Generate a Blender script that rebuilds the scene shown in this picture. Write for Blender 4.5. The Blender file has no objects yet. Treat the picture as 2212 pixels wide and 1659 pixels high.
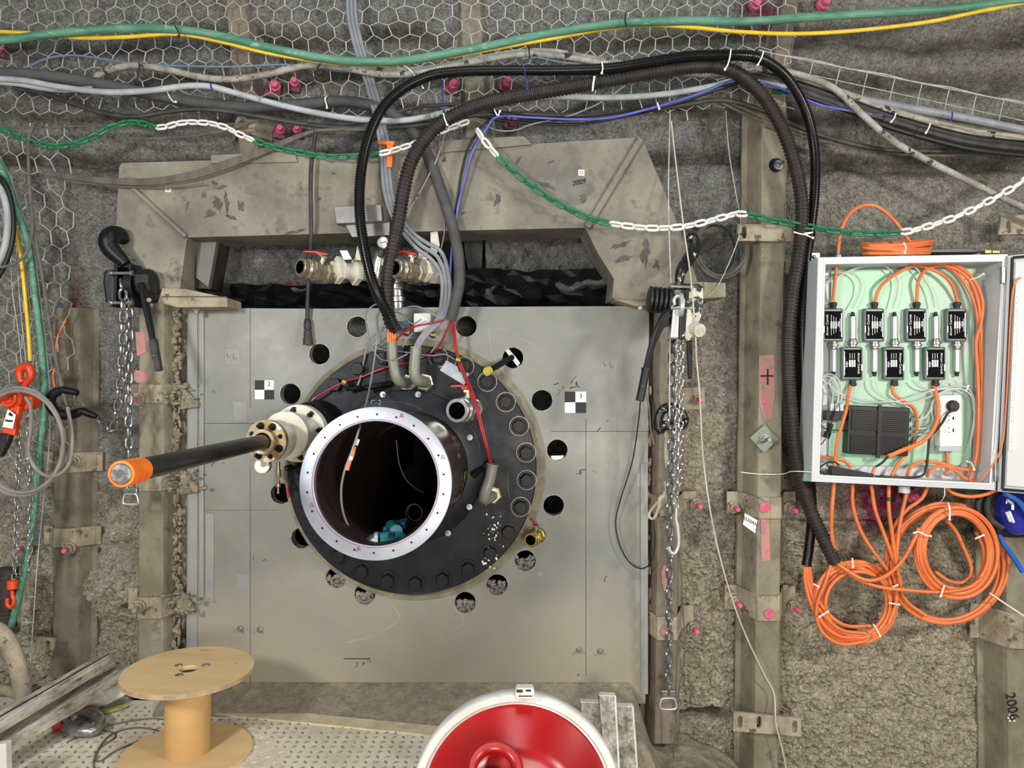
import bpy, math, random
import numpy as np
from mathutils import Vector, Matrix
random.seed(7)
# ---------------------------------------------------------------- camera, world, lights, exposure
sc = bpy.context.scene
C = sc.collection
D, F, CZ = 3.1, 1550.0, 1.55          # camera distance to the plate, focal length in px, camera height
cd = bpy.data.cameras.new('camera'); cam = bpy.data.objects.new('camera', cd); C.objects.link(cam)
cam.location = (0, -D, CZ); cam.rotation_euler = (math.pi/2, 0, 0)
cd.sensor_width = 36; cd.lens = 36*F/2212; cd.clip_start = 0.02
sc.camera = cam
w = bpy.data.worlds.new('world'); sc.world = w; w.use_nodes = True
w.node_tree.nodes['Background'].inputs[0].default_value = (0.80, 0.90, 1.0, 1)
w.node_tree.nodes['Background'].inputs[1].default_value = 0.15
sc.view_settings.view_transform = 'Standard'; sc.view_settings.look = 'None'
sc.view_settings.gamma = 1; sc.view_settings.use_curve_mapping = False
sc.view_settings.exposure = -0.05
def area(name, loc, tgt, size, power, col):
    l = bpy.data.lights.new(name, 'AREA'); l.energy = power; l.size = size; l.color = col
    o = bpy.data.objects.new(name, l); C.objects.link(o); o.location = loc
    d = Vector(tgt)-Vector(loc); o.rotation_euler = d.to_track_quat('-Z', 'Y').to_euler()
area('work_light_left', (-1.9, -3.3, 2.2), (-0.3, 0, 1.1), 0.4, 78, (1.0, 0.97, 0.91))
area('work_light_right', (3.0, -2.9, 2.3), (1.2, 0, 0.5), 0.4, 84, (1.0, 0.96, 0.88))
area('work_light_low', (0.6, -4.4, 1.0), (0.3, 0, 0.1), 1.0, 92, (1.0, 0.92, 0.80))
area('tunnel_light_overhead', (0, -1.9, 3.9), (0, -0.4, 0.6), 1.2, 26, (0.90, 0.96, 1.0))

# ---------------------------------------------------------------- helpers
def P(px, py, h=0.0):
    d = D-h
    return Vector(((px-1106)/F*d, -h, CZ-(py-829.5)/F*d))
def S(px, h=0.0): return px*(D-h)/F
def lin(c):
    if isinstance(c, str):
        c = [int(c[i:i+2], 16)/255 for i in (0, 2, 4)]
        c = [x/12.92 if x <= 0.04045 else ((x+0.055)/1.055)**2.4 for x in c]
    return (c[0], c[1], c[2], 1)
MATS = {}
def mat(name, c1, c2=None, rough=0.6, metal=0.0, ns=8.0, lo=0.4, hi=0.6, bs=0.0, bst=0.0, c3=None, s3=30.0, t3=0.66,
        attr=False, stretch=None, alpha=None, trans=0.0, bs2=0, bst2=0, rvar=0.0, spec=None, w3=0.05, zd=None):
    m = bpy.data.materials.new(name); m.use_nodes = True; nt = m.node_tree; N = nt.nodes; L = nt.links
    b = N['Principled BSDF']; b.inputs['Roughness'].default_value = rough; b.inputs['Metallic'].default_value = metal
    if spec is not None: b.inputs['Specular IOR Level'].default_value = spec
    if trans: b.inputs['Transmission Weight'].default_value = trans
    if alpha: b.inputs['Alpha'].default_value = alpha
    b.inputs['Base Color'].default_value = lin(c1)
    tc = N.new('ShaderNodeTexCoord'); src = tc.outputs['Object']
    if stretch:
        mp = N.new('ShaderNodeMapping'); mp.inputs['Scale'].default_value = stretch; L.new(src, mp.inputs[0]); src = mp.outputs[0]
    def noise(s, det=6, rg=0.62):
        n = N.new('ShaderNodeTexNoise'); n.inputs['Scale'].default_value = s; n.inputs['Detail'].default_value = det
        n.inputs['Roughness'].default_value = rg; L.new(src, n.inputs['Vector']); return n
    def mixc(fac, a, bb, mode='MIX'):
        x = N.new('ShaderNodeMix'); x.data_type = 'RGBA'; x.blend_type = mode
        if hasattr(fac, 'links'): L.new(fac, x.inputs[0])
        else: x.inputs[0].default_value = fac
        for i, v in ((6, a), (7, bb)):
            if hasattr(v, 'links'): L.new(v, x.inputs[i])
            else: x.inputs[i].default_value = v
        return x.outputs[2]
    def ramp(o, a, bb):
        r = N.new('ShaderNodeMapRange'); r.inputs[1].default_value = a; r.inputs[2].default_value = bb; L.new(o, r.inputs[0]); return r.outputs[0]
    col = None
    if c2: 
        n = noise(ns); col = mixc(ramp(n.outputs[0], lo, hi), lin(c1), lin(c2))
    if c3:
        n = noise(s3, 4, 0.7); col = mixc(ramp(n.outputs[0], t3, t3+w3), col or lin(c1), lin(c3))
    if zd:
        sx = N.new('ShaderNodeSeparateXYZ'); L.new(tc.outputs['Object'], sx.inputs[0]); n = noise(3, 6, .65)
        ad = N.new('ShaderNodeMath'); ad.operation = 'MULTIPLY_ADD'; L.new(n.outputs[0], ad.inputs[0]); ad.inputs[1].default_value = -zd[3]; L.new(sx.outputs[2], ad.inputs[2])
        col = mixc(ramp(ad.outputs[0], zd[1]-zd[3]*.5, zd[0]-zd[3]*.5), col or lin(c1), lin(zd[2]))
    if attr:
        a = N.new('ShaderNodeVertexColor'); a.layer_name = 'Col'
        n = noise(22, 8, 0.7); v = mixc(ramp(n.outputs[0], 0.3, 0.7), lin((0.62, 0.62, 0.62)), lin((1.32, 1.32, 1.32)))
        n = noise(95, 5, 0.7); v2 = mixc(ramp(n.outputs[0], 0.36, 0.62), lin((0.58, 0.58, 0.57)), lin((1.2, 1.2, 1.2))); v = mixc(1.0 if attr != 'soft' else 0.3, v, v2, 'MULTIPLY')
        col = mixc(1.0, a.outputs[0], v, 'MULTIPLY')
    if col: L.new(col, b.inputs['Base Color'])
    if rvar:
        n = noise(ns*1.7); r = N.new('ShaderNodeMapRange'); r.inputs[1].default_value = 0.3; r.inputs[2].default_value = 0.7
        r.inputs[3].default_value = rough-rvar; r.inputs[4].default_value = min(1, rough+rvar); L.new(n.outputs[0], r.inputs[0]); L.new(r.outputs[0], b.inputs['Roughness'])
    if bst:
        n = noise(bs, 8, 0.7); bp = N.new('ShaderNodeBump'); bp.inputs['Strength'].default_value = bst; bp.inputs['Distance'].default_value = 0.01 if not attr else 0.02
        L.new(n.outputs[0], bp.inputs['Height']); out = bp.outputs[0]
        if bst2:
            v = N.new('ShaderNodeTexVoronoi'); v.inputs['Scale'].default_value = bs2; v.feature = 'SMOOTH_F1'
            n2 = noise(bs2*0.6, 4); mx = N.new('ShaderNodeMix'); mx.data_type = 'VECTOR'; mx.inputs[0].default_value = 0.12
            L.new(src, mx.inputs[4]); L.new(n2.outputs[1], mx.inputs[5]); L.new(mx.outputs[1], v.inputs['Vector'])
            b2 = N.new('ShaderNodeBump'); b2.inputs['Strength'].default_value = bst2; b2.inputs['Distance'].default_value = 0.012
            L.new(v.outputs[0], b2.inputs['Height']); L.new(out, b2.inputs['Normal']); out = b2.outputs[0]
        L.new(out, b.inputs['Normal'])
    MATS[name] = m
    return m

concrete = mat('sprayed_concrete', '808080', attr=True, rough=0.95, bs=75, bst=1.0, bs2=50, bst2=0.8)
mud = mat('mud', 'a09378', attr='soft', rough=0.95, bs=60, bst=0.6, bs2=38, bst2=0.3)
plate_m = mat('grey_painted_plate', '777b78', '8a8b84', rough=0.5, ns=2.6, lo=0.35, hi=0.65, bs=25, bst=0.06, c3='86806f', s3=4, t3=0.52, w3=.25, rvar=0.15, zd=(-0.05, 0.6, '979080', 0.9))
beam_m = mat('dusty_steel', '6a675f', '938d7e', rough=0.75, ns=4.5, lo=0.36, hi=0.62, bs=45, bst=0.35, c3='474541', s3=9, t3=0.54, w3=.2)
rib_m = mat('dusty_rib_steel', '767060', '908a78', rough=0.8, ns=5, bs=45, bst=0.35, c3='57504a', s3=12, t3=0.55, w3=.2, stretch=(1, 1, 0.8))
rib_r = mat('rusty_rib_steel', '6b6156', '8d8474', rough=0.8, ns=5, bs=45, bst=0.4, c3='523c30', s3=10, t3=0.52, w3=.2, stretch=(1, 1, 0.7))
olive_m = mat('olive_dusty_steel', '8c8670', '9f987e', rough=0.8, ns=6, bs=40, bst=0.2, c3='6f6a56', s3=12, t3=0.6, stretch=(2, 2, 0.6))
clamp_m = mat('dusty_clamp_steel', '897f6e', 'a69c86', rough=0.8, ns=12, bs=60, bst=0.4, c3='625648', s3=18, t3=0.6)
crust_m = mat('mortar_crust', '8b8372', 'aba28d', rough=0.95, ns=20, bs=60, bst=1.0, c3='59544a', s3=40, t3=0.58)
pink_m = mat('pink_paint', 'd8658a', 'c24f75', rough=0.6, ns=25, c3='8f6a66', s3=50, t3=0.58)
pink2_m = mat('worn_pink_paint', 'c67a82', 'a88a7c', rough=0.7, ns=18, c3='8f8470', s3=30, t3=0.55)
magenta_m = mat('magenta_painted_steel', '8c3458', '5e3244', rough=0.6, ns=15, c3='55504c', s3=20, t3=0.48)
dark_fl = mat('black_painted_flange', '0e1017', '1a1f2b', rough=0.42, ns=4, lo=0.42, hi=0.62, bs=30, bst=0.06, c3='2e333e', s3=10, t3=0.6, w3=.15, rvar=0.12, spec=0.25)
black_m = mat('black_steel', '0a0b0d', '141518', rough=0.45, ns=9, spec=.3)
barrel_m = mat('brown_pipe_steel', '150f0c', '241812', rough=0.33, ns=4, bs=20, bst=0.1, c3='6b4f2a', s3=5, t3=0.66, stretch=(1, 1, 2))
bore_m = mat('rust_red_bore', '2a1512', '1c0e0c', rough=0.65, ns=5, bs=20, bst=0.1)
alu_m = mat('machined_aluminium', 'b4b7c4', 'a2abba', rough=0.36, metal=0.45, ns=5, bs=80, bst=0.03)
zinc_m = mat('zinc_steel', 'b0b2b0', '8d908e', rough=0.32, metal=0.85, ns=30)
chrome_m = mat('bright_chrome', 'd8dad8', 'b8bab8', rough=0.2, metal=0.9, ns=20)
brass_m = mat('brass', 'b59a5a', '8c7a4a', rough=0.35, metal=0.8, ns=30)
nickel_m = mat('nickel_brass', 'beb6a0', '9a927c', rough=0.3, metal=0.75, ns=25)
white_fl = mat('cream_painted_flange', 'e4e1d2', 'cbc7b5', rough=0.5, ns=10, c3='9a8f70', s3=14, t3=0.66)
rusty_fl = mat('yellowed_flange', 'b5a588', '8d7347', rough=0.5, metal=0.3, ns=12, c3='c8c4bc', s3=16, t3=0.55)
hoseA = mat('black_corrugated', '0c0c0d', '141415', rough=0.28, ns=20)
hoseB = mat('brown_black_corrugated', '231d1c', '332b29', rough=0.5, ns=20)
hoseC = mat('grey_corrugated', '4f5052', '5d5e5e', rough=0.65, ns=10)
grey_cab = mat('grey_cable', '8f929a', '7d8087', rough=0.5, ns=10)
lgrey_cab = mat('pale_grey_cable', 'b3b7bd', '989c9f', rough=0.55, ns=9, c3='7d7a70', s3=14, t3=0.62)
dirty_cab = mat('dirty_white_cable', 'a9a79d', '84817a', rough=0.7, ns=16, c3='2e2d2b', s3=22, t3=0.58)
dgrey_cab = mat('dusty_black_cable', '2c2b2a', '45423f', rough=0.6, ns=14)
mud_cab = mat('dusty_brown_cable', '6b655c', '57524b', rough=0.7, ns=20)
black_cab = mat('black_rubber', '121213', '1c1c1c', rough=0.5, ns=10)
blue_cab = mat('violet_blue_cable', '5b66c8', '4a55b0', rough=0.45, ns=10)
lblue_cab = mat('dusty_blue_cable', '5d7a9c', '6f8299', rough=0.5, ns=12)
blue2_m = mat('blue_rubber_hose', '2d66c4', '2557ad', rough=0.4, ns=10)
orange_m = mat('orange_cable', 'e07c45', 'd06c38', rough=0.5, ns=8)
orange2_m = mat('orange_tape', 'f57a1e', 'e0650f', rough=0.6, ns=12, bs=30, bst=0.1)
red_pl = mat('red_plastic', 'c4241f', 'a81b1a', rough=0.4, ns=10)
redcab = mat('red_tube', 'b02028', '951a22', rough=0.35, ns=10)
green_m = mat('green_hose', '437a62', '62917b', rough=0.55, ns=14, c3='8aa899', s3=24, t3=0.62, stretch=(0.5, 2, 2))
yellow_m = mat('yellow_cable', 'f2c82a', 'dcb225', rough=0.5, ns=14, c3='b5a468', s3=20, t3=0.66)
greenpl = mat('green_plastic', '1e6e48', '277b53', rough=0.45, ns=30)
whitepl = mat('white_plastic', 'eeeeea', 'dcdcd6', rough=0.45, ns=30)
wire_m = mat('galvanised_wire', 'bfc0ba', 'a3a49e', rough=0.5, metal=0.15, ns=20)
cabw_m = mat('light_grey_enclosure', 'c9cdd2', 'bdc2c6', rough=0.4, ns=2)
cabi_m = mat('enclosure_backplate', '9fcfae', 'a9b8ae', rough=0.45, ns=1.6, lo=0.38, hi=0.62)
label_m = mat('black_label', '0c0c0e', rough=0.8, spec=0.1)
ink_m = mat('marker_ink', '17171a', rough=0.6)
wprint_m = mat('white_print', 'f2f2f2', rough=0.5)
lilac_m = mat('lilac_print', '8f90b5', rough=0.5)
clear_m = mat('clear_smoked_plastic', '7f8988', '6b7573', rough=0.35, ns=6, trans=0.35)
alu2_m = mat('satin_aluminium', 'c9cbcb', 'b4b6b6', rough=0.35, metal=0.5, ns=12)
fin_m = mat('black_anodised', '0e0e0f', '17171a', rough=0.4, ns=10)
wood_m = mat('plywood', 'dcc091', 'cfb07e', rough=0.6, ns=3, lo=0.35, hi=0.65, c3='8f7452', s3=4.5, t3=0.68, stretch=(1, 4, 1))
core_m = mat('cardboard_core', 'c29c66', 'b8925e', rough=0.7, ns=4)
ply_edge = mat('plywood_edge', 'b39a78', '97826a', rough=0.7, ns=20)
redp_m = mat("red_enamel", "9c0d12", "8d0b10", rough=0.32, ns=3, c3='8d2023', s3=26, t3=0.70)
rimw_m = mat('worn_white_paint', 'd3d2d0', 'bdbcb8', rough=0.5, ns=9, c3='4a4846', s3=22, t3=0.68)
deck_m = mat('dusty_tread_plate', 'ddd6c6', 'cbc2ae', rough=0.6, ns=6, bs=60, bst=0.25, c3='e6dfd0', s3=7, t3=0.5, w3=.2)
plank_m = mat('weathered_white_plank', 'c9c4b8', '918a7c', rough=0.8, ns=9, c3='4c4741', s3=14, t3=0.52, w3=.2, bs=40, bst=0.4, stretch=(3, 0.6, 3))
plank2_m = mat('weathered_board', 'b8b2a6', '857d70', rough=0.8, ns=9, c3='4c4741', s3=16, t3=0.48, w3=.25, bs=40, bst=0.4, stretch=(3, 3, 0.6))
orange_h = mat('orange_red_enamel', 'dd4a22', 'c53c1a', rough=0.35, ns=8)
teal_m = mat('teal_tool_plastic', '1d6f80', '16606d', rough=0.45, ns=20)
yel2_m = mat('yellow_cap', 'cfc04e', 'bcae44', rough=0.5, ns=20)
strap_m = mat('yellow_green_strap', 'a9ad5d', '8b8c58', rough=0.8, ns=25)
pvc_m = mat('grey_pvc_pipe', '87887c', '75766b', rough=0.4, ns=9)
tan_m = mat('sealant', '8c8670', '746f5e', rough=0.8, ns=16, bs=40, bst=0.5)
tape_m = mat('blue_white_tape', '9aa3b5', 'b5bcc9', rough=0.5, ns=14)
splash_m = mat('black_steel_with_white_splashes', '121214', '1c1c1e', rough=0.35, ns=9, c3='d8d4cc', s3=30, t3=0.60)
splash2_m = mat('black_steel_mostly_white_splashed', '1a1a1b', '262626', rough=0.4, ns=9, c3='cdc9be', s3=22, t3=0.47)
rock_m = mat('broken_rock', '98958f', '7d7a76', rough=0.95, ns=12, bs=60, bst=0.7)
gun_m = mat('dark_chain_steel', '6d6f70', '97999a', rough=0.35, metal=0.8, ns=40)
film_m = mat('dark_plastic_sheet', '14181a', '1d2426', rough=0.55, ns=5, bs=12, bst=0.5)
blueglass_m = mat('dark_blue_glossy_visor', '1c2476', '2a36a0', rough=0.08, ns=5)
glass_m = mat('clear_visor', 'd0d8e8', rough=0.05, trans=0.9)
paper_m = mat('paper', 'f0efec', rough=0.7)
violet_ink = mat('violet_marker', '9c2460', rough=0.6)

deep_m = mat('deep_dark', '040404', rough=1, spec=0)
W = {}                                   # world origin of every object
def thing(name, label, cat, loc, group=None):
    o = bpy.data.objects.new(name, None); C.objects.link(o); o.location = loc; o.empty_display_size = 0.05
    o['label'] = label; o['category'] = cat
    if group: o['group'] = group
    W[o.name] = Vector(loc); return o
def tag(o, label=None, cat=None, group=None, kind=None):
    for k, v in (('label', label), ('category', cat), ('group', group), ('kind', kind)):
        if v: o[k] = v
    return o
def resample(pts, step, closed=False):
    p = np.array([tuple(q) for q in pts], float)
    n = len(p)
    if n == 2:
        L = np.linalg.norm(p[1]-p[0]); k = max(1, int(round(L/step))); t = np.linspace(0, 1, k+1)[:, None]; return p[0]*(1-t)+p[1]*t
    if closed: q = np.vstack([p[-1], p, p[0], p[1]])
    else: q = np.vstack([2*p[0]-p[1], p, 2*p[-1]-p[-2]])
    out = []
    for i in range(1, len(q)-2):
        a, b, c, d = q[i-1], q[i], q[i+1], q[i+2]; t = np.linspace(0, 1, 17)[:-1, None]
        out.append(0.5*((2*b)+(-a+c)*t+(2*a-5*b+4*c-d)*t**2+(-a+3*b-3*c+d)*t**3))
    s = np.vstack(out+[q[-2][None, :]])
    dl = np.linalg.norm(np.diff(s, axis=0), axis=1); cu = np.concatenate([[0], np.cumsum(dl)])
    k = max(2, int(round(cu[-1]/step))); tt = np.linspace(0, cu[-1], k+1)
    r = np.stack([np.interp(tt, cu, s[:, j]) for j in range(3)], 1)
    return r[:-1] if closed else r
class MB:
    def __init__(s): s.v = []; s.f = []; s.mi = []; s.sm = []; s.n = 0
    def add(s, v, f, mi=0, smooth=False):
        v = np.array([tuple(q) for q in v], float) if not isinstance(v, np.ndarray) else v
        n0 = s.n; s.v.append(v); s.n += len(v)
        for q in f: s.f.append([i+n0 for i in q])
        s.mi += [mi]*len(f); s.sm += [smooth]*len(f); return s
    def box(s, a, b, mi=0):
        x0, y0, z0 = a; x1, y1, z1 = b
        return s.add([(x0, y0, z0), (x1, y0, z0), (x1, y1, z0), (x0, y1, z0), (x0, y0, z1), (x1, y0, z1), (x1, y1, z1), (x0, y1, z1)],
              [(0, 3, 2, 1), (4, 5, 6, 7), (0, 1, 5, 4), (1, 2, 6, 5), (2, 3, 7, 6), (3, 0, 4, 7)], mi)
    def pbox(s, x0, y0, x1, y1, h0, h1, mi=0, ang=0.0):
        "box whose front face is seen at pixels x0..x1, y0..y1, between wall distances h0 and h1"
        c = P((x0+x1)/2, (y0+y1)/2, h1); hw = S(abs(x1-x0)/2, h1); hh = S(abs(y1-y0)/2, h1)
        R = Matrix.Rotation(math.radians(ang), 3, 'Y'); v = []
        for yy in (-h1, -h0):
            for sx, sz in ((-1, -1), (1, -1), (1, 1), (-1, 1)):
                q = R @ Vector((sx*hw, 0, sz*hh)); v.append((c.x+q.x, yy, c.z+q.z))
        return s.add(v, [(0, 1, 2, 3), (7, 6, 5, 4), (0, 4, 5, 1), (1, 5, 6, 2), (2, 6, 7, 3), (3, 7, 4, 0)], mi)
    def lathe(s, c, ax, prof, n=32, mi=0, smooth=True, closed=False, up=None, poly_off=0, caps=True):
        c = Vector(c); z = Vector(ax).normalized(); x = z.orthogonal().normalized() if up is None else (Vector(up)-Vector(up).dot(z)*z).normalized()
        y = z.cross(x); k = len(prof); v = []
        for r, t in prof:
            for j in range(n):
                a = 2*math.pi*(j+poly_off)/n; v.append(c+z*t+(x*math.cos(a)+y*math.sin(a))*r)
        f = []
        for i in range(k if closed else k-1):
            i2 = (i+1) % k
            for j in range(n): f.append((i*n+j, i*n+(j+1) % n, i2*n+(j+1) % n, i2*n+j))
        if not closed and caps:
            if prof[0][0] > 1e-6: f.append(tuple(range(n-1, -1, -1)))
            if prof[-1][0] > 1e-6: f.append(tuple((k-1)*n+j for j in range(n)))
        return s.add(v, f, mi, smooth)
    def cyl(s, a, b, r, r1=None, n=20, mi=0, smooth=True):
        a, b = Vector(a), Vector(b); return s.lathe(a, b-a, [(r, 0), (r if r1 is None else r1, (b-a).length)], n, mi, smooth)
    def ring(s, c, ax, ro, ri, t, n=48, mi=0):
        return s.lathe(c, ax, [(ro, 0), (ro, t), (ri, t), (ri, 0)], n, mi, True, True)
    def ball(s, c, r, n=12, mi=0, sc3=(1, 1, 1)):
        v = []; m = n//2
        for i in range(m+1):
            th = math.pi*i/m
            for j in range(n):
                a = 2*math.pi*j/n
                v.append((c[0]+r*sc3[0]*math.sin(th)*math.cos(a), c[1]+r*sc3[1]*math.sin(th)*math.sin(a), c[2]+r*sc3[2]*math.cos(th)))
        f = [(i*n+j, (i+1)*n+j, (i+1)*n+(j+1) % n, i*n+(j+1) % n) for i in range(m) for j in range(n)]
        return s.add(v, f, mi, True)
    def tube(s, pts, r, n=10, step=0.012, mi=0, closed=False, rf=None, flat=1.0):
        p = resample(pts, step, closed); k = len(p)
        if closed: t = np.roll(p, -1, 0)-np.roll(p, 1, 0)
        else: t = np.gradient(p, axis=0)
        t /= np.linalg.norm(t, axis=1)[:, None]+1e-12
        nr = np.zeros_like(p); a = np.array([0, 1.0, 0]) if abs(t[0][1]) < 0.9 else np.array([1.0, 0, 0])
        cur = a-t[0]*a.dot(t[0]); cur /= np.linalg.norm(cur)
        for i in range(k):
            cur = cur-t[i]*cur.dot(t[i]); cur /= np.linalg.norm(cur)+1e-12; nr[i] = cur
        bn = np.cross(t, nr); an = np.arange(n)*2*math.pi/n
        rr = np.full(k, r) if rf is None else np.array([rf(i, k) for i in range(k)])*r
        ring = (nr[:, None, :]*np.cos(an)[None, :, None]*flat+bn[:, None, :]*np.sin(an)[None, :, None])*rr[:, None, None]
        v = (p[:, None, :]+ring).reshape(-1, 3); f = []
        for i in range(k if closed else k-1):
            i2 = (i+1) % k
            for j in range(n): f.append((i*n+j, i*n+(j+1) % n, i2*n+(j+1) % n, i2*n+j))
        if not closed: f.append(tuple(range(n-1, -1, -1))); f.append(tuple((k-1)*n+j for j in range(n)))
        return s.add(v, f, mi, True)
    def prism(s, loop, vec, mi=0, smooth=False):
        n = len(loop); vec = Vector(vec); v = [Vector(q) for q in loop]; v += [q+vec for q in v]
        return s.add(v, [tuple(range(n)), tuple(range(2*n-1, n-1, -1))]+[(i, i+n, (i+1) % n+n, (i+1) % n) for i in range(n)], mi, smooth)
    def build(s, name, m, parent=None, bevel=0, mods=None, recalc=True):
        v = np.vstack(s.v)
        if parent is not None: o0 = W[parent.name]
        else:
            o0 = Vector(((v[:, 0].min()+v[:, 0].max())/2, (v[:, 1].min()+v[:, 1].max())/2, v[:, 2].min()))
        me = bpy.data.meshes.new(name); me.from_pydata((v-np.array(o0)).tolist(), [], s.f)
        ms = m if isinstance(m, (list, tuple)) else [m]
        for x in ms: me.materials.append(x)
        me.polygons.foreach_set('material_index', s.mi); me.polygons.foreach_set('use_smooth', s.sm)
        if recalc:
            import bmesh
            b = bmesh.new(); b.from_mesh(me); bmesh.ops.recalc_face_normals(b, faces=b.faces); b.to_mesh(me); b.free()
        me.update()
        if any(s.sm): me.set_sharp_from_angle(angle=0.72); me.polygons.foreach_set('use_smooth', s.sm)
        o = bpy.data.objects.new(name, me); C.objects.link(o)
        if parent is None: o.location = o0
        else: o.parent = parent
        W[o.name] = Vector(o0)
        if bevel:
            md = o.modifiers.new('bevel', 'BEVEL'); md.width = bevel; md.segments = 2; md.limit_method = 'ANGLE'; md.angle_limit = 0.9
        return o
def inst(me, name, parent, mw):
    o = bpy.data.objects.new(name, me); C.objects.link(o); o.parent = parent
    o.matrix_basis = Matrix.Translation(-W[parent.name]) @ mw; W[o.name] = mw.translation.copy(); return o
def local_mesh(mb, name, m):
    v = np.vstack(mb.v); me = bpy.data.meshes.new(name); me.from_pydata(v.tolist(), [], mb.f)
    for x in (m if isinstance(m, (list, tuple)) else [m]): me.materials.append(x)
    me.polygons.foreach_set('material_index', mb.mi); me.polygons.foreach_set('use_smooth', mb.sm); me.update()
    if any(mb.sm): me.set_sharp_from_angle(angle=0.72); me.polygons.foreach_set('use_smooth', mb.sm)
    return me
def frame(loc, z, x=None):
    z = Vector(z).normalized(); x = Vector(x) if x is not None else z.orthogonal(); x = (x-x.dot(z)*z).normalized(); y = z.cross(x)
    return Matrix(((x.x, y.x, z.x, loc[0]), (x.y, y.y, z.y, loc[1]), (x.z, y.z, z.z, loc[2]), (0, 0, 0, 1)))
def slab(name, loops, h, t, m, parent=None, bevel=0.0):
    "flat plate traced at wall distance h (front face), thickness t going back; first loop outer, others holes"
    cu = bpy.data.curves.new('c', 'CURVE'); cu.dimensions = '2D'; cu.fill_mode = 'BOTH'; cu.extrude = t/2
    for lp in loops:
        sp = cu.splines.new('POLY'); sp.points.add(len(lp)-1); sp.use_cyclic_u = True
        for i, (a, b) in enumerate(lp):
            q = P(a, b, h); sp.points[i].co = (q.x, q.z, 0, 1)
    ob = bpy.data.objects.new('c', cu); me0 = bpy.data.meshes.new_from_object(ob)
    v = [(q.co.x, -h+t/2-q.co.z, q.co.y) for q in me0.vertices]; f = [tuple(p.vertices) for p in me0.polygons]
    bpy.data.objects.remove(ob); bpy.data.curves.remove(cu); bpy.data.meshes.remove(me0)
    import bmesh
    mb = MB(); mb.add(v, f)
    o = mb.build(name, m, parent)
    b = bmesh.new(); b.from_mesh(o.data); bmesh.ops.remove_doubles(b, verts=b.verts, dist=1e-5); bmesh.ops.recalc_face_normals(b, faces=b.faces); b.to_mesh(o.data); b.free()
    if bevel:
        md = o.modifiers.new('bevel', 'BEVEL'); md.width = bevel; md.segments = 2; md.limit_method = 'ANGLE'; md.angle_limit = 0.9
    return o
def circ(cx, cy, r, n=32, ry=None): return [(cx+r*math.cos(2*math.pi*i/n), cy+(ry or r)*math.sin(2*math.pi*i/n)) for i in range(n)]
TXT = {}
def text(s, size, m, parent, loc, rot=0.0, name='lettering', up=None, shear=0.0):
    "flat lettering facing the camera side, rot in degrees clockwise as seen"
    key = (s, m.name, shear)
    if key not in TXT:
        cu = bpy.data.curves.new('t', 'FONT'); cu.body = s; cu.align_x = 'CENTER'; cu.align_y = 'CENTER'; cu.extrude = 0.01; cu.shear = shear
        ob = bpy.data.objects.new('t', cu); me = bpy.data.meshes.new_from_object(ob); me.name = name
        me.materials.clear(); me.materials.append(m); bpy.data.objects.remove(ob); TXT[key] = me
    M = Matrix.Translation(loc) @ Matrix.Rotation(math.radians(rot), 4, 'Y') @ Matrix.Rotation(math.pi/2, 4, 'X') @ Matrix.Scale(size, 4)
    return inst(TXT[key], name, parent, M)
def pts(lst, h=None):
    return [P(q[0], q[1], q[2] if len(q) > 2 else h) for q in lst]
def cable(name, label, cat, path, r_px, m, h=0.05, n=8, step=0.018, group=None, corr=None, extra=None):
    p = pts(path, h); hh = -p[0].y; r = S(r_px, hh); mb = MB()
    if corr:
        mb.tube(p, r, 14, corr/4, rf=lambda i, k: 1.0 if (i % 4) < 2 else 0.86)
    else: mb.tube(p, r, n, step)
    if extra:
        for e in extra: mb.tube(pts(e, h), r, n, step)
    return tag(mb.build(name, m), label, cat, group)
LINKS = {}
def link_mesh(L, wd, r, m, name='link'):
    k = (round(L, 4), round(wd, 4), m.name)
    if k not in LINKS:
        a = wd/2-r; s_ = L/2-wd/2; q = []
        for i in range(7): t = -math.pi/2+math.pi*i/6; q.append((s_+a*math.cos(t), a*math.sin(t), 0))
        for i in range(7): t = math.pi/2+math.pi*i/6; q.append((-s_+a*math.cos(t), a*math.sin(t), 0))
        mb = MB(); mb.tube(q, r, 7, L/7, closed=True); LINKS[k] = local_mesh(mb, name, m)
    return LINKS[k]
def chain(root, path, L, wd, r, mfun, h=0.1, roll0=0.4, label=None):
    p = resample(pts(path, h), L-2.3*r); n = 0
    for i in range(len(p)-1):
        m, lb = mfun(i/(len(p)-1)); a, b = Vector(p[i]), Vector(p[i+1]); t = (b-a).normalized()
        up = Vector((0, 1, 0)) if abs(t.y) < 0.9 else Vector((1, 0, 0))
        y = (up-up.dot(t)*t).normalized(); ang = roll0+(math.pi/2 if i % 2 else 0); z = t.cross(y)
        zz = z*math.cos(ang)+y*math.sin(ang)
        o = inst(link_mesh(L, wd, r, m), 'link', root, frame((a+b)/2, zz, t)); n += 1
        if lb: o['label'] = lb
    return n
def bolt_mesh(name, r, head, m, stub=0.0, washer=True, ms=None):
    mb = MB()
    if washer: mb.lathe((0, 0, 0), (0, 0, 1), [(r*1.35, 0), (r*1.35, r*0.18), (r*0.9, r*0.18)], 20)
    mb.lathe((0, 0, 0), (0, 0, 1), [(r, 0), (r, head*0.88), (r*0.9, head)], 6, smooth=False)
    if stub: mb.lathe((0, 0, head), (0, 0, 1), [(r*0.55, 0), (r*0.55, stub*0.9), (r*0.48, stub)], 12, mi=1 if ms else 0)
    return local_mesh(mb, name, [m, ms] if ms else m)
def sst(a, b, x):
    t = np.clip((x-a)/(b-a), 0, 1); return t*t*(3-2*t)
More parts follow.
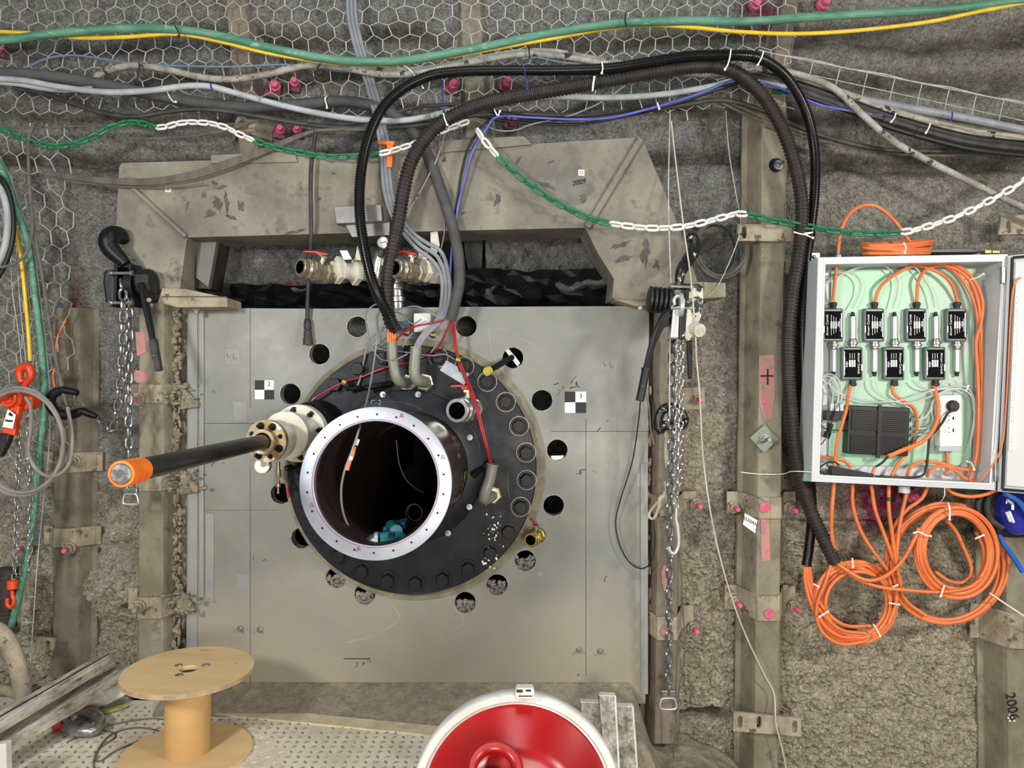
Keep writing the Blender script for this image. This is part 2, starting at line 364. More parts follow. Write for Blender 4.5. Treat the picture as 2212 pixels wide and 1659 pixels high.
def vnoise(x, y, seed):
    r = np.random.RandomState(seed).rand(257, 257); xi = np.floor(x).astype(int); yi = np.floor(y).astype(int)
    fx = x-xi; fy = y-yi; fx = fx*fx*(3-2*fx); fy = fy*fy*(3-2*fy); xi %= 256; yi %= 256
    return (r[xi, yi]*(1-fx)+r[xi+1, yi]*fx)*(1-fy)+(r[xi, yi+1]*(1-fx)+r[xi+1, yi+1]*fx)*fy
def fbm(x, y, s, seed, o=4):
    t = 0; a = 1; n = 0
    for i in range(o): t = t+a*vnoise(x*s+17.3*i+100, y*s+9.1*i+100, seed+i); n += a; a *= 0.5; s *= 2.03
    return t/n
# ================================================================ setting: rough wall and ground
def wall():
    nx, ny = 1500, 1000
    px = np.linspace(-700, 2900, nx); py = np.linspace(-420, 1860, ny); PX, PY = np.meshgrid(px, py)
    X = (PX-1106)/F*D; Z = CZ-(PY-829.5)/F*D
    big = fbm(X, Z, 2.2, 3, 3)-0.5; med = fbm(X, Z, 9, 11, 4)-0.5; fine = fbm(X, Z, 34, 23, 4)-0.5; vf = fbm(X, Z, 85, 33, 3)-0.5
    wx = X+0.02*(fbm(X, Z, 20, 61, 2)-.5); wz = Z+0.02*(fbm(X, Z, 20, 71, 2)-.5)
    rid = np.abs(fbm(wx*0.8, wz*1.2, 26, 41, 2)-0.5); rid2 = np.abs(fbm(wx, wz, 48, 51, 2)-0.5)
    low = sst(1050, 1250, PY)
    H = -0.13+0.05*big+(0.028+.008*low)*med+(0.016+.012*low)*fine-(0.008+.006*low)*np.exp(-(rid/0.035)**2)-(.005+.005*low)*np.exp(-(rid2/0.05)**2)+.010*vf
    # rough broken concrete bottom left and bottom right
    bl = (1-sst(270, 300, PX))*sst(1040, 1120, PY); H += bl*(0.05*med+0.02*fine)
    # ledges of the cast rings in the upper part
    for y0, wd, dp in ((62, 14, 0.035), (142, 16, 0.04), (330, 14, 0.05)):
        yy = PY+12*big*4; H -= dp*np.exp(-((yy-y0)/wd)**2)
    H += 0.03*(1-sst(0, 150, PY))
    H -= 0.04*np.exp(-((PY-(1142+0.02*(PX-1700)))/9)**2)*sst(1690, 1720, PX)
    H += 0.03*sst(1140, 1165, PY)*sst(1690, 1720, PX)
    # cavity behind the steel bracket, deep gap below it and the space behind the plate
    jag = 22*(fbm(X, Z, 11, 77, 3)-0.5)
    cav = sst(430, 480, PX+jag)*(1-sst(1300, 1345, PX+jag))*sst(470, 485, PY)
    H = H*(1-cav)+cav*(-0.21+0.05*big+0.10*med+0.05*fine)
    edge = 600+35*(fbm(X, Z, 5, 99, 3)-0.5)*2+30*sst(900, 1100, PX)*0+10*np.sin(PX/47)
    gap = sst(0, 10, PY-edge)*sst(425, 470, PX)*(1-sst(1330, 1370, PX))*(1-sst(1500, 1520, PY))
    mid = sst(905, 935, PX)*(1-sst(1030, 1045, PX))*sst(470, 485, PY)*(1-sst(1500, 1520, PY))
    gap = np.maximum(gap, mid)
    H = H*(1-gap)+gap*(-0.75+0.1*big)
    H -= 1.3*(((PX-940)**2+(PY-990)**2) < 150**2)
    # hole in the mortar bottom left, hole beside the middle ribs
    for cx, cy, rx, ry, dp in ((262, 1330, 26, 9, 0.25), (1535, 1572, 55, 10, 0.3), (1565, 545, 55, 60, 0.12), (1640, 1600, 12, 6, .2)):
        e = ((PX-cx)/rx)**2+((PY-cy+30*med)/ry)**2; H -= dp*np.exp(-e**2)
    H += 0.06*np.exp(-(((PX-230)/80)**2+((PY-1300)/70)**2)**2)
    # colour of the ground itself: grey sprayed mortar above, beige dust low down, olive bands at the ring joints, sprayed paint
    v = 0.5+0.5*(med+fine)
    g = np.stack([0.36+0*PX, 0.355+0*PX, 0.335+0*PX], -1); t = np.array([0.62, 0.555, 0.425])
    d = sst(-0.08, 0.30, (PY-900)/1300+0.5*big+0.25*med)
    d = np.maximum(d, 0.75*sst(1690, 1760, PX)*(sst(1120, 1180, PY)))
    d = np.maximum(d, 0.35*sst(1450, 1500, PX)*sst(600, 760, PY)); d = np.maximum(d, 0.45*sst(1690, 1780, PX)*(0.6+med))
    d = np.clip(d, 0, 1)
    col = g*(1-d[..., None])+t*d[..., None]
    ol = np.zeros_like(PX)
    for y0, wd in ((66, 26), (146, 30), (225, 16), (330, 22)): ol += np.exp(-((PY+60*big-y0)/wd)**2)*0.7*(0.7+1.4*(med+0.2))
    ol = np.clip(ol, 0, 1)[..., None]; col = col*(1-ol)+np.array([0.085, 0.075, 0.05])*ol
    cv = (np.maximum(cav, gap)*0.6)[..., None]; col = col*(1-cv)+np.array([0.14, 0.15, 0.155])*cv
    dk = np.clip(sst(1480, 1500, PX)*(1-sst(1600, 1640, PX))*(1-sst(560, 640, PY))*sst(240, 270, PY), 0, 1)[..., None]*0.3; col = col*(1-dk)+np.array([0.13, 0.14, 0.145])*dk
    for cx, cy, rx, ry, c in ((1925, 1095, 75, 65, (0.34, 0.03, 0.12)), (1990, 1060, 60, 35, (0.22, 0.025, 0.08)), (1655, 10, 40, 40, (.3, .02, .1)), (585, 602, 30, 8, (0.3, 0.06, 0.12)),
                              (640, 600, 16, 6, (0.3, 0.06, 0.12)), (125, 700, 18, 110, (.25, .10, .12)), (1300, 665, 1, 1, (.1, .1, .1))):
        e = (np.exp(-(((PX-cx)/rx)**2+((PY-cy)/ry)**2)**2)*np.clip(0.95+2*med+2*fine, 0, 1))[..., None]; col = col*(1-e)+np.array(c)*e
    for cx, cy, rx, ry in ((1572, 862, 14, 18), (1300, 1300, 1, 1), (215, 1230, 30, 40), (520, 550, 12, 12)):
        e = (np.exp(-(((PX-cx)/rx)**2+((PY-cy)/ry)**2))*0.8)[..., None]; col = col*(1-e)+np.array([0.55, 0.54, 0.48])*e
    X2 = X; V = np.stack([X2, -H, Z], -1).reshape(-1, 3)
    idx = np.arange(nx*ny).reshape(ny, nx)
    Fq = np.stack([idx[:-1, :-1], idx[1:, :-1], idx[1:, 1:], idx[:-1, 1:]], -1).reshape(-1, 4)
    me = bpy.data.meshes.new('wall_back'); me.vertices.add(len(V)); me.vertices.foreach_set('co', V.ravel())
    me.loops.add(Fq.size); me.loops.foreach_set('vertex_index', Fq.ravel()); me.polygons.add(len(Fq))
    me.polygons.foreach_set('loop_start', np.arange(0, Fq.size, 4)); me.polygons.foreach_set('use_smooth', np.ones(len(Fq), bool))
    me.update(calc_edges=True)
    a = me.color_attributes.new('Col', 'FLOAT_COLOR', 'POINT'); cc = np.ones((nx*ny, 4)); cc[:, :3] = np.clip(col, 0.01, 1).reshape(-1, 3); a.data.foreach_set('color', cc.ravel())
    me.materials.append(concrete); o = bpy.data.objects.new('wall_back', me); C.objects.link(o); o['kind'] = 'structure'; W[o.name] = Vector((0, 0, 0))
wall()
def ground():
    nx, ny = 560, 260
    x = np.linspace(-4, 4, nx); y = np.linspace(-2.9, 0.35, ny); X, Y = np.meshgrid(x, y)
    big = fbm(X, Y, 2.5, 5, 3)-0.5; med = fbm(X, Y, 12, 15, 4)-0.5; fine = fbm(X, Y, 45, 25, 3)-0.5
    ledge = sst(-1.62, -1.45, X)*(1-sst(0.50, 0.62, X))
    zl = 0.262-(0.262-0.165)*np.clip(-Y/0.30, 0, 1); zl = zl*(Y < 0.02)+0.262*(Y >= 0.02)
    zl = np.where(Y < -0.32, 0.165-0.6*sst(-0.32, -0.45, Y), zl)
    base = -0.03-0.22*sst(0.75, 1.3, X)+0.05*big+0.035*med+0.01*fine
    base = np.where(X < -1.5, -0.02+0.05*big, base)
    Zh = base*(1-ledge)+(zl+0.003*med+0.0015*fine)*ledge
    Zh = np.where(Y < -0.42, np.minimum(Zh, 0.02), Zh)
    c = np.array([0.36, 0.315, 0.235])*(0.9+0.5*(big+med)[..., None]); c2 = np.array([0.33, 0.285, 0.215])*(0.95+0.3*med[..., None]+0.25*fine[..., None])
    col = c*(1-ledge[..., None])+c2*ledge[..., None]
    V = np.stack([X, Y, Zh], -1).reshape(-1, 3); idx = np.arange(nx*ny).reshape(ny, nx)
    Fq = np.stack([idx[:-1, :-1], idx[:-1, 1:], idx[1:, 1:], idx[1:, :-1]], -1).reshape(-1, 4)
    me = bpy.data.meshes.new('floor'); me.vertices.add(len(V)); me.vertices.foreach_set('co', V.ravel())
    me.loops.add(Fq.size); me.loops.foreach_set('vertex_index', Fq.ravel()); me.polygons.add(len(Fq))
    me.polygons.foreach_set('loop_start', np.arange(0, Fq.size, 4)); me.polygons.foreach_set('use_smooth', np.ones(len(Fq), bool)); me.update(calc_edges=True)
    a = me.color_attributes.new('Col', 'FLOAT_COLOR', 'POINT'); cc = np.ones((nx*ny, 4)); cc[:, :3] = np.clip(col, 0.01, 1).reshape(-1, 3); a.data.foreach_set('color', cc.ravel())
    me.materials.append(mud); o = bpy.data.objects.new('floor', me); C.objects.link(o); o['kind'] = 'structure'; W[o.name] = Vector((0, 0, 0))
ground()

# ================================================================ support ribs (rolled trough profiles with clamps)
pink_bolt = bolt_mesh('bolt', 0.020, 0.018, clamp_m, 0.035, True, pink_m)
dull_bolt = bolt_mesh('bolt', 0.020, 0.018, clamp_m, 0.035, True, clamp_m)
zinc_bolt = bolt_mesh('bolt', 0.014, 0.012, zinc_m, 0.028, True, zinc_m)
OUT = Vector((0, -1, 0))
def put_bolt(me, parent, px, py, h, label=None, d=None, s=1.0, name='bolt'):
    o = inst(me, name, parent, frame(P(px, py, h), d or Vector((0.1, -1, 0.02))) @ Matrix.Scale(s, 4))
    if label: o['label'] = label
    return o
def rib(name, label, cx0, cx1, y0, y1, wpx, m, clamps=(), h0=-0.10, depth=0.13, group=None, cat='support rib', strips=(), cl_m=None):
    a, b = P(cx0, y0, 0), P(cx1, y1, 0); t = thing(name, label, cat, Vector((b.x, -h0, b.z)), group)
    wd = S(wpx)/2; prof = [(-wd, 0), (-wd, .018), (-wd*0.80, .022), (-wd*0.58, depth*0.86), (-wd*0.50, depth), (wd*0.50, depth), (wd*0.58, depth*0.86), (wd*0.80, .022), (wd, .018), (wd, 0)]
    mb = MB(); k = 36; v = []
    rn = random.Random(int(cx0*7+y0))
    for i in range(k+1):
        f = i/k; c = a.lerp(b, f)
        for u, hh in prof: v.append((c.x+u+rn.uniform(-1, 1)*0.0012, -(h0+hh)+rn.uniform(-1, 1)*0.001, c.z))
    n = len(prof); fs = [(i*n+j, i*n+j+1, (i+1)*n+j+1, (i+1)*n+j) for i in range(k) for j in range(n-1)]
    fs += [tuple(range(n)), tuple(k*n+j for j in range(n-1, -1, -1))]
    mb.add(v, fs); mb.build('channel', m, t, bevel=0.004)
    for cl in clamps:
        cy, hpx, ex, bl = cl[:4]; f = (cy-y0)/(y1-y0); cx = cx0+(cx1-cx0)*f
        sag = cl[4] if len(cl) > 4 else 8
        hh = hpx/2; e = ex; q = MB()
        # strap following the trough: ears on the flanges and a raised middle
        us = [-e, -wpx*0.50, -wpx*0.36, -wpx*0.24, 0, wpx*0.24, wpx*0.36, wpx*0.50, e]
        hs = [0.035, 0.035, depth*0.75, depth+0.012, depth+0.016, depth+0.012, depth*0.75, 0.035, 0.035]
        dy = [0, 0, sag*.5, sag, sag, sag, sag*.5, 0, 0]
        for s1 in range(8):
            lo = [P(cx+us[s1+i], cy+hh+dy[s1+i], 0) for i in (0, 1)]; up = [P(cx+us[s1+i], cy-hh+dy[s1+i], 0) for i in (0, 1)]
            h1, h2 = h0+hs[s1], h0+hs[s1+1]
            f4 = [Vector((lo[0].x, -h1, lo[0].z)), Vector((lo[1].x, -h2, lo[1].z)), Vector((up[1].x, -h2, up[1].z)), Vector((up[0].x, -h1, up[0].z))]
            b4 = [p+Vector((0, 0.012, 0)) for p in f4]
            q.add(f4+b4, [(0, 1, 2, 3), (7, 6, 5, 4), (0, 4, 5, 1), (1, 5, 6, 2), (2, 6, 7, 3), (3, 7, 4, 0)])
        c = q.build('clamp', cl_m or clamp_m, t, bevel=0.003)
        for bx, by, bm in bl:
            me = {'p': pink_bolt, 'd': dull_bolt, 'w': pink_bolt}[bm]
            hb = h0+0.047 if abs(bx-cx) > wpx*0.4 else h0+depth+0.025
            o = inst(me, 'bolt', c, frame(P(bx, by, hb), Vector((0.12, -1, -0.03)))); o['label'] = 'pink painted bolt' if bm != 'd' else 'mortar covered bolt'
            if bm == 'w':
                m2 = MB(); m2.ring(P(bx, by, hb), OUT, S(17), S(7), 0.006, 24); m2.build('washer', zinc_m, c)
    return t
def decal(name, loop, h, m, parent, label=None, t=0.0015):
    o = slab(name, [loop], h, t, m, parent)
    if label: o['label'] = label
    return o
def blob(cx, cy, rx, ry, n=14, seed=1, j=0.25):
    r = random.Random(seed); return [(cx+rx*(1+r.uniform(-j, j))*math.cos(2*math.pi*i/n), cy+ry*(1+r.uniform(-j, j))*math.sin(2*math.pi*i/n)) for i in range(n)]

r1 = rib('support_rib', 'crusted steel support rib left of the grey plate, behind the long chain', 335, 333, 655, 1425, 104, rib_m,
    [(850, 40, 78, [(382, 848, 'd'), (298, 862, 'p')], 0), (1040, 36, 80, [(390, 1040, 'd')], 0), (1303, 46, 74, [(378, 1300, 'd'), (300, 1310, 'd')], 4)])
r2 = rib('support_rib', 'rust-streaked support rib right of the grey plate, behind the long steel chain', 1447, 1433, 652, 1600, 88, rib_r,
    [(1087, 42, 72, [(1387, 1078, 'd'), (1504, 1090, 'p')], 4), (1343, 50, 70, [(1384, 1336, 'd'), (1497, 1356, 'p')], 8)])
r3 = rib('support_rib', 'dusty support rib with pink streaks and a black plus sign, left of the hoses', 1668, 1648, 186, 1700, 100, rib_m,
    [(1090, 46, 76, [(1584, 1096, 'p'), (1708, 1099, 'w')], 4), (1300, 54, 78, [(1588, 1300, 'p'), (1713, 1310, 'p')], 8)])
r4 = rib('support_rib', 'support rib at the right edge below the blue visor, marked 2006', 2192, 2200, 1120, 1700, 118, rib_m, [(1352, 76, 78, [(2136, 1353, 'p')], 4)], h0=-0.10)
r5 = rib('support_rib', 'mud-brown support rib at the far left behind the green hose', 125, 118, 660, 1480, 104, mat('mud_brown_steel', '6d675b', '827a6a', rough=.85, ns=5, bs=45, bst=.6, c3='58524a', s3=9, t3=.52, w3=.2),
    [(1168, 42, 64, [(150, 1184, 'p'), (52, 1181, 'p')], 0), (1003, 44, 66, [(160, 996, 'd')], 0)], h0=-0.15, depth=0.08)
r6 = rib('support_rib', 'brown rib stub running up behind the netting, left of the grey cables', 495, 530, -60, 330, 84, rib_r, [(268, 34, 44, [(523, 265, 'd')], 0)], h0=-0.15, depth=0.10)
r7 = rib('support_rib', 'slim grey rib stub behind the netting above the bracket', 1012, 1030, -60, 330, 84, rib_m, [], h0=-0.16, depth=0.09)
r8 = rib('support_rib', 'rib stub at the top, behind the end of the netting', 1725, 1690, -60, 172, 64, rib_r, [], h0=-0.13, depth=0.08)
hf = 0.033
decal('paint_mark', [(1640, 768), (1672, 766), (1674, 850), (1668, 905), (1652, 912), (1640, 870)], hf, pink2_m, r3, 'faded pink paint streak')
decal('paint_mark', [(1643, 1120), (1662, 1120), (1664, 1210), (1645, 1212)], hf, pink2_m, r3, 'faded pink paint streak')
mk = MB(); mk.pbox(1643, 810.5, 1671, 813.5, 0.033, 0.036); mk.pbox(1657, 797, 1660, 831, 0.033, 0.0362); mk.build('plus_mark', ink_m, r3)['label'] = 'black marker plus sign'
decal('paint_mark', blob(1653, 1096, 12, 11, seed=3, j=.1), 0.052, pink_m, r3, 'pink paint dot')
decal('paint_mark', blob(1662, 1327, 11, 11, seed=4, j=.15), 0.052, pink_m, r3, 'pink paint dot')
decal('paint_mark', blob(303, 812, 20, 14, seed=5), 0.033, pink2_m, r1, 'pink spray smear')
decal('paint_mark', [(292, 718), (312, 716), (316, 760), (296, 770)], 0.033, pink2_m, r1, 'pink spray smear')
decal('paint_mark', blob(1436, 1246, 7, 26, seed=15), 0.033, pink2_m, r2, 'rusty pink streak')
decal('paint_mark', blob(1438, 1362, 10, 12, seed=6), 0.05, pink2_m, r2, 'pink paint smear')
text('2006', S(30), ink_m, r4, P(2186, 1526, 0.036), 80, 'lettering')['label'] = 'handwritten number 2006'
q = MB(); q.pbox(1668, 192, 1706, 203, .02, .034); q.build('tape', greenpl, r3)['label'] = 'green tape'
tg = MB()
for i in range(3):
    for j in range(2): tg.pbox(2180+j*9-(i % 2)*3, 1543+i*6, 2184+j*9-(i % 2)*3, 1547+i*6, 0.03, 0.033)
tg.build('survey_dots', whitepl, r4)['label'] = 'white survey dots'
# rib side crust, extra plates
mb = MB(); 
for yy in range(668, 1420, 3): mb.ball(P(384+random.uniform(-9, 6), yy, -0.03+random.uniform(-.01, .012)), random.uniform(0.004, 0.014), 6, sc3=(random.uniform(.6, 1.3), 1, random.uniform(.7, 2)))
mb.build('mortar_crust', crust_m, r1)
mb = MB()
for cy in (850, 1038, 1303):
    for k in range(90): mb.ball(P(375+random.gauss(8, 24), cy+random.uniform(-22, 24), 0.04+random.uniform(-0.05, 0.008)), random.uniform(0.004, 0.014), 6, sc3=(random.uniform(.6, 1.6), 1, random.uniform(.5, 1.2)))
mb.build('mortar_crust', crust_m, r1)
mb = MB()
for k in range(60): mb.ball(P(1400+random.uniform(-5, 4), random.uniform(840, 1340), -0.02), random.uniform(0.006, 0.016), 7, sc3=(.6, 1, 1.5))
mb.build('mortar_crust', crust_m, r2)
# left-of-plate side plates on rib 1 (straps around cheek)
for (cx, cy) in ((412, 858), (412, 1040), (405, 1295)):
    q = MB(); q.prism([P(cx-16, cy-26, .0), P(cx+20, cy+8, .0), P(cx+22, cy+20, .0), P(cx-16, cy+26, .0)], (0, -0.03, 0)); q.build('gusset', crust_m, r1, bevel=.003)
# clamp plate with pink bolt beside the right hoists
t = thing('bracket_plate', 'dusty bracket plate with one pink bolt beside the right chain hoist', 'bracket', P(1495, 870, -0.05))
slab('plate', [[(1470, 838), (1522, 835), (1524, 884), (1472, 886)]], 0.0, 0.03, clamp_m, t, .003); put_bolt(pink_bolt, t, 1506, 863, 0.0)
# slotted flat bars
def slotbar(label, q, slots, h):
    t = thing('slotted_plate', label, 'steel plate', P(q[3][0], q[3][1], h-0.02))
    slab('plate', [q]+[[(x-5, y-9), (x-2, y-13), (x+2, y-13), (x+5, y-9), (x+5, y+9), (x+2, y+13), (x-2, y+13), (x-5, y+9)] for x, y in slots], h, 0.018, clamp_m, t, .002); return t
slotbar('slotted flat plate behind the green chain left of the corrugated hoses', [(1593, 483), (1712, 486), (1712, 522), (1594, 520)], [(1608, 502)], 0.07)
slotbar('slotted flat plate across the bottom of the rib with the plus sign', [(1585, 1539), (1731, 1552), (1731, 1592), (1583, 1580)], [(1599, 1560), (1640, 1561), (1717, 1570)], 0.07)
slotbar('small slotted angle plate low at the far left rib', [(78, 1376), (118, 1381), (111, 1417), (72, 1410)], [(102, 1397)], 0.03)
slotbar('slotted flat plate at the right edge under the white chain', [(2163, 467), (2240, 462), (2240, 506), (2157, 507)], [(2179, 490)], 0.03)
t = thing('anchor_plate', 'grey diamond-shaped anchor plate with a hex nut on the rib', 'anchor plate', P(1652, 978, 0.04))
slab('plate', [[(1652, 917), (1683, 948), (1650, 979), (1620, 946)]], 0.05, 0.012, mat('grey_green_plate', '848c80', '777f74', rough=.5, ns=12), t, .002); put_bolt(zinc_bolt, t, 1651, 949, 0.05, s=1.2)
t = thing('anchor_bolt', 'shiny nut on a dark washer high on the rib beside the hoses', 'bolt', P(1678, 356, 0.03))
q = MB(); q.ring(P(1676, 357, 0.034), OUT, S(15), S(4), .004, 20); q.build('washer', black_m, t); put_bolt(zinc_bolt, t, 1681, 357, 0.038, s=1.1)
t = thing('paper_tag', 'white paper tag reading 2030AN hanging on the rib clamp', 'tag', P(1620, 1150, 0.09))
slab('card', [[(1609, 1108), (1636, 1124), (1631, 1152), (1605, 1133)]], 0.10, 0.0008, paper_m, t)
text('2030AN', S(11, .1), ink_m, t, P(1620, 1126, 0.102), 28)['label'] = 'printed 2030AN'
q = MB(); q.tube(pts([(1614, 1112), (1606, 1085), (1612, 1070), (1632, 1072), (1655, 1085)], 0.098), 0.0012, 5); q.build('string', black_cab, t)
# pink painted anchor bolts between the cables at the top
for x, y, lb in ((600, 190, 'pink anchor bolt behind netting, above the grey corrugated hose, left of the pair'), (642, 182, 'dull pink anchor bolt behind netting, right of the pair above the grey hose'),
                 (612, 284, 'bright pink anchor bolt above the left end of the bracket'), (648, 283, 'pink anchor bolt just right of the bright one above the bracket'), (984, 187, 'pink anchor bolt left of the slim rib, under the black hose'),
                 (1100, 182, 'pink anchor bolt right of the slim rib, under the black hose'), (1112, 264, 'pink anchor bolt below the corrugated hoses, near the top plate of the bracket'),
                 (1632, 15, 'magenta anchor bolt at the top edge behind the netting'), (1778, 14, 'magenta anchor bolt at the top edge right of the netting'), (4, 106, 'pink anchor bolt at the left edge below the green hose'), (1967, 1072, 'large magenta anchor bolt under the grey cabinet')):
    big_ = 1.45 if x in (1967, 600, 1632, 1778) else 1.1
    t = thing('anchor_bolt', lb, 'bolt', P(x, y+14, -0.1)); q = MB()
    q.cyl(P(x-12, y+(-6 if x != 1967 else 6), -0.17), P(x-6, y-2, -0.03), 0.014*big_); q.build('shank', magenta_m, t)
    q = MB(); q.pbox(x-20*big_, y-9*big_, x+6, y+13*big_, -0.14, -0.095, ang=12); q.build('plate', magenta_m, t, bevel=.004)
    bb = MB(); bb.lathe(P(x-6, y-1, -0.035), Vector((.25, -1, 0.05)), [(0.018*big_, 0), (0.018*big_, 0.022), (0.013*big_, .024), (0.013*big_, 0.045), (0.011*big_, 0.05)], 8); bb.build('nut', pink_m, t, bevel=.002)

# ================================================================ big grey plate with round holes
HOLES = [(772, 706), (1007, 705), (690, 765), (1108, 773), (627, 851), (1171, 865), (607, 1066), (1204, 972), (652, 1162), (1196, 1092), (727, 1247), (1135, 1211), (788, 1283), (1074, 1263), (1005, 1301)]
bp = thing('bearing_plate', 'huge grey steel wall plate pierced by a circle of round holes', 'steel plate', P(900, 1480, 0))
slab('plate', [[(404, 665), (700, 667), (1000, 663), (1402, 661), (1399, 1100), (1394, 1520), (402, 1520), (404, 1100)]]+[circ(x, y, 22.5) for x, y in HOLES]+[circ(893, 1012, 150, 48)], 0.0, 0.05, plate_m, bp)
cut_m = mat('bare_cut_steel', 'a9a398', '6d6960', rough=0.45, metal=0.4, ns=40)
for x, y in HOLES: hr = MB(); hr.ring(P(x, y, 0.0015), Vector((0, 1, 0)), S(23.6), S(22.4), 0.03, 32); hr.build('hole_edge', cut_m, bp)
seam = mat('dark_seam', '4a4a46', rough=0.9)
q = MB()
for a in ((540, 668, 540.9, 880), (540, 1010, 541, 1500), (1265, 905, 1266, 1460), (428, 914, 605, 915.2), (1190, 931, 1400, 932.2), (430, 1102, 600, 1102.6)): q.pbox(*a, 0.0, 0.0008)
q.build('seam_lines', seam, bp)
strip_m = mat('strip_paint', '86888a', '94958f', rough=0.6, ns=4)
for a, hh in (((406, 668, 426, 1500), 0.006), ((430, 668, 440, 1290), 0.008), ((444, 1110, 462, 1300), 0.004), ((1384, 1000, 1400, 1500), 0.008)):
    q = MB(); q.pbox(*a, 0, hh); q.build('cover_strip', strip_m, bp, bevel=.002)
for (x0, y0, x1, y1) in ((486, 754, 518, 788), (505, 868, 535, 912), (512, 1240, 540, 1272), (1299, 768, 1334, 800), (1316, 994, 1338, 1030), (1376, 1022, 1398, 1052), (1371, 1252, 1396, 1300), (1160, 1235, 1174, 1245)):
    q = MB(); q.pbox(x0, y0, x1, y1, 0, 0.0015); q.build('square_mark', strip_m, bp)
q = MB()
for x0, y0 in ((490, 757), (1304, 775)): q.tube(pts([(x0, y0+6), (x0+2, y0+16), (x0+6, y0+14)], .002), .0009, 5); q.tube(pts([(x0+14, y0+8), (x0+14, y0+20), (x0+19, y0+12), (x0+20, y0+22)], .002), .0009, 5)
for k in range(26):
    x, y = random.choice([(1225, 840), (1255, 1020), (1320, 920), (480, 1010), (1000, 820), (1270, 1470), (560, 1200), (780, 1425), (1300, 1250)]); x += random.uniform(-26, 26); y += random.uniform(-16, 16)
    q.tube(pts([(x, y), (x+random.uniform(-7, 7), y+random.uniform(-6, 6)), (x+random.uniform(-10, 10), y+random.uniform(-12, 12))], .0015), random.uniform(.0006, .0018), 4)
for a in ((742, 1422, 800, 1424),): q.pbox(*a, 0, .0012)
q.build('scratches', mat('dark_scratch', '3c3a36', rough=0.8), bp)
stm = mat('dried_drip_stain', '8f8c7f', '98968a', rough=.75, ns=14)
for i, pp in enumerate(([(980, 1310), (1000, 1345), (960, 1370)], [(840, 1300), (862, 1330), (850, 1350), (800, 1375), (750, 1388)], [(1055, 705), (1062, 760), (1085, 800)], [(1040, 720), (1090, 712), (1150, 745)])):
    q = MB(); q.tube(pts(pp, 0.0005), 0.006 if i < 2 else .003, 6, flat=0.12); q.build('drip_stain', stm, bp)
for x, y in ((520, 1358), (562, 1360), (1251, 1404), (1297, 1407)): put_bolt(zinc_bolt, bp, x, y, 0.0, 'small shiny bolt', s=0.75)
for x, y in ((497, 1385), (1250, 1330)): pass
def target(label, x, y, w_, mark):
    t = thing('survey_target', label, 'survey target', P(x, y+w_/2, 0.002)); a = w_/2
    slab('sheet', [[(x-a, y-a), (x+a, y-a), (x+a, y+a), (x-a, y+a)]], 0.003, .0015, paper_m, t)
    q = MB(); q.pbox(x-a, y-a, x, y, .0025, .0036); q.pbox(x, y, x+a, y+a, .0025, .0036); q.build('black_squares', ink_m, t)
    text(mark, S(14), ink_m, t, P(x+a*.5, y-a*.5-2, .004), 0)['label'] = 'handwritten '+mark
target('black and white checker target marked 2 on the left of the plate', 571, 842, 41, '2')
target('black and white checker target marked 3 on the right of the plate', 1243, 869, 46, '3')
for i, (x, y) in enumerate([(727, 1247), (1135, 1211), (788, 1283), (1074, 1263), (1005, 1301)]):
    q = MB(); rr = random.Random(i)
    for k in range(46):
        c = P(x+rr.uniform(-19, 19), y+rr.uniform(-4, 18)-(4 if i in (3, 1) else 0), -0.004-rr.uniform(0, .02)); q.ball(c, rr.uniform(.006, .013), 6, sc3=(rr.uniform(.6, 1.3), 1, rr.uniform(.5, 1.1)))
    q.prism([P(x-20, y+0, -.04), P(x+20, y+0, -.04), P(x+18, y+20, -.01), P(x-18, y+20, -.01)], (0, 0.03, 0))
    o = q.build('rock_rubble', rock_m); tag(o, ['broken rock filling the plate hole left below the big flange', 'broken rock in the plate hole under the small brass valve', 'broken rock in the plate hole just under the black flange, left of its lowest point', 'broken rock in the plate hole at the lower right of the flange', 'broken rock in the lowest plate hole'][i], 'rubble', 'rubble in the plate holes', 'stuff')
o = slab('conduit_sleeve', [[(1190, 985), (1218, 984), (1212, 998), (1196, 998)]], -0.02, .03, nickel_m); tag(o, 'shiny rounded metal piece lying in the plate hole right of the flange', 'metal piece')

# ================================================================ steel bracket beam above
bm_ = thing('bracket_beam', 'large dusty steel bracket bridging the gap above the grey plate', 'steel beam', P(880, 655, -.1))
front = [(257, 362), (262, 352), (455, 346), (760, 331), (1130, 312), (1372, 297), (1390, 305), (1430, 400), (1482, 530), (1506, 606), (1503, 652), (1322, 645), (1326, 602), (1292, 548), (1264, 492), (1040, 497), (700, 505), (404, 513), (388, 627), (330, 624), (292, 560), (249, 515)]
slab('web', [front], 0.10, 0.22, beam_m, bm_, .004)
for a, b, wd, lb in (((268, 388), (404, 512), 7, 0), ((1383, 302), (1268, 492), 11, 0)):
    p0, p1 = P(*a, .10), P(*b, .10); dr = (p1-p0).normalized(); nn = Vector((dr.z, 0, -dr.x))*S(wd)
    q = MB(); q.prism([p0-nn+Vector((0, .006, 0)), p0-nn*.5+Vector((0, -.018, 0)), p0+nn*.5+Vector((0, -.018, 0)), p0+nn+Vector((0, .006, 0))], p1-p0); q.build('weld_rib', beam_m, bm_, bevel=.003)
slab('top_plate', [[(455, 335), (638, 327), (642, 350), (455, 353)]], 0.112, 0.16, beam_m, bm_, .003)
slab('top_plate', [[(948, 304), (1132, 293), (1150, 312), (945, 330)]], 0.112, 0.16, beam_m, bm_, .003)
slab('shim_stack', [[(350, 622), (400, 624), (490, 643), (491, 663), (384, 664), (340, 654)]], 0.13, 0.16, clamp_m, bm_, .003)
q = MB(); q.pbox(350, 640, 490, 642, .13, .133); q.build('shim_joint', seam, bm_)
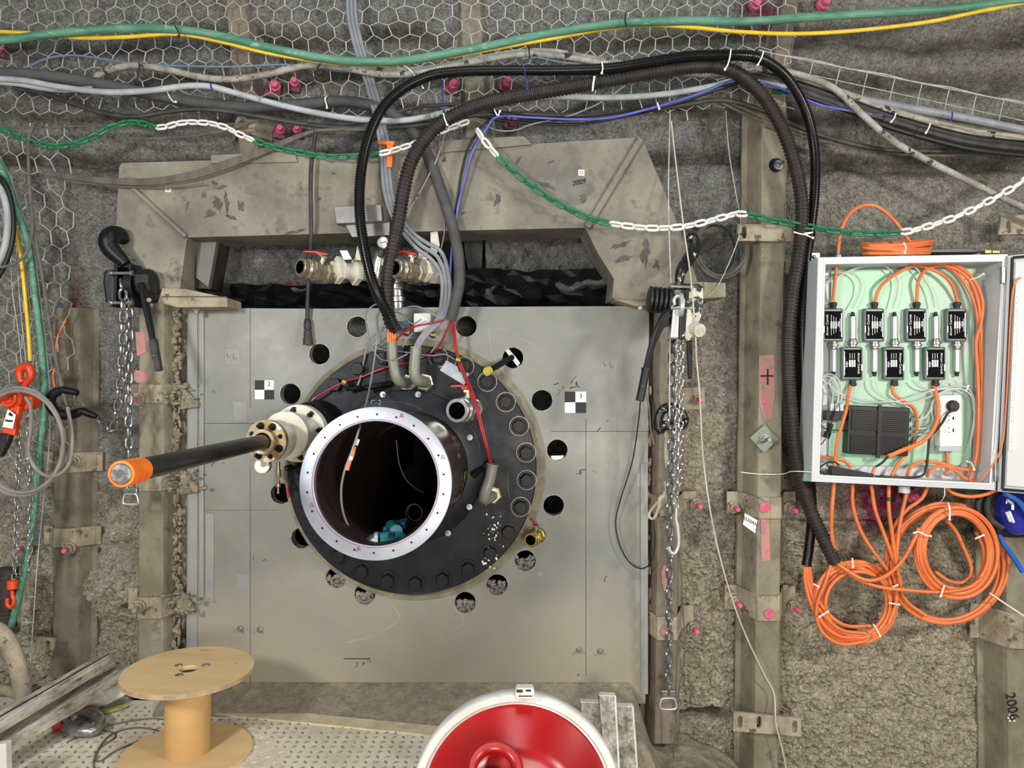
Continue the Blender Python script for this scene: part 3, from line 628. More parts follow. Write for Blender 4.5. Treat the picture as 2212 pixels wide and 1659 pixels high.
slab('shim_stack', [[(1322, 612), (1500, 608), (1568, 611), (1568, 642), (1500, 646), (1322, 640)]], 0.05, 0.14, olive_m, bm_, .003)
slab('shim_stack', [[(1322, 640), (1440, 640), (1440, 652), (1375, 662), (1330, 648)]], 0.09, 0.14, clamp_m, bm_, .003)
for x, y in ((380, 670), (424, 670), (1383, 660), (1402, 655)):
    q = MB(); q.lathe(P(x, y-10, .07), (0, 0, -1), [(S(9), 0), (S(9), S(10)), (S(5), S(10)), (S(5), S(18))], 6, smooth=False); q.build('nut', crust_m if x < 1000 else whitepl, bm_, bevel=.002)
o = slab('section_flange', [[(408, 512), (476, 509), (455, 624), (392, 622)]], -0.03, .12, mat('dark_brown_steel', '3a332d', '2c2723', rough=.6, ns=6), bm_)
o = slab('section_flange', [[(424, 512), (470, 509), (450, 620), (424, 600)]], 0.0, .03, mat('slate_steel', '5c5b60', '6a6865', rough=.5, ns=6), bm_)
dirt = mat('black_smear', '4a4846', '5c5954', rough=.8, ns=20)
sm = [(470, 440, 10, 20), (455, 462, 14, 10), (490, 440, 5, 26), (478, 405, 12, 6), (520, 445, 9, 12), (440, 420, 6, 9), (463, 395, 8, 4), (500, 470, 12, 5), (405, 445, 4, 14), (1345, 560, 26, 7), (1395, 545, 12, 30), (1340, 530, 34, 6), (1418, 572, 9, 12), (1000, 460, 8, 3), (1190, 350, 9, 3), (1120, 345, 4, 12), (1180, 400, 22, 5), (960, 345, 5, 8), (1075, 430, 8, 16), (690, 430, 6, 3), (640, 500, 26, 4), (1260, 430, 12, 10), (720, 375, 5, 3)]
rr = random.Random(4)
for i, (x, y, a, b) in enumerate(sm):
    an = rr.uniform(-.6, .6); lp = blob(0, 0, a*.8, b*.8, 20, i+20, .55); lp = [(x+u*math.cos(an)-v*math.sin(an), y+u*math.sin(an)+v*math.cos(an)) for u, v in lp]
    decal('dirt_smear', lp, 0.1008, dirt, bm_, t=.001)
decal('paint_patch', blob(568, 410, 42, 14, 16, 9, .12), 0.1006, mat('dark_paint_patch', '64615a', '737067', rough=.7, ns=9), bm_, t=.001)
decal('paint_patch', blob(1240, 400, 44, 42, 18, 12, .15), 0.1006, mat('dark_grey_patch', '66645f', '7a766d', rough=.7, ns=9), bm_, t=.001)
for x, y in ((1256, 373), (363, 409)):
    s_ = 6.5 if x > 1000 else 6; q = MB(); q.pbox(x-s_, y-s_, x+s_, y+s_, .101, .1035); q.build('survey_mark', paper_m, bm_)['label'] = 'small square survey sticker'
    q = MB()
    for u, v in ((-.35, -.35), (.35, -.35), (-.35, .35), (.35, .35)): q.ball(P(x+u*s_, y+v*s_, .1035), S(1.5, .1), 6)
    q.tube(pts([(x-2, y), (x, y-2), (x+2, y), (x, y+2), (x-2, y)], .1045), .0008, 4); q.build('survey_ring', violet_ink, bm_)
text('2009', S(15, .1), ink_m, bm_, P(1250, 394, .104), -12, shear=.3)['label'] = 'handwritten number 2009'
# box section bracket over the beam middle
t = thing('folded_bracket', 'shiny folded steel bracket clamped to the middle of the beam', 'bracket', P(775, 512, .12))
slab('face', [[(721, 447), (823, 442), (826, 477), (726, 483)]], 0.17, .05, mat('bare_sheet_steel', '77777a', '8c8a88', rough=.38, metal=.5, ns=8), t, .002)
slab('leg', [[(744, 484), (842, 479), (842, 508), (760, 512)]], 0.13, .05, MATS['bare_sheet_steel'], t, .002)
# dark sheet and broken slabs in the cavity
q = MB(); rr = random.Random(9)
cx = [1000+i*23 for i in range(16)]; v = []; cols = len(cx)
for j in range(8):
    for i, x in enumerate(cx): v.append(P(x+rr.uniform(-8, 8), 584+j*14+rr.uniform(-5, 5), -0.10-0.045*j+rr.uniform(-.035, .035)))
q.add(v, [(j*cols+i, j*cols+i+1, (j+1)*cols+i+1, (j+1)*cols+i) for j in range(7) for i in range(cols-1)])
tag(q.build('crumpled_sheet', film_m), 'crumpled dark plastic sheet lying in the gap under the right of the beam', 'plastic sheet')
q = MB(); v = []
for j in range(6):
    for i in range(20): v.append(P(500+i*24+rr.uniform(-8, 8), 615+j*12+rr.uniform(-4, 4), -0.16-0.05*j+rr.uniform(-.03, .03)))
q.add(v, [(j*20+i, j*20+i+1, (j+1)*20+i+1, (j+1)*20+i) for j in range(5) for i in range(19)])
tag(q.build('crumpled_sheet', film_m), 'dark plastic sheet in the gap under the left of the beam', 'plastic sheet')
q = MB(); q.prism([P(1000, 500, -.18), P(1044, 498, -.18), P(1040, 592, -.18), P(1020, 610, -.18), P(1006, 560, -.18)], (0, .05, 0))
tag(q.build('hanging_foil', film_m), 'dark shredded foil hanging beside the grey corrugated hose', 'foil')
# ================================================================ flanged casing pipe
cb, ce = P(893, 1010, 0.0), P(811, 1044, 0.80)
ax = (ce-cb).normalized(); RB = S(270, .06)
cp = thing('flanged_casing_pipe', 'big black-flanged steel pipe with machined white-metal end ring', 'pipe', P(893, 1283, 0))
q = MB(); q.lathe(P(893, 1012, .0), OUT, [(S(150), -.04), (RB, 0), (RB, .05), (RB-.004, .056), (.20, .056), (.20, -.04)], 96, smooth=True, closed=True); q.build('base_flange', dark_fl, cp, bevel=.0)
q = MB(); q.ring(P(897, 1013, 0), OUT, S(281), S(262), .012, 96); q.build('sealant_bead', tan_m, cp)
bb = bolt_mesh('flange_bolt', S(15, .06), 0.030, black_m, 0.0, True)
for k in range(26):
    a = math.radians(5.8+13.846*k); x, y = 893+246*math.cos(a), 1012+246*math.sin(a)
    o = inst(bb, 'flange_bolt', cp, frame(P(x, y, 0.056), OUT, Vector((math.cos(k), 0, math.sin(k)))))
    if k in (3,):
        o.name = 'flange_bolt'; o['label'] = 'flange bolt splashed with white paint'
        q = MB(); rr = random.Random(2)
        for i in range(16): q.ball(P(x+rr.uniform(-13, 13), y+rr.uniform(-13, 16), .079), rr.uniform(.002, .007), 7, sc3=(1, .2, 1.3))
        q.build('paint_splash', whitepl, cp)
    if k in (24, 25, 23, 22, 21, 20, 0, 1):
        q = MB(); q.ring(P(x, y, .0560), OUT, S(21.4, .06), S(20.2, .06), .003, 24); q.build('washer_rim', wire_m, cp)
q = MB(); q.lathe(P(880, 1007, .056), OUT, [(.20, 0), (S(168, .1), 0), (S(168, .1), .035), (S(164, .1), .04), (.20, .04)], 80, closed=True); q.build('collar', dark_fl, cp)
nut = bolt_mesh('collar_nut', .009, .008, zinc_m, .012)
for x, y in ((827, 852), (903, 852), (1015, 945), (1014, 1095), (968, 1152), (750, 930), (736, 1050)): put_bolt(nut, cp, x, y, .097, 'small zinc nut', d=ax, name='collar_nut')
R_end = .243; r_in = .199
c0 = P(893, 1010, .05)
L = (ce-c0).length
q = MB(); q.lathe(c0, ax, [(.236, 0), (.236, L-.02), (r_in+.004, L-.02)], 96, caps=False); q.build('barrel', barrel_m, cp)
q = MB(); q.lathe(c0-ax*1.3, ax, [(0, 0), (r_in, 0), (r_in, 1.3+L-.004)], 96, caps=False); q.build('bore', bore_m, cp, recalc=False)
q = MB(); q.lathe(ce, ax, [(R_end, -.022), (R_end+.002, -.02), (R_end+.002, -.001), (R_end, 0), (r_in+.002, 0), (r_in, -.002), (r_in, -.022)], 120, closed=True); ring_o = q.build('end_flange', alu_m, cp)
ring_o['label'] = 'machined bright metal end ring'
q = MB()
zf = frame(ce, ax, Vector((1, 0, 0)))
for k in range(22):
    a = 2*math.pi*k/22+.13; c = zf @ Vector(((R_end-.022)*math.cos(a), (R_end-.022)*math.sin(a), .0008)); q.cyl(c-ax*.002, c+ax*.0004, .0035, n=12)
q.build('screw_holes', black_m, cp)
q = MB(); q.ring(ce+ax*.0002, ax, r_in+.0062, r_in+.0045, .0006, 100); 
for a in (200, 255, 70, 20): 
    c = zf @ Vector(((R_end-.02)*math.cos(math.radians(a)), (R_end-.02)*math.sin(math.radians(a)), .001)); q.tube([c, c+Vector((.006, 0, .014)), c+Vector((.012, 0, .002)), c+Vector((.004, 0, .006))], .0009, 4, .004)
q.build('marker_line', violet_ink, cp)
q = MB()
c = P(766, 1192, .803)
q.tube([c+Vector((-.008, 0, -.012)), c+Vector((0, -.002, .014)), c+Vector((.01, 0, -.012))], .0012, 4, .01); q.tube([c+Vector((-.004, -.001, -.002)), c+Vector((.006, -.001, -.002))], .0011, 4, .01); q.tube([c+Vector((-.004, 0, -.008)), c+Vector((-.014, 0, -.014)), c+Vector((-.01, 0, -.024))], .0009, 4, .005)
q.build('marker_scribble', ink_m, cp)
# flaked paint patches on the barrel
q = MB(); rr = random.Random(3); fr = frame(c0, ax, Vector((1, 0, 0)))
def barrel_pt(a, t, r=.2368): return fr @ Vector((r*math.cos(a), r*math.sin(a), t))
def bpatch(a0, t0, da, dt, n=9):
    cnt = barrel_pt(a0, t0, .2369); lp = []
    for i in range(n):
        th = 2*math.pi*i/n; j = rr.uniform(.55, 1.3); lp.append(barrel_pt(a0+da*j*math.cos(th), t0+dt*j*math.sin(th), .2369))
    q.add([cnt]+lp, [(0, i+1, (i+1) % n+1) for i in range(n)])
sgn = 1 if barrel_pt(math.pi/2, 0).z > c0.z else -1
for i in range(16): bpatch(sgn*rr.uniform(-.55, -.0), rr.uniform(.12, .34), rr.uniform(.03, .07), rr.uniform(.008, .03))
for i in range(10): bpatch(sgn*rr.uniform(.25, .62), rr.uniform(.2, .42), rr.uniform(.02, .05), rr.uniform(.01, .03))
q.build('flaked_patch', mat('ochre_patch', 'a07a42', '7d5c30', rough=.6, ns=40), cp, recalc=False)
slab('tape_label', [[(964, 778), (1013, 806), (1003, 832), (950, 800)]], .062, .002, tape_m, cp)['label'] = 'pale strip of tape'
slab('painted_elbow_shadow', [[(940, 757), (957, 752), (945, 800), (930, 830), (922, 820), (934, 790)]], .060, .004, black_m, cp)  # thin black slab painting in the elbow pipes' cast shadow on the flange
q = MB(); rr = random.Random(5)
for i in range(38): q.ball(P(1062+rr.gauss(0, 9), 1150+rr.gauss(0, 34), .057), rr.uniform(.001, .0045), 6, sc3=(1, .2, 1.4))
for i in range(10): q.ball(P(1045+rr.uniform(-5, 5), 1202+rr.uniform(-6, 16), .057), rr.uniform(.002, .005), 6, sc3=(1, .2, 1.4))
q.build('paint_splash', whitepl, cp)
q = MB(); q.tube(pts([(1098, 1018), (1097, 1045), (1100, 1074)], .058), .0015, 5); q.build('green_scratch', greenpl, cp)
q = MB(); q.tube(pts([(790, 877, .7), (840, 868, .55), (880, 872, .5), (912, 885, .45)], None), .0015, 5); tag(q.build('scrap_wire', chrome_m), 'short shiny wire lying on top of the big pipe', 'wire')
text('C-2', S(15, .5), grey_cab, cp, P(812, 870, .60), 0)['label'] = 'handwritten C-2'

# ---- fittings standing on the flange
def elbow(label, path, h, r_px, nut_at, nut_dir, cables=None):
    t = thing('elbow_pipe', label, 'pipe', P(path[-1][0], path[-1][1], path[-1][2] if len(path[-1]) > 2 else h)); p = pts(path, h); q = MB(); q.tube(p, S(r_px, .15), 20, .01); q.build('pipe', pvc_m, t)
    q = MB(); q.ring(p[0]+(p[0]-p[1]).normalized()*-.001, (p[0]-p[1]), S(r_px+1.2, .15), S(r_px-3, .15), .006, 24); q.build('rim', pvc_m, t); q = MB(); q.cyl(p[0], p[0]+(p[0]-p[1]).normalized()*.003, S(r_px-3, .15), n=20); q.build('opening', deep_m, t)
    q = MB(); q.lathe(P(*nut_at), nut_dir, [(S(20), 0), (S(20), .02), (S(16), .024)], 6, smooth=False); q.build('hex_nut', nickel_m, t, bevel=.002); return t
elbow('left of the two grey elbow pipes on top of the flange, orange cables entering it', [(846, 742, .17), (848, 775, .17), (854, 808, .17), (862, 824, .15), (876, 828, .10), (884, 828, .06)], None, 11, (882, 828, .056), OUT)
elbow('right of the two grey elbow pipes on top of the flange, grey cables entering it', [(899, 752, .17), (896, 780, .17), (895, 806, .17), (902, 822, .15), (915, 826, .10), (924, 826, .06)], None, 12, (918, 826, .056), OUT)
elbow('grey elbow pipe on the right face of the big flange, red tubes entering it', [(1064, 1005, .17), (1058, 1035, .17), (1048, 1065, .17), (1046, 1078, .14), (1056, 1076, .10), (1068, 1068, .06)], None, 12, (1064, 1068, .056), OUT)
def ballvalve(name, label, c, d, r, m, hm, hdir, hlen, h_up=None, segs=None, wide=False):
    "c: world point of the open front end, d: axis pointing to the front, r: outer radius"
    t = thing(name, label, 'valve', c-Vector((0, 0, r))); d = Vector(d).normalized(); q = MB()
    q.lathe(c, -d, [(r*.72, 0), (r, 0), (r, r*.35), (r*.86, r*.4), (r*.86, r*.8), (r*1.05, r*.85), (r*1.05, r*1.3), (r*.9, r*1.4)], 28, closed=False)
    q.lathe(c-d*r*1.35, -d, [(r*1.12, 0), (r*1.12, r*.6), (r*.9, r*.75), (r*.95, r*1.6), (r*1.12, r*1.7), (r*1.12, r*2.3), (r*.8, r*2.4), (r*.8, r*3.4)], 8, smooth=False)
    b = q.build('valve_body', m, t, bevel=r*.06)
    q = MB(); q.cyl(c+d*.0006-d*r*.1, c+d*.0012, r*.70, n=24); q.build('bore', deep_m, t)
    up = Vector(h_up or (0, 0, 1)); s0 = c-d*r*2.4+up*r*.9
    q = MB(); q.cyl(s0-up*r*.3, s0+up*r*.75, r*.28, n=12); q.lathe(s0+up*r*.55, up, [(r*.45, 0), (r*.45, r*.2)], 6, smooth=False); q.build('stem', nickel_m, t)
    hd = Vector(hdir).normalized(); p0 = s0+up*r*.8
    q = MB(); sd = hd.cross(up).normalized()*(r*.26); q.prism([p0-hd*r*.4-sd, p0+hd*r*.5-sd, p0+hd*hlen*.4+up*r*.2-sd*.9, p0+hd*hlen+up*r*.25-sd*.9, p0+hd*hlen+up*r*.25+sd*.9, p0+hd*hlen*.4+up*r*.2+sd*.9, p0+hd*r*.5+sd, p0-hd*r*.4+sd], up*r*.18)
    q.build('handle', hm, t, bevel=r*.05)['label'] = 'red lever handle' if hm is red_pl else 'handle'
    return t
v1 = ballvalve('ball_valve', 'left brass ball valve with red handle, under the bracket beam', P(648, 577, .22), (-.62, -.72, .06), .038, nickel_m, red_pl, (-1, -.05, 0.02), .085, (0.28, 0, 1))
v2 = ballvalve('ball_valve', 'brass ball valve with red handle behind the corrugated hoses', P(852, 579, .22), (-.55, -.82, 0.02), .040, nickel_m, red_pl, (-1, 0, .02), .085, (0.1, 0, 1))
ballvalve('ball_valve', 'chrome ball valve facing forward on the big flange, short red handle', P(987, 887, .22), (-.3, -.95, 0), .050, chrome_m, red_pl, (-1, 0, -.06), .07)
ballvalve('ball_valve', 'small brass ball valve low right of the big flange', P(1146, 1167, .12), (-.35, -.93, 0), .030, brass_m, red_pl, (-.75, -.4, .5), .03)
def lathe_thing(name, label, cat, a, b, prof, m, n=24, sm=True, hexs=(), hm=None):
    t = thing(name, label, cat, b if b.z < a.z else a); d = (b-a).normalized(); q = MB(); q.lathe(a, d, prof, n, smooth=sm); q.build('body', m, t)
    for z0, z1, r in hexs: q = MB(); q.lathe(a+d*z0, d, [(r, 0), (r, z1-z0)], 6, smooth=False); q.build('hex_collar', hm or m, t, bevel=.002)
    return t
a, b = P(715, 582, .12), P(832, 594, -.04); lathe_thing('pipe_union', 'white pipe union behind the left brass valve', 'pipe fitting', a, b, [(.034, 0), (.034, (b-a).length)], white_fl, hexs=((.02, .045, .058), (.10, .125, .058)), hm=white_fl)
a, b = P(908, 582, .10), P(955, 592, -.02); lathe_thing('pipe_union', 'white pipe union behind the right brass valve, left of the grey hose', 'pipe fitting', a, b, [(.046, 0), (.046, (b-a).length)], white_fl, hexs=((.0, .03, .052), (.06, .09, .052)), hm=white_fl)
slab('plastic_tab', [[(734, 541), (750, 541), (760, 560), (742, 561)]], .13, .003, whitepl)
o = bpy.data.objects['plastic_tab']; tag(o, 'small white plastic tab left, above the left brass valve', 'tag', 'white tabs by the valves')
for lp, lb in (([(772, 530), (780, 562), (766, 562)], 'narrow white plastic tab beside the black hose'), ([(905, 540), (924, 545), (921, 567), (903, 560)], 'white plastic tab above the right brass valve'), ([(930, 502), (945, 500), (950, 530), (942, 552), (930, 545)], 'rust-stained white wedge sheet hanging under the beam')):
    tag(slab('plastic_tab', [lp], .09, .003, white_fl), lb, 'tag', 'white tabs by the valves')
q = thing('pressure_gauge', 'small round pressure gauge between the two brass valves', 'gauge', P(827, 545, .1))
g = MB(); gc = P(827, 524, .16); g.lathe(gc, OUT, [(S(12, .16), -.02), (S(13, .16), -.018), (S(13, .16), .002), (S(11, .16), .002), (S(11, .16), -.004)], 28); g.cyl(P(827, 536, .15), P(822, 552, .1), .012); g.build('case', zinc_m, q)
g = MB(); g.cyl(gc, gc+OUT*.0015, S(11, .16), n=28); g.build('dial', paper_m, q)
g = MB(); g.tube([gc+Vector((-.008, -.003, -.002)), gc+Vector((.014, -.003, .003))], .0012, 4); g.build('needle', ink_m, q)
lathe_thing('pipe_elbow', 'stepped zinc pipe elbow below the pressure gauge', 'pipe fitting', P(824, 542, .08), P(812, 612, .03), [(.020, 0), (.03, .01), (.03, .03), (.036, .04), (.036, .07), (.042, .08), (.042, .14)], zinc_m)
lathe_thing('standpipe', 'zinc hose coupling rising from behind the plate, left of the orange cables', 'pipe fitting', P(857, 598, -.05), P(860, 672, -.05), [(.028, 0), (.028, .03), (.034, .035), (.034, .055), (.028, .06), (.028, .085), (.035, .09), (.035, .11), (.03, .115), (.03, .15)], zinc_m)
lathe_thing('standpipe', 'zinc hose coupling rising from behind the plate beside the thick grey hose', 'pipe fitting', P(963, 600, -.05), P(964, 668, -.05), [(.022, 0), (.022, .03), (.03, .035), (.03, .055), (.024, .06), (.024, .085), (.03, .09), (.03, .14)], zinc_m)
q = MB(); q.pbox(893, 676, 931, 718, .02, .07); o = q.build('plastic_box', mat('milky_plastic', 'd5d6d2', 'c5c6c1', rough=.35), bevel=.006); tag(o, 'small translucent white plastic junction box above the flange', 'junction box')
q = MB(); q.pbox(855, 694, 885, 720, .02, .06); tag(q.build('connector_block', mat('blue_grey_plastic', '5e6675', rough=.4), bevel=.004), 'blue-grey connector block behind the orange cables', 'connector')
# small stubs on the flange around the collar
for i, (a, b, r, lb) in enumerate((((790, 838, .12), (845, 828, .07), 6, 'black threaded stub left of the elbow pipes'), ((748, 840, .11), (782, 838, .07), 5, 'tiny black tube stub on the flange top left'), ((1022, 1028, .14), (1055, 1000, .07), 6, 'black tube stub left of the right grey elbow'), ((618, 1012, .14), (650, 1003, .07), 6, 'black tube stub left of the pipe ring'))):
    t = thing('tube_stub', lb, 'tube', P(*b)); q = MB(); p0, p1 = P(*a), P(*b); q.cyl(p0, p1, S(r, .1)); q.build('tube', black_m, t); q = MB(); q.cyl(p0+(p0-p1).normalized()*.001, p0, S(r-3, .1)); q.build('bore', MATS['dark_scratch'], t)
q = MB(); q.cyl(P(632, 1005, .10), P(634, 985, .10), S(10, .1)); tag(q.build('rubber_sleeve', mat('olive_rubber', '3f4238', rough=.5)), 'olive rubber sleeve under the cream flanges', 'sleeve')
# hammer-like rod in the upper right hole
t = thing('threaded_rod', 'dark rod with yellow end cap poking out of the upper right plate hole', 'rod', P(1108, 773, 0)); q = MB(); q.cyl(P(1056, 801, .12), P(1106, 772, -.01), .013, n=16); q.build('shaft', black_m, t)
q = MB(); q.cyl(P(1051, 803, .135), P(1057, 800, .118), .018, n=20); q.build('end_cap', yel2_m, t)['label'] = 'yellow end cap'
q = MB(); q.prism([P(1090, 756, -.005), P(1098, 752, -.005), P(1124, 784, -.005), P(1118, 792, -.005)], (0, .02, 0)); q.build('cross_plate', zinc_m, t)
# left spur: cream flanges and long black pipe
sp = thing('spur_pipe', 'cream flanged spur left of the big pipe with a long black tube', 'pipe', P(640, 1000, .1))
c1, c2, c3 = P(672, 920, .06), P(638, 942, .22), P(574, 953, .52); dx = (c3-P(640, 940, .15)).normalized(); dx = OUT*.97+Vector((-.12, 0, 0)); dx.normalize()
q = MB(); q.cyl(P(665, 925, .06), P(650, 936, .18), S(50), n=40); q.build('neck', zinc_m, sp)
q = MB(); q.cyl(P(690, 915, .06), P(672, 922, .12), S(52), n=40); q.build('rear_collar', black_m, sp)
q = MB(); q.lathe(P(652, 935, .17), dx, [(S(58), 0), (S(58), .04), (S(40), .045), (S(40), .12), (S(52, .3), .125), (S(52, .3), .16), (.05, .165)], 40); q.build('cream_flange', white_fl, sp, bevel=.002)
q = MB(); q.lathe(P(580, 952, .48), dx, [(.077, 0), (.077, .022), (.045, .023), (.045, .05), (.033, .05), (.033, .0)], 40); q.build('front_flange', rusty_fl, sp)['label'] = 'yellow-stained front flange'
q = MB(); q.lathe(P(600, 950, .40), dx, [(.074, 0), (.074, .06), (.070, .08)], 40); q.build('spacer', white_fl, sp)
b1 = bolt_mesh('bolt', .011, .012, black_m, .018)
fm = frame(P(580, 952, .48)+dx*.022, dx, Vector((1, 0, 0)))
for k in range(8):
    a = 2*math.pi*(k+.4)/8; c = fm @ Vector((.058*math.cos(a), .058*math.sin(a), 0)); o = inst(b1, 'bolt', sp, frame(c, dx) @ Matrix.Scale(.95 if k % 3 else .6, 4))
fm = frame(P(652, 935, .17)+dx*.04, dx, Vector((1, 0, 0)))
for k in range(8):
    a = 2*math.pi*(k+.2)/8; c = fm @ Vector((.094*math.cos(a), .094*math.sin(a), 0)); inst(b1, 'bolt', sp, frame(c, dx))
q = MB(); p0, p1 = P(574, 953, .50), P(266, 1023, 1.48); q.cyl(p0, p1, .0265, n=32); q.build('black_tube', mat('black_pe_pipe', '1b1918', '2a2725', rough=.35, ns=6), sp)
d_ = (p1-p0).normalized(); q = MB(); q.lathe(p1-d_*.06, d_, [(.0275, -.02), (.0295, -.018), (.030, .02), (.0305, .05), (.030, .068), (.024, .069), (.024, .0)], 28)
q.prism([P(244, 1018, 1.47), P(250, 1012, 1.47), P(240, 1032, 1.48), P(232, 1030, 1.48)], (0, .004, 0)); q.build('orange_tape_wrap', orange2_m, sp)['label'] = 'orange tape around the tube end'
q = MB(); q.cyl(p1-d_*.04, p1+d_*.0095, .0225, n=24); q.build('end_plug', mat('crumpled_foil', 'bfc2c6', '6f7276', rough=.3, metal=.6, ns=40, bs=60, bst=.8), sp)['label'] = 'shiny foil plug'
g = thing('pressure_gauge', 'round clear gauge hanging under the yellow-stained flange', 'gauge', P(566, 1022, .15)); q = MB(); gc = P(566, 1006, .2); q.lathe(gc, OUT, [(S(18, .2), -.02), (S(18, .2), .004), (S(16, .2), .004), (S(16, .2), -.002)], 28); q.build('case', nickel_m, g); q = MB(); q.cyl(gc, gc+OUT*.001, S(16, .2), n=28); q.build('dial', paper_m, g); q = MB(); q.cyl(gc+Vector((0, .01, 0)), P(572, 985, .3), .01); q.build('stem', nickel_m, g)
g = thing('drain_valve', 'tiny drain valve with red lever below the cream flanges', 'valve', P(602, 1062, .1)); q = MB(); q.lathe(P(601, 998, .15), (0, 0, -1), [(.008, 0), (.008, .03), (.011, .032), (.011, .06), (.007, .065), (.007, .085), (.012, .088), (.012, .1), (.005, .105), (.005, .13)], 14); q.build('body', nickel_m, g)
q = MB(); q.prism([P(618, 1046, .15), P(622, 1044, .15), P(624, 1075, .15), P(620, 1075, .15)], (0, .008, 0)); q.build('lever', red_pl, g)['label'] = 'red lever'; q = MB(); q.tube(pts([(603, 1036), (612, 1034), (620, 1046)], .15), .004, 6); q.build('lever_arm', nickel_m, g)
# drill in the bore
t = thing('cordless_drill', 'teal and black cordless drill lying in the mouth of the big pipe', 'drill', P(830, 1182, .6))
h = .73
q = MB(); a, b = P(818, 1166, h), P(872, 1163, h-.04); d_ = (b-a); q.lathe(a, d_, [(S(15, h), 0), (S(17, h), .02), (S(16, h), d_.length*.7), (S(12, h), d_.length)], 20); q.build('body', teal_m, t)
q = MB(); a2, b2 = P(787, 1169, h+.005), P(817, 1167, h); d2 = b2-a2; q.lathe(a2, d2, [(.003, 0), (.008, .004), (.014, .012), (.022, .022), (.024, d2.length)], 20); q.build('chuck', gun_m, t)
q = MB(); q.lathe(b2-d2*.25, d2, [(.0275, 0), (.0275, .012)], 20); q.build('silver_band', alu_m, t)
q = MB(); q.tube([P(856, 1148, h-.03), P(850, 1141, h-.10), P(846, 1136, h-.16)], .022, 12, .02); q.build('grip', teal_m, t)
q = MB(); q.pbox(825, 1133, 878, 1152, h-.26, h-.17, ang=-14); q.build('battery', teal_m, t, bevel=.01)
q = MB(); q.pbox(838, 1156, 850, 1162, h+.0, h+.032); q.build('logo_badge', black_m, t, bevel=.002)
# ================================================================ hoses and cables (name, label, category, path(px,py,distance from wall), radius in px, material)
cable('corrugated_hose', 'thick glossy black corrugated hose looping over to the right and down behind the cabinet', 'hose',
      [(852, 712, .16), (838, 680, .2), (812, 630, .24), (792, 560, .25), (778, 470, .25), (778, 390, .24), (792, 310, .24), (822, 240, .24), (866, 195, .24), (925, 165, .24), (990, 155, .24), (1090, 152, .24), (1200, 152, .24), (1310, 148, .24), (1400, 135, .24), (1490, 121, .24), (1580, 119, .24), (1640, 126, .22), (1690, 158, .18), (1725, 205, .15), (1748, 262, .12), (1760, 330, .10), (1760, 410, .09), (1752, 490, .08), (1742, 560, .08), (1734, 650, .08), (1732, 760, .07), (1734, 870, .05), (1742, 980, .04), (1752, 1060, .03), (1753, 1130, .03), (1748, 1180, .04), (1742, 1222, .05)], 11.5, hoseA, corr=.0105)
cable('corrugated_hose', 'thick brownish-black corrugated hose running beside the glossy one to the orange coils', 'hose',
      [(856, 716, .15), (842, 690, .17), (836, 650, .19), (838, 600, .2), (848, 540, .21), (862, 470, .21), (872, 410, .21), (888, 350, .21), (920, 298, .21), (965, 258, .21), (1030, 228, .21), (1120, 207, .21), (1240, 187, .21), (1360, 165, .21), (1460, 148, .21), (1540, 143, .2), (1595, 160, .18), (1640, 198, .16), (1678, 255, .15), (1706, 320, .14), (1726, 395, .13), (1733, 470, .12), (1724, 560, .12), (1710, 640, .12), (1702, 740, .12), (1704, 830, .12), (1712, 920, .11), (1724, 1010, .1), (1748, 1095, .1), (1775, 1155, .1), (1804, 1215, .1)], 15, hoseB, corr=.0155)
cable('corrugated_hose', 'grey corrugated hose coming from the left edge and dropping onto the flange', 'hose',
      [(-40, 158, .12), (60, 160, .12), (160, 172, .11), (260, 190, .1), (340, 206, .09), (430, 222, .08), (540, 232, .07), (640, 226, .06), (740, 219, .06), (820, 232, .05), (870, 262, .06), (905, 300, .09), (930, 350, .12), (952, 410, .14), (975, 480, .15), (990, 550, .15), (992, 610, .15), (982, 660, .14), (974, 692, .13)], 12.5, hoseC, corr=.0075)
cable('power_cable', 'long green garden-type hose spanning the whole top of the wall', 'hose',
      [(-60, 92, .2), (30, 84, .2), (120, 72, .2), (250, 62, .2), (385, 64, .2), (480, 79, .2), (590, 105, .2), (700, 126, .2), (800, 133, .2), (900, 127, .2), (1050, 100, .2), (1200, 70, .2), (1340, 50, .2), (1480, 45, .2), (1620, 46, .2), (1760, 36, .2), (1900, 28, .2), (2060, 18, .2), (2280, -8, .2)], 9, green_m, n=14)
bpy.data.objects['power_cable'].name = 'green_hose'
cable('power_cable', 'yellow cable running just under the green hose across the top', 'cable',
      [(-60, 66, .18), (30, 70, .18), (90, 74, .17), (180, 82, .17), (270, 80, .18), (385, 74, .19), (480, 91, .19), (580, 115, .19), (680, 131, .18), (760, 139, .17), (850, 139, .18), (960, 124, .19), (1080, 103, .19), (1200, 82, .19), (1300, 64, .17), (1400, 54, .17), (1490, 59, .19), (1600, 69, .2), (1720, 73, .2), (1850, 66, .2), (2000, 48, .2), (2120, 24, .2), (2280, -8, .2)], 4.2, yellow_m)
cable('signal_cable', 'thin dusty blue cable along the upper left netting', 'cable', [(60, 146, .06), (90, 130, .07), (130, 121, .07), (180, 121, .07), (300, 138, .07), (480, 144, .07), (620, 140, .06), (720, 152, .06), (830, 162, .06)], 2.2, lblue_cab)
cable('signal_cable', 'thin blue cable beside the dirty white one above the black hose', 'cable', [(1128, 127, .1), (1160, 124, .1), (1210, 134, .1), (1250, 138, .09)], 2, lblue_cab)
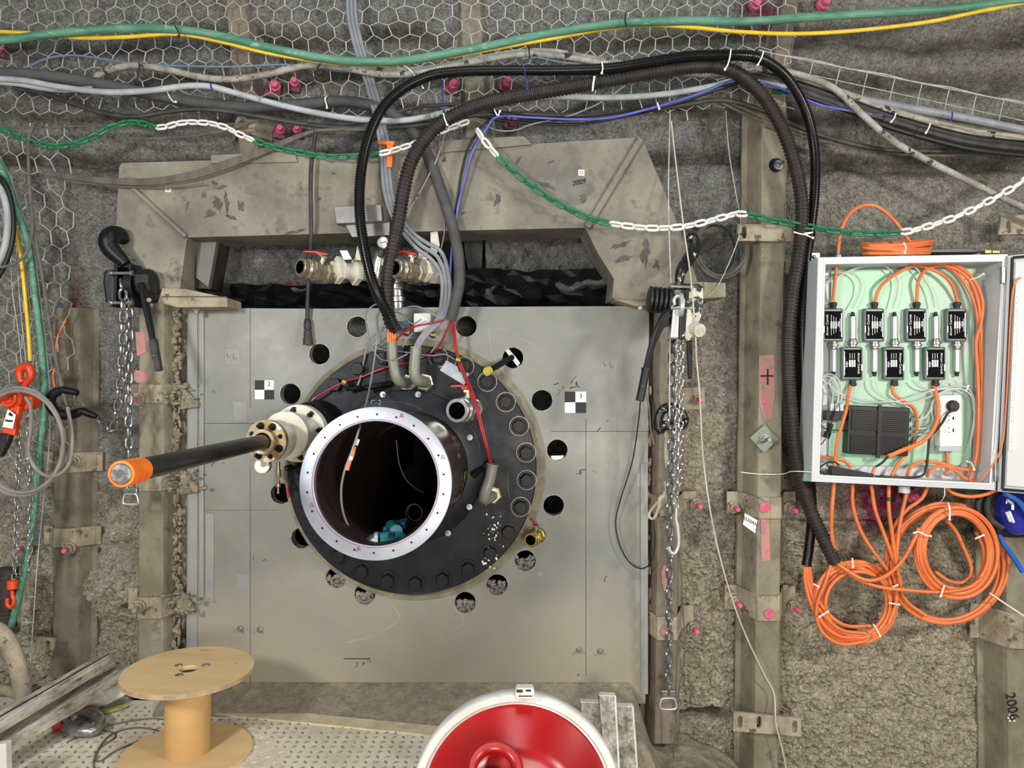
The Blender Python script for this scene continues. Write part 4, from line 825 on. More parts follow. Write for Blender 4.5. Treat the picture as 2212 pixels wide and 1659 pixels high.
cable('power_cable', 'dirty white cable with black smudges, weaving from the netting towards the lower right', 'cable',
      [(206, 166, .07), (235, 152, .08), (290, 141, .08), (360, 150, .08), (430, 166, .08), (500, 171, .08), (580, 160, .08), (660, 142, .08), (740, 146, .09), (820, 160, .09), (900, 158, .1), (980, 142, .1), (1060, 126, .1), (1140, 116, .1), (1220, 122, .1), (1300, 136, .1), (1400, 150, .1), (1520, 160, .1), (1640, 150, .12), (1720, 160, .12), (1800, 190, .12), (1860, 245, .12), (1930, 305, .12), (2010, 350, .12), (2110, 400, .12), (2280, 482, .12)], 7, dirty_cab, n=12)
cable('power_cable', 'second dirty white cable, hugging the first where they dip left of the middle', 'cable', [(660, 136, .06), (740, 138, .07), (830, 150, .07), (920, 148, .08), (1010, 132, .08), (1090, 116, .08), (1180, 110, .08), (1260, 122, .08), (1350, 138, .08), (1420, 142, .08)], 6, dirty_cab)
cable('power_cable', 'smooth pale grey cable from the left edge dipping behind the corrugated hoses', 'cable',
      [(-50, 168, .16), (50, 174, .16), (130, 188, .16), (230, 199, .16), (320, 196, .16), (400, 186, .16), (455, 187, .16), (520, 204, .15), (610, 228, .14), (700, 247, .13), (790, 259, .13), (880, 259, .13), (960, 243, .13), (1030, 222, .13), (1100, 212, .13), (1200, 209, .12), (1320, 211, .12), (1420, 205, .11), (1520, 190, .1), (1600, 172, .1), (1660, 182, .09), (1740, 195, .08), (1860, 214, .08), (1980, 235, .08), (2100, 262, .08), (2280, 300, .08)], 6.5, lgrey_cab, n=12)
cable('power_cable', 'older grey cable under the smooth pale one at the left edge', 'cable', [(-50, 176, .14), (30, 180, .14), (90, 190, .14), (140, 194, .14), (200, 192, .13)], 6, lgrey_cab)
cable('power_cable', 'dusty black cable sagging below the grey hose on the left', 'cable',
      [(30, 190, .1), (90, 200, .1), (150, 220, .1), (220, 243, .1), (290, 252, .1), (350, 243, .1), (420, 236, .1), (490, 240, .1), (570, 253, .1), (660, 268, .1), (740, 275, .1), (830, 276, .1), (920, 268, .09), (1000, 252, .09), (1080, 246, .09), (1180, 248, .09), (1300, 248, .08), (1400, 238, .08), (1480, 226, .08), (1560, 216, .07), (1640, 236, .07), (1720, 272, .05), (1800, 300, .03), (1900, 322, .03), (2020, 326, .03), (2280, 322, .03)], 5.5, dgrey_cab)
cable('power_cable', 'thin black cable between the corrugated hoses and the bracket top', 'cable', [(700, 270, .06), (800, 262, .06), (880, 236, .06), (960, 226, .06), (1040, 226, .05)], 4, dgrey_cab)
cable('power_cable', 'black cable just under the violet blue one, right half', 'cable', [(1060, 240, .1), (1150, 254, .1), (1260, 256, .1), (1360, 244, .1), (1450, 225, .1), (1540, 195, .1), (1600, 176, .1)], 5, black_cab)
cable('power_cable', 'thin black cable sagging lowest under the violet blue one', 'cable', [(1020, 250, .08), (1100, 262, .08), (1180, 268, .08), (1270, 266, .08), (1400, 240, .08), (1500, 214, .08)], 3, black_cab)
cable('signal_cable', 'violet blue cable crossing the middle and dropping beside the grey hose', 'cable',
      [(958, 690, .1), (970, 620, .11), (976, 540, .12), (985, 470, .13), (1000, 400, .14), (1020, 330, .15), (1050, 280, .15), (1075, 252, .15), (1150, 254, .15), (1240, 258, .15), (1320, 254, .14), (1420, 230, .13), (1510, 202, .12), (1590, 172, .12), (1650, 180, .11), (1710, 200, .1), (1770, 226, .1), (1840, 240, .1), (1905, 250, .1)], 2.6, blue_cab)
cable('signal_cable', 'dark violet blue cable sagging at the right under the black bundle', 'cable', [(2000, 282, .07), (2060, 302, .06), (2120, 322, .06), (2180, 334, .06), (2280, 340, .06)], 2.6, mat('dark_blue_cable', '2b2f86', rough=.5))
cable('signal_cable', 'thin black cable dropping over the beam beside the violet blue one', 'cable', [(1075, 248, .14), (1040, 275, .14), (1012, 320, .14), (998, 370, .14), (990, 420, .13), (982, 475, .12), (975, 520, .1)], 3, black_cab)
for i, (dx_, lb) in enumerate(((-8, 'left strand of the three grey cables hanging in front of the beam'), (0, 'middle strand of the three grey cables hanging in front of the beam'), (8, 'right strand of the three grey cables hanging in front of the beam'))):
    e = (i-1)*3
    cable('power_cable', lb, 'cable', [(758+dx_, -50, .02), (760+dx_, 30, .02), (772+dx_, 90, .03), (790+dx_, 150, .04), (808+dx_, 210, .05), (826+dx_, 290, .12), (832+dx_, 350, .14), (838+dx_, 410, .14), (852+dx_, 460, .14), (878+dx_*1.3, 500, .13), (910+dx_*1.3, 530-e*2, .12), (945+dx_*1.2, 555-e*3, .12), (962+dx_, 600, .12), (962+dx_, 650, .11), (950+dx_*.7, 690, .10), (918+dx_*.6, 722, .15), (900+dx_*.4, 752, .17), (897+dx_*.3, 775, .17)], 4.3, grey_cab, group='three grey cables from the top to the elbow pipe')
cable('power_cable', 'dark cable hanging over the beam and ending in a black plug', 'cable', [(682, 285, .12), (674, 340, .14), (671, 400, .14), (672, 480, .14), (671, 540, .1), (667, 600, .05), (664, 660, .03), (664, 692, .02)], 4.5, dgrey_cab)
t = thing('cable_plug', 'black round cable plug hanging at the end of the dark cable on the plate', 'plug', P(667, 745, .03))
q = MB(); q.lathe(P(664, 688, .022), (0.03, 0, -1), [(.008, 0), (.012, .004), (.0155, .02), (.0155, .045), (.013, .05), (.0175, .055), (.0175, .082), (.02, .084), (.022, .112)], 20); q.build('body', dgrey_cab, t); q = MB(); q.ring(P(665, 710, .022), (0, 0, 1), .0172, .012, .004, 20); q.build('collar', black_cab, t)
for i, (dy, lb) in enumerate(((0, 'top strand of the dusty cables looping over the left of the beam'), (7, 'middle strand of the dusty cables looping over the left of the beam'), (14, 'lowest strand of the dusty cables looping over the left of the beam'))):
    cable('power_cable', lb, 'cable', [(82, 380-i*2, .08), (110, 374+dy*.3, .1), (160, 380+dy*.5, .12), (240, 388+dy*.5, .14), (330, 388+dy*.6, .14), (420, 372+dy*.8, .14), (500, 346+dy*.8, .14), (570, 322+dy*.6, .13), (630, 298+dy*.4, .12), (690, 282, .11), (800, 279, .1)], 3.5, mud_cab, group='dusty cables across the left of the beam')
cable('signal_cable', 'thin dusty wire crossing the left end of the beam with a small joiner', 'cable', [(140, 390, .12), (220, 400, .13), (310, 405, .13), (380, 404, .13), (440, 396, .13)], 1.6, mud_cab)
cable('power_cable', 'thin dusty cable sagging under the black one above the beam', 'cable', [(180, 278, .04), (240, 294, .05), (330, 299, .06), (430, 292, .06), (510, 276, .06), (560, 260, .06)], 2.6, mud_cab)
cable('power_cable', 'long mud-grey cable falling at the far left, passing the netting', 'cable', [(74, 265, .12), (62, 300, .13), (62, 360, .14), (66, 430, .14), (74, 500, .15), (92, 600, .16), (110, 720, .16), (130, 820, .16), (148, 900, .17), (153, 960, .17), (140, 1000, .18), (120, 1025, .2)], 3.6, mud_cab)
q = MB(); q.tube(pts([(-40, 276), (60, 276), (200, 272), (350, 270), (500, 268), (560, 262)], .055), .0035, 8); tag(q.build('netting_edge_rod', mud_cab), 'dusty rod threaded through the bottom edge of the left netting', 'rod')
cable('signal_cable', 'thin white wire pair from the hose tie to the brown-black hose', 'cable', [(870, 140, .12), (890, 155, .13), (908, 180, .2), (914, 190, .26)], 1.8, whitepl)
cable('signal_cable', 'thin grey wire looping from behind the hoses to the chain hook', 'cable', [(1350, 185, .1), (1300, 220, .1), (1230, 250, .1), (1150, 268, .1), (1110, 282, .1), (1070, 280, .1), (1030, 260, .1)], 1.8, grey_cab)
cable('signal_cable', 'grey wire hanging over the beam between the two corrugated hoses', 'cable', [(960, 290, .13), (945, 340, .14), (915, 400, .14), (880, 460, .14)], 1.6, dirty_cab)
cable('signal_cable', 'thin grey wire dropping behind the lower end of the grey corrugated hose', 'cable', [(960, 440, .13), (960, 500, .10), (952, 545, .08), (950, 600, .05)], 1.4, grey_cab)
# thin ropes at the right of the beam
cable('steel_rope', 'thin wire rope hanging down to the right hoist', 'rope', [(1446, 170, .06), (1447, 260, .08), (1444, 400, .16), (1446, 520, .22), (1450, 640, .26), (1447, 760, .25), (1446, 900, .24)], 1.5, wire_m)
cable('thin_rope', 'long off-white cord running from the beam end down to the lower rib', 'rope', [(1450, 262, .10), (1462, 370, .14), (1478, 500, .22), (1492, 600, .30), (1502, 720, .30), (1505, 780, .26), (1512, 860, .24), (1518, 980, .22), (1532, 1090, .2), (1552, 1190, .17), (1580, 1290, .14), (1612, 1375, .11), (1650, 1455, .08), (1672, 1500, .06), (1676, 1560, .08), (1690, 1620, .08), (1710, 1720, .08)], 1.7, mat('off_white_cord', 'c9c4b4', 'b5afa0', rough=.8))
cable('steel_rope', 'dark wire rope from the cable tie down the grey wall right of the beam', 'rope', [(1540, 195, .05), (1535, 250, .0), (1520, 320, -.04), (1508, 395, -.08)], 1.4, dgrey_cab)
cable('steel_rope', 'very thin wire down the smooth grey wall to the cable coil', 'rope', [(1568, 240, .0), (1575, 330, -.03), (1590, 420, -.03), (1600, 480, .08), (1590, 530, .1), (1555, 610, .06), (1530, 640, .05)], 1.1, wire_m)
cable('signal_cable', 'thin black wire loop hanging in front of the plate edge by the right rib', 'cable', [(1384, 860, .1), (1378, 920, .08), (1365, 1000, .06), (1340, 1080, .04), (1330, 1130, .03), (1340, 1180, .03), (1362, 1217, .03), (1388, 1228, .05), (1408, 1210, .08), (1415, 1160, .08), (1408, 1100, .07)], 1.5, black_cab)
cable('string', 'pale string tied around the rib with the plus sign', 'string', [(1600, 1020, .05), (1640, 1024, .06), (1690, 1024, .06), (1712, 1018, .15), (1760, 1020, .2)], 1, whitepl)
cable('string', 'thin wire hanging down from the end of the long chain at the bottom', 'string', [(1460, 1130, .16), (1470, 1220, .15), (1476, 1330, .13), (1480, 1400, .11), (1466, 1500, .1), (1456, 1600, .08), (1455, 1700, .08)], 1.6, mud_cab)
# coil of thin cables behind the right beam end
def coil(name, label, cx, cy, rx, ry, turns, jit, rpx, m, h, cat='cable coil', seed=1, lead=(), tail=(), rot=0.0, hj=.012, drift=0):
    rr = random.Random(seed); path = [P(*a) if len(a) > 2 else P(a[0], a[1], h) for a in lead]; n = int(turns*14); ph = rr.random()*6
    if lead: ph = math.atan2((lead[-1][1]-cy)/ry, (lead[-1][0]-cx)/rx)
    ja = 0; jb = 0; jx = 0; jy = 0; jl = [(rr.uniform(-jit, jit), rr.uniform(-jit, jit), rr.uniform(-jit, jit), rr.uniform(-1, 1)) for _ in range(int(turns)+3)]
    for i in range(1 if lead else 0, n):
        a = ph+2*math.pi*i/14; k = i/14; k0 = int(k); f = k-k0; v = [jl[k0][j]*(1-f)+jl[k0+1][j]*f for j in range(4)]
        u, w_ = (rx+v[0])*math.cos(a), (ry+v[0]*.9)*math.sin(a); c_, s_ = math.cos(rot), math.sin(rot)
        path.append(P(cx+u*c_-w_*s_+v[1]*.5, cy+u*s_+w_*c_+v[2]*.5+drift*k, h+v[3]*hj))
    path += [P(*a) if len(a) > 2 else P(a[0], a[1], h) for a in tail]
    q = MB(); q.tube(path, S(rpx, h), 8, .016); return tag(q.build(name, m), label, cat)
coil('cable_coil', 'coil of thin grey cables hanging in the recess right of the beam', 1558, 535, 56, 62, 6, 5, 1.6, mud_cab, 0.0, seed=3)
coil('cable_coil', 'inner loops of thin black cable in the recess right of the beam', 1545, 540, 44, 56, 3, 5, 1.6, black_cab, -0.01, seed=4)
cable('cord', 'black cord tying the cable coil to the slotted plate', 'cord', [(1610, 502, .09), (1560, 524, .06), (1520, 545, .03), (1500, 552, .02)], 2, black_cab)
# small wires around the flange top
cable('signal_cable', 'grey wire hanging into the mouth of the big pipe down to the drill', 'cable', [(815, 690, .12), (812, 750, .15), (800, 830, .2), (786, 890, .6), (772, 940, .78), (760, 975, .80), (745, 1015, .80), (737, 1060, .76), (742, 1110, .70), (760, 1148, .66), (785, 1166, .63)], 2, grey_cab)
t = thing('inline_connector', 'orange and clear inline connector on the wire in the pipe mouth', 'connector', P(749, 1010, .82))
for a, b in (((766, 965, .79), (760, 985, .80)), ((757, 992, .80), (749, 1015, .80))): q = MB(); q.cyl(P(*a), P(*b), .006, .008); q.build('orange_boot', orange_m, t)
q = MB(); q.cyl(P(760, 985, .8), P(757, 993, .8), .007); q.build('clear_sleeve', whitepl, t); q = MB(); q.pbox(766, 948, 775, 962, .79, .793, ang=20); q.build('wire_flag', white_fl, t)
coil('cable_coil', 'small loop of thin wire lying in the lower right of the pipe bore', 895, 1108, 17, 19, 2.2, 3, .8, dgrey_cab, .45, seed=8)
cable('signal_cable', 'thin wire curving along the dark bore of the big pipe', 'cable', [(856, 950, .3), (862, 1000, .25), (880, 1040, .2), (915, 1065, .2)], 1.1, grey_cab)
cable('signal_cable', 'grey wire going down from the bundle to the flange top left', 'cable', [(795, 742, .07), (787, 775, .07), (780, 810, .07), (773, 832, .07)], 2.2, grey_cab)
for i, (pp, lb) in enumerate((([(845, 655, .05), (810, 658, .06), (790, 680, .08), (795, 720, .09), (800, 745, .08), (822, 775, .1), (850, 778, .2), (880, 765, .2)], 'thin grey wire looping left of the black hose end'),
     ([(840, 700, .08), (815, 718, .08), (796, 742, .08), (830, 756, .1), (870, 760, .12), (930, 768, .12), (960, 765, .12), (985, 778, .1)], 'thin grey wire running across both elbow pipes'),
     ([(850, 675, .07), (870, 665, .08), (900, 662, .09), (925, 672, .1), (950, 690, .1)], 'thin grey wire arching over the white junction box'),
     ([(850, 672, .07), (870, 680, .09), (890, 700, .09), (910, 690, .1)], 'short grey wire under the white junction box'),
     ([(842, 690, .09), (815, 730, .09), (797, 745, .085)], 'short straight grey wire beside the black hose end'),
     ([(870, 750, .18), (880, 730, .15), (893, 720, .12)], 'short wire tail between the elbow pipes'),
     ([(942, 722, .12), (942, 745, .1), (930, 762, .1)], 'wire tail hanging under the brass clip'))):
    cable('signal_cable', lb, 'cable', pp, 1.5, grey_cab)
for i in range(4): 
    cable('fibre_cable', ['leftmost', 'second', 'third', 'rightmost'][i]+' of four orange cables entering the left elbow pipe', 'cable', [(843+i*2.5, 704, .16), (838+i*5, 722, .17), (839+i*4.6, 740, .172), (842+i*3, 752, .172)], 2.6, orange_m, group='orange cables entering the left elbow pipe')
for i, (pp, lb) in enumerate((([(962, 690, .12), (930, 698, .13), (895, 706, .14), (870, 720, .13), (855, 735, .19)], 'red tube pair arching left from the grey hose end'),
     ([(974, 692, .12), (962, 720, .11), (945, 752, .09), (915, 770, .07), (880, 783, .07), (830, 795, .07), (780, 815, .07), (745, 824, .08), (705, 845, .09), (680, 860, .1), (660, 882, .1)], 'long red tube sweeping left over the flange'),
     ([(976, 692, .12), (980, 730, .1), (988, 775, .1), (1005, 820, .13), (1025, 870, .18), (1040, 930, .19), (1052, 975, .19), (1058, 1000, .175)], 'red tube pair running down to the right elbow pipe'),
     ([(979, 692, .12), (984, 730, .1), (992, 775, .1), (1010, 820, .13), (1029, 870, .18), (1044, 930, .19), (1055, 975, .19), (1061, 1000, .175)], 'second red tube running alongside to the right elbow pipe'))):
    cable('red_tube', lb, 'tube', pp, 2.2, redcab)
for x, y, lb in ((880, 717, 'brass clip on the red tube above the left elbow pipe'), (936, 722, 'brass clip on the grey cables above the right elbow pipe'), (990, 776, 'brass clip on the red tubes right of the elbow pipes'), (744, 825, 'brass clip on the long red tube, left on the flange')):
    q = MB(); q.lathe(P(x-6, y, .11), (1, .1, -.3), [(.010, 0), (.014, .002), (.014, .02), (.010, .022)], 16); tag(q.build('brass_clip', brass_m, bevel=.0), lb, 'clip', 'brass clips on the tubes')
cable('signal_cable', 'pale wire from the right elbow pipe to the red tubes', 'cable', [(1053, 965, .19), (1057, 985, .18), (1060, 1008, .17)], 1.6, nickel_m)

# ---- wire basket tray and cable bundle on the right
t = thing('wire_cable_tray', 'galvanised wire basket tray slanting down to the right', 'cable tray', P(1920, 240, .02))
def trayp(f, dy, h): return P(1640+f*640, 108+f*128+dy, h)
q = MB(); q.tube([trayp(i/14, 6*math.sin(i*1.9)*.3, .14) for i in range(15)], .0028, 6); q.tube([trayp(.05+i/14*.95, 30+10*(i/14), .06) for i in range(15)], .0022, 6); q.tube([trayp(.05+i/14*.95, 2, .145) for i in range(15)], .002, 6); q.build('long_wires', wire_m, t)
for i in range(11):
    f = .09+i*.092; q = MB(); q.tube([trayp(f, 2, .14), trayp(f-.01, 28, .12), trayp(f-.022, 62+f*6, .08)], .0022, 6); q.build('cross_wire', wire_m, t)
for i, (o1, o2, r_, m_, lb) in enumerate(((0, 0, 8, dirty_cab, 'dirty smudged cable on top of the bundle below the wire tray'), (14, 12, 7, black_cab, 'black cable in the bundle below the wire tray'), (26, 22, 8, dgrey_cab, 'dusty dark cable in the middle of the bundle below the wire tray'), (34, 36, 6, black_cab, 'lowest black cable of the bundle below the wire tray'), (8, -8, 5, mud_cab, 'brown dusty cable at the top edge of the bundle below the wire tray'))):
    cable('power_cable', lb, 'cable', [(1600, 145+o1*.5, .07), (1680, 158+o1*.8, .08), (1760, 180+o1, .09), (1850, 212+o1, .09), (1920, 238+o2, .09), (2000, 262+o2, .09), (2090, 284+o2, .09), (2180, 296+o2, .08), (2290, 304+o2, .08)], r_, m_, group='cable bundle below the wire tray')
cable('power_cable', 'thick smooth grey cable running below the wire tray', 'cable', [(1700, 170, .06), (1820, 207, .08), (1900, 222, .09), (2000, 240, .1), (2100, 258, .1), (2290, 298, .1)], 8.5, grey_cab, n=14)
cable('signal_cable', 'thin black cable pair sagging across the rib behind the hoses', 'cable', [(1500, 210, .05), (1545, 212, .05), (1600, 232, .06), (1700, 275, .05), (1790, 300, .02), (1900, 318, .01), (2020, 330, .01), (2150, 322, .01), (2290, 318, .01)], 3, mud_cab, extra=[[(1500, 214, .05), (1545, 217, .05), (1600, 242, .06), (1700, 284, .05), (1790, 308, .02), (1900, 326, .01), (2020, 336, .01), (2290, 328, .01)]])
cable('signal_cable', 'pale wires running along the black bundle at the right', 'cable', [(1940, 248, .12), (2000, 262, .12), (2070, 274, .12), (2140, 290, .12), (2290, 312, .12)], 1.4, nickel_m)
# cable ties
def tie(label, loop, h, m, r=1.6):
    q = MB(); q.tube(pts(loop, h), S(r, .2), 6, .006); x, y = loop[-1][0], loop[-1][1]; q.ball(P(x, y, loop[-1][2] if len(loop[-1]) > 2 else h), S(3, .2), 8); tag(q.build('cable_tie', m), label, 'cable tie', 'cable ties holding the cables')
B_, Wt, Vi = black_cab, whitepl, MATS['dark_blue_cable']
for lb, lp, h_, m_ in (('black tape tie on the green hose, left', [(378, 56), (383, 64), (388, 74), (386, 78)], .235, B_), ('black tie on the dirty white cable at the upper left', [(300, 134), (301, 145), (298, 160), (295, 175), (293, 186)], .11, B_),
    ('black tie tail below the yellow cable left of the grey cables', [(700, 128), (690, 140), (682, 158), (675, 182)], .14, B_), ('black tape tie on the green hose, right of the middle', [(1352, 26), (1350, 40), (1353, 56)], .235, B_), ('black tie around the dirty cables at the middle', [(1142, 101), (1143, 112), (1144, 124)], .16, B_),
    ('white tie on the glossy black hose near the middle', [(1300, 134), (1302, 147), (1300, 158)], .29, Wt), ('white tie on the brown-black hose near the middle', [(1284, 168), (1281, 180), (1280, 198), (1284, 167)], .27, Wt), ('white tie over both hoses at the top of their bend', [(1579, 106), (1577, 122), (1572, 140), (1566, 150)], .285, Wt),
    ('white tie on the glossy hose right of the bend', [(1649, 112), (1645, 125), (1637, 140)], .28, Wt), ('white tie holding the grey hose at the far left', [(361, 199), (367, 210), (375, 220), (380, 220)], .115, Wt), ('white tie holding the grey hose left of the three cables', [(705, 208), (702, 215), (706, 228), (706, 233)], .09, Wt),
    ('violet tie on the pale grey cable at the left', [(455, 180), (456, 188), (458, 196)], .174, Vi), ('violet tie on the glossy black hose at the middle', [(1132, 142), (1134, 158), (1138, 178), (1139, 192)], .29, Vi), ('violet tie left of the middle hoses', [(955, 175), (956, 205), (959, 240)], .2, Vi), ('white tie at the violet blue cable bend', [(1068, 237), (1075, 250), (1080, 240)], .2, Wt),
    ('white tie on the violet blue cable right', [(1420, 222), (1422, 229), (1424, 235)], .17, Wt), ('white tie on the pale cable by the chain', [(958, 245), (961, 258), (966, 270)], .24, Wt), ('white tie binding both hoses left of the cabinet', [(1714, 501), (1735, 506), (1757, 502), (1737, 505), (1756, 514)], .2, Wt), ('violet tie on the thick grey cable at the right', [(2057, 242), (2057, 252), (2054, 260)], .15, Vi),
    ('white tie on the black bundle below the tray, left', [(1935, 245), (1932, 255), (1925, 263)], .15, Wt), ('white tie on the black bundle below the tray, right', [(2010, 266), (2006, 277), (2000, 287)], .15, Wt)):
    tie(lb, lp, h_, m_)
t = thing('orange_strap', 'orange strap tied over the three grey cables above the beam', 'strap', P(840, 360, .16)); q = MB(); q.pbox(817, 304, 852, 312, .14, .16, ang=2); q.pbox(835, 308, 848, 361, .15, .158, ang=2); q.build('band', orange2_m, t, bevel=.002)
# ================================================================ hexagonal wire netting
def netting(name, label, region, w_, hh, h, seed, warp=None, r=.0019):
    rr = random.Random(seed); nodes = {}; edges = set()
    x0, y0, x1, y1 = region
    def key(x, y): return (round(x/(w_/2)), round(y/(hh/4)))
    for j in range(int((y0-60)/(hh*.75)), int((y1+60)/(hh*.75))+1):
        for i in range(int((x0-60)/w_), int((x1+60)/w_)+1):
            cx_ = i*w_+(j % 2)*w_/2; cy_ = j*hh*.75; vs = [(cx_, cy_-hh/2), (cx_+w_/2, cy_-hh/4), (cx_+w_/2, cy_+hh/4), (cx_, cy_+hh/2), (cx_-w_/2, cy_+hh/4), (cx_-w_/2, cy_-hh/4)]
            for k in range(6):
                a, b = key(*vs[k]), key(*vs[(k+1) % 6]); nodes[a] = vs[k] if a not in nodes else nodes[a]; nodes[b] = vs[(k+1) % 6] if b not in nodes else nodes[b]; edges.add((min(a, b), max(a, b)))
    pos = {}
    for k, (x, y) in nodes.items():
        x += rr.uniform(-4, 4)+8*math.sin(y/71+x/160); y += rr.uniform(-3, 3)+7*math.sin(x/93)
        if warp: x, y = warp(x, y)
        hv = h(x, y)+rr.uniform(-.006, .006); pos[k] = (x, y, hv)
    q = MB()
    for a, b in edges:
        p, s_ = pos[a], pos[b]
        if not (inside(p, x0, y0, x1, y1) and inside(s_, x0, y0, x1, y1)): continue
        A, B = P(*p), P(*s_); rt = r*(1.5 if abs(nodes[a][0]-nodes[b][0]) < 3 else 1); q.cyl(A, B, rt, n=4)
    return q
def inside(p, x0, y0, x1, y1):
    ph = max(-.1, p[1]); return x0 <= p[0] <= x1 and y0 <= p[1] <= y1+12*math.sin(p[0]/55)
q = netting('n', '', (-60, -60, 1722, 250), 37.5, 42, lambda x, y: .015+.02*math.sin(x/120), 5)
tag(q.build('wire_netting', wire_m, recalc=False), 'hexagonal wire netting stretched over the top of the wall', 'wire netting')
q2 = netting('n', '', (-60, 262, 165, 1000), 36, 52, lambda x, y: .02+.03*math.sin(y/150), 6, warp=lambda x, y: (x+(y-262)*.12*(1 if x > -100 else 1)-40*(y > 5000), y))
tag(q2.build('wire_netting', wire_m, recalc=False), 'hanging strip of hexagonal netting at the far left edge', 'wire netting')
# ================================================================ plastic barrier chain, green and white
def cols(cuts):
    def f(t):
        c = 'g'
        for a, k in cuts:
            if t >= a: c = k
        return (greenpl, 'green plastic link') if c == 'g' else (whitepl, 'white plastic link')
    return f
t = thing('plastic_chain', 'green and white plastic chain on the left, sagging across the beam top to the hoses', 'chain', P(520, 335, .15))
chain(t, [(-20, 276, .1), (20, 284, .1), (55, 300, .12), (100, 314, .12), (150, 313, .12), (200, 296, .12), (240, 274, .11), (290, 263, .1), (345, 276, .12), (385, 266, .12), (430, 264, .12), (480, 272, .13), (530, 296, .15), (590, 317, .16), (650, 330, .16), (710, 338, .16), (770, 338, .17), (820, 332, .18), (860, 322, .17), (905, 306, .15), (950, 285, .13), (1012, 262, .12)],
      .056, .030, .0052, cols([(0, 'g'), (.335, 'w'), (.545, 'g'), (.805, 'w')]))
t = thing('plastic_chain', 'green and white plastic chain sagging from the beam to the upper right edge', 'chain', P(1500, 500, .2))
chain(t, [(1030, 280, .16), (1045, 302, .17), (1066, 328, .18), (1100, 362, .18), (1150, 402, .18), (1210, 442, .18), (1275, 472, .18), (1340, 486, .18), (1410, 493, .2), (1480, 489, .22), (1545, 474, .2), (1600, 461, .16), (1660, 474, .14), (1715, 484, .12), (1775, 494, .16), (1840, 503, .2), (1905, 504, .2), (1960, 500, .2), (2020, 484, .18), (2080, 462, .17), (2140, 432, .15), (2200, 398, .14), (2270, 352, .13)],
      .062, .033, .0057, cols([(0, 'w'), (.02, 'w'), (.05, 'g'), (.245, 'w'), (.475, 'g'), (.72, 'w')]))
# ================================================================ lever hoists
def L2(c, s, mir, ang):
    ca, sa = math.cos(ang), math.sin(ang)
    def T(u, v, w_=0): return P(c[0]+s*(mir*u*ca-v*sa), c[1]+s*(mir*u*sa+v*ca), c[2]+w_)
    return T
def hook(mb, T, u, v, s=1, flip=1, r=.012, mi=0):
    q = [(0, 10), (0, 0), (-6, -10), (-18, -22), (-22, -40), (-12, -56), (4, -58), (14, -48), (15, -38)]
    k = len(q); mb.tube([T(u+a*flip*s, v+b*s) for a, b in q], r, 12, .008, mi=mi, rf=lambda i, n: .75+.5*math.sin(math.pi*min(1, i/n*1.1)) if i < n*.92 else .6)
# left black hoist
T = L2((268, 612, .20), 1, 1, 0)
t = thing('lever_hoist', 'black lever chain hoist hanging at the left end of the beam', 'chain hoist', T(0, 60)); s_ = S(1, .2)
q = MB(); q.tube([T(4, -40), T(-4, -50), T(-20, -64), T(-33, -82), T(-32, -98), T(-20, -106, -.03), T(-8, -104, -.06), T(0, -92, -.09)], .03, 14, .01, rf=lambda i, n: .7+.55*math.sin(math.pi*i/n)); q.build('top_hook', black_m, t)
q = MB(); q.prism([T(-46, -28), T(-22, -32), T(-20, 46), T(-32, 52), T(-42, 40), T(-48, 0)], (0, .11, 0)); q.build('gear_cover', mat('black_moulded', '17181b', '202226', rough=.5, ns=10), t, bevel=.012)
q = MB(); q.prism([T(-22, -44), T(-14, -44), T(-18, 50), T(-24, 50)], (0, .09, 0)); q.prism([T(8, -44), T(14, -44), T(20, 50), T(12, 50)], (0, .09, 0)); q.prism([T(-14, -44), T(8, -44), T(8, -34), T(-14, -34)], (0, .03, 0)); q.build('side_plates', black_m, t, bevel=.002)
q = MB()
for v_ in (-22, 42): q.cyl(T(-30, v_, .015), T(18, v_, .015), .0065, n=14); q.cyl(T(-32, v_, .015), T(-26, v_, .015), .011, n=12); q.cyl(T(14, v_, .015), T(20, v_, .015), .011, n=12)
q.build('chrome_pins', chrome_m, t)
q = MB(); q.cyl(T(16, 4, -.05), T(34, 4, -.05), .075, n=32); q.build('brake_cover', black_m, t, bevel=.004)
q = MB(); q.lathe(T(34, 0, -.04), T(66, -3, -.04)-T(34, 0, -.04), [(.05, 0), (.058, .005), (.058, .04), (.05, .06), (.04, .062)], 10, smooth=False); q.build('hand_knob', MATS['black_moulded'], t, bevel=.006)
q = MB(); q.prism([T(28, 0, .03), T(38, -4, .03), T(48, 30, .05), T(64, 120, .08), T(54, 122, .08), T(36, 40, .05)], (0, .022, 0)); q.build('lever', black_m, t, bevel=.004)
q = MB(); q.prism([T(52, 120, .085), T(66, 119, .085), T(78, 188, .10), T(66, 191, .10)], (0, .03, 0)); q.build('grip', mat('worn_black_rubber', '3c3d3d', '2a2b2b', rough=.7, ns=20), t, bevel=.005)
q = MB(); q.ball(T(64, 156, .095), .004, 8); q.cyl(T(50, 36, .03), T(54, 36, .07), .009, n=10); q.cyl(T(52, 48, .03), T(60, 48, .03), .009, n=10); q.build('rivets', chrome_m, t)
ch = thing('steel_chain', 'steel load chain of the left hoist, two strands ending in a hook and a handle', 'chain', P(280, 1065, .2))
mf = lambda f: (gun_m, None)
chain(ch, [(263, 604, .2), (266, 640, .22), (266, 700, .22), (264, 760, .22), (260, 820, .21), (255, 870, .2), (250, 905, .19), (243, 930, .18), (236, 937, .17), (226, 925, .16), (218, 910, .15), (206, 900, .14)], .058, .037, .0062, mf, roll0=.15)
chain(ch, [(279, 642, .19), (280, 720, .19), (279, 800, .19), (278, 900, .2), (280, 1000, .2), (282, 1062, .2)], .058, .037, .0062, mf, roll0=.3)
q = MB(); q.pbox(266, 1054, 296, 1066, .19, .21); q.build('end_stop', zinc_m, ch, bevel=.004)
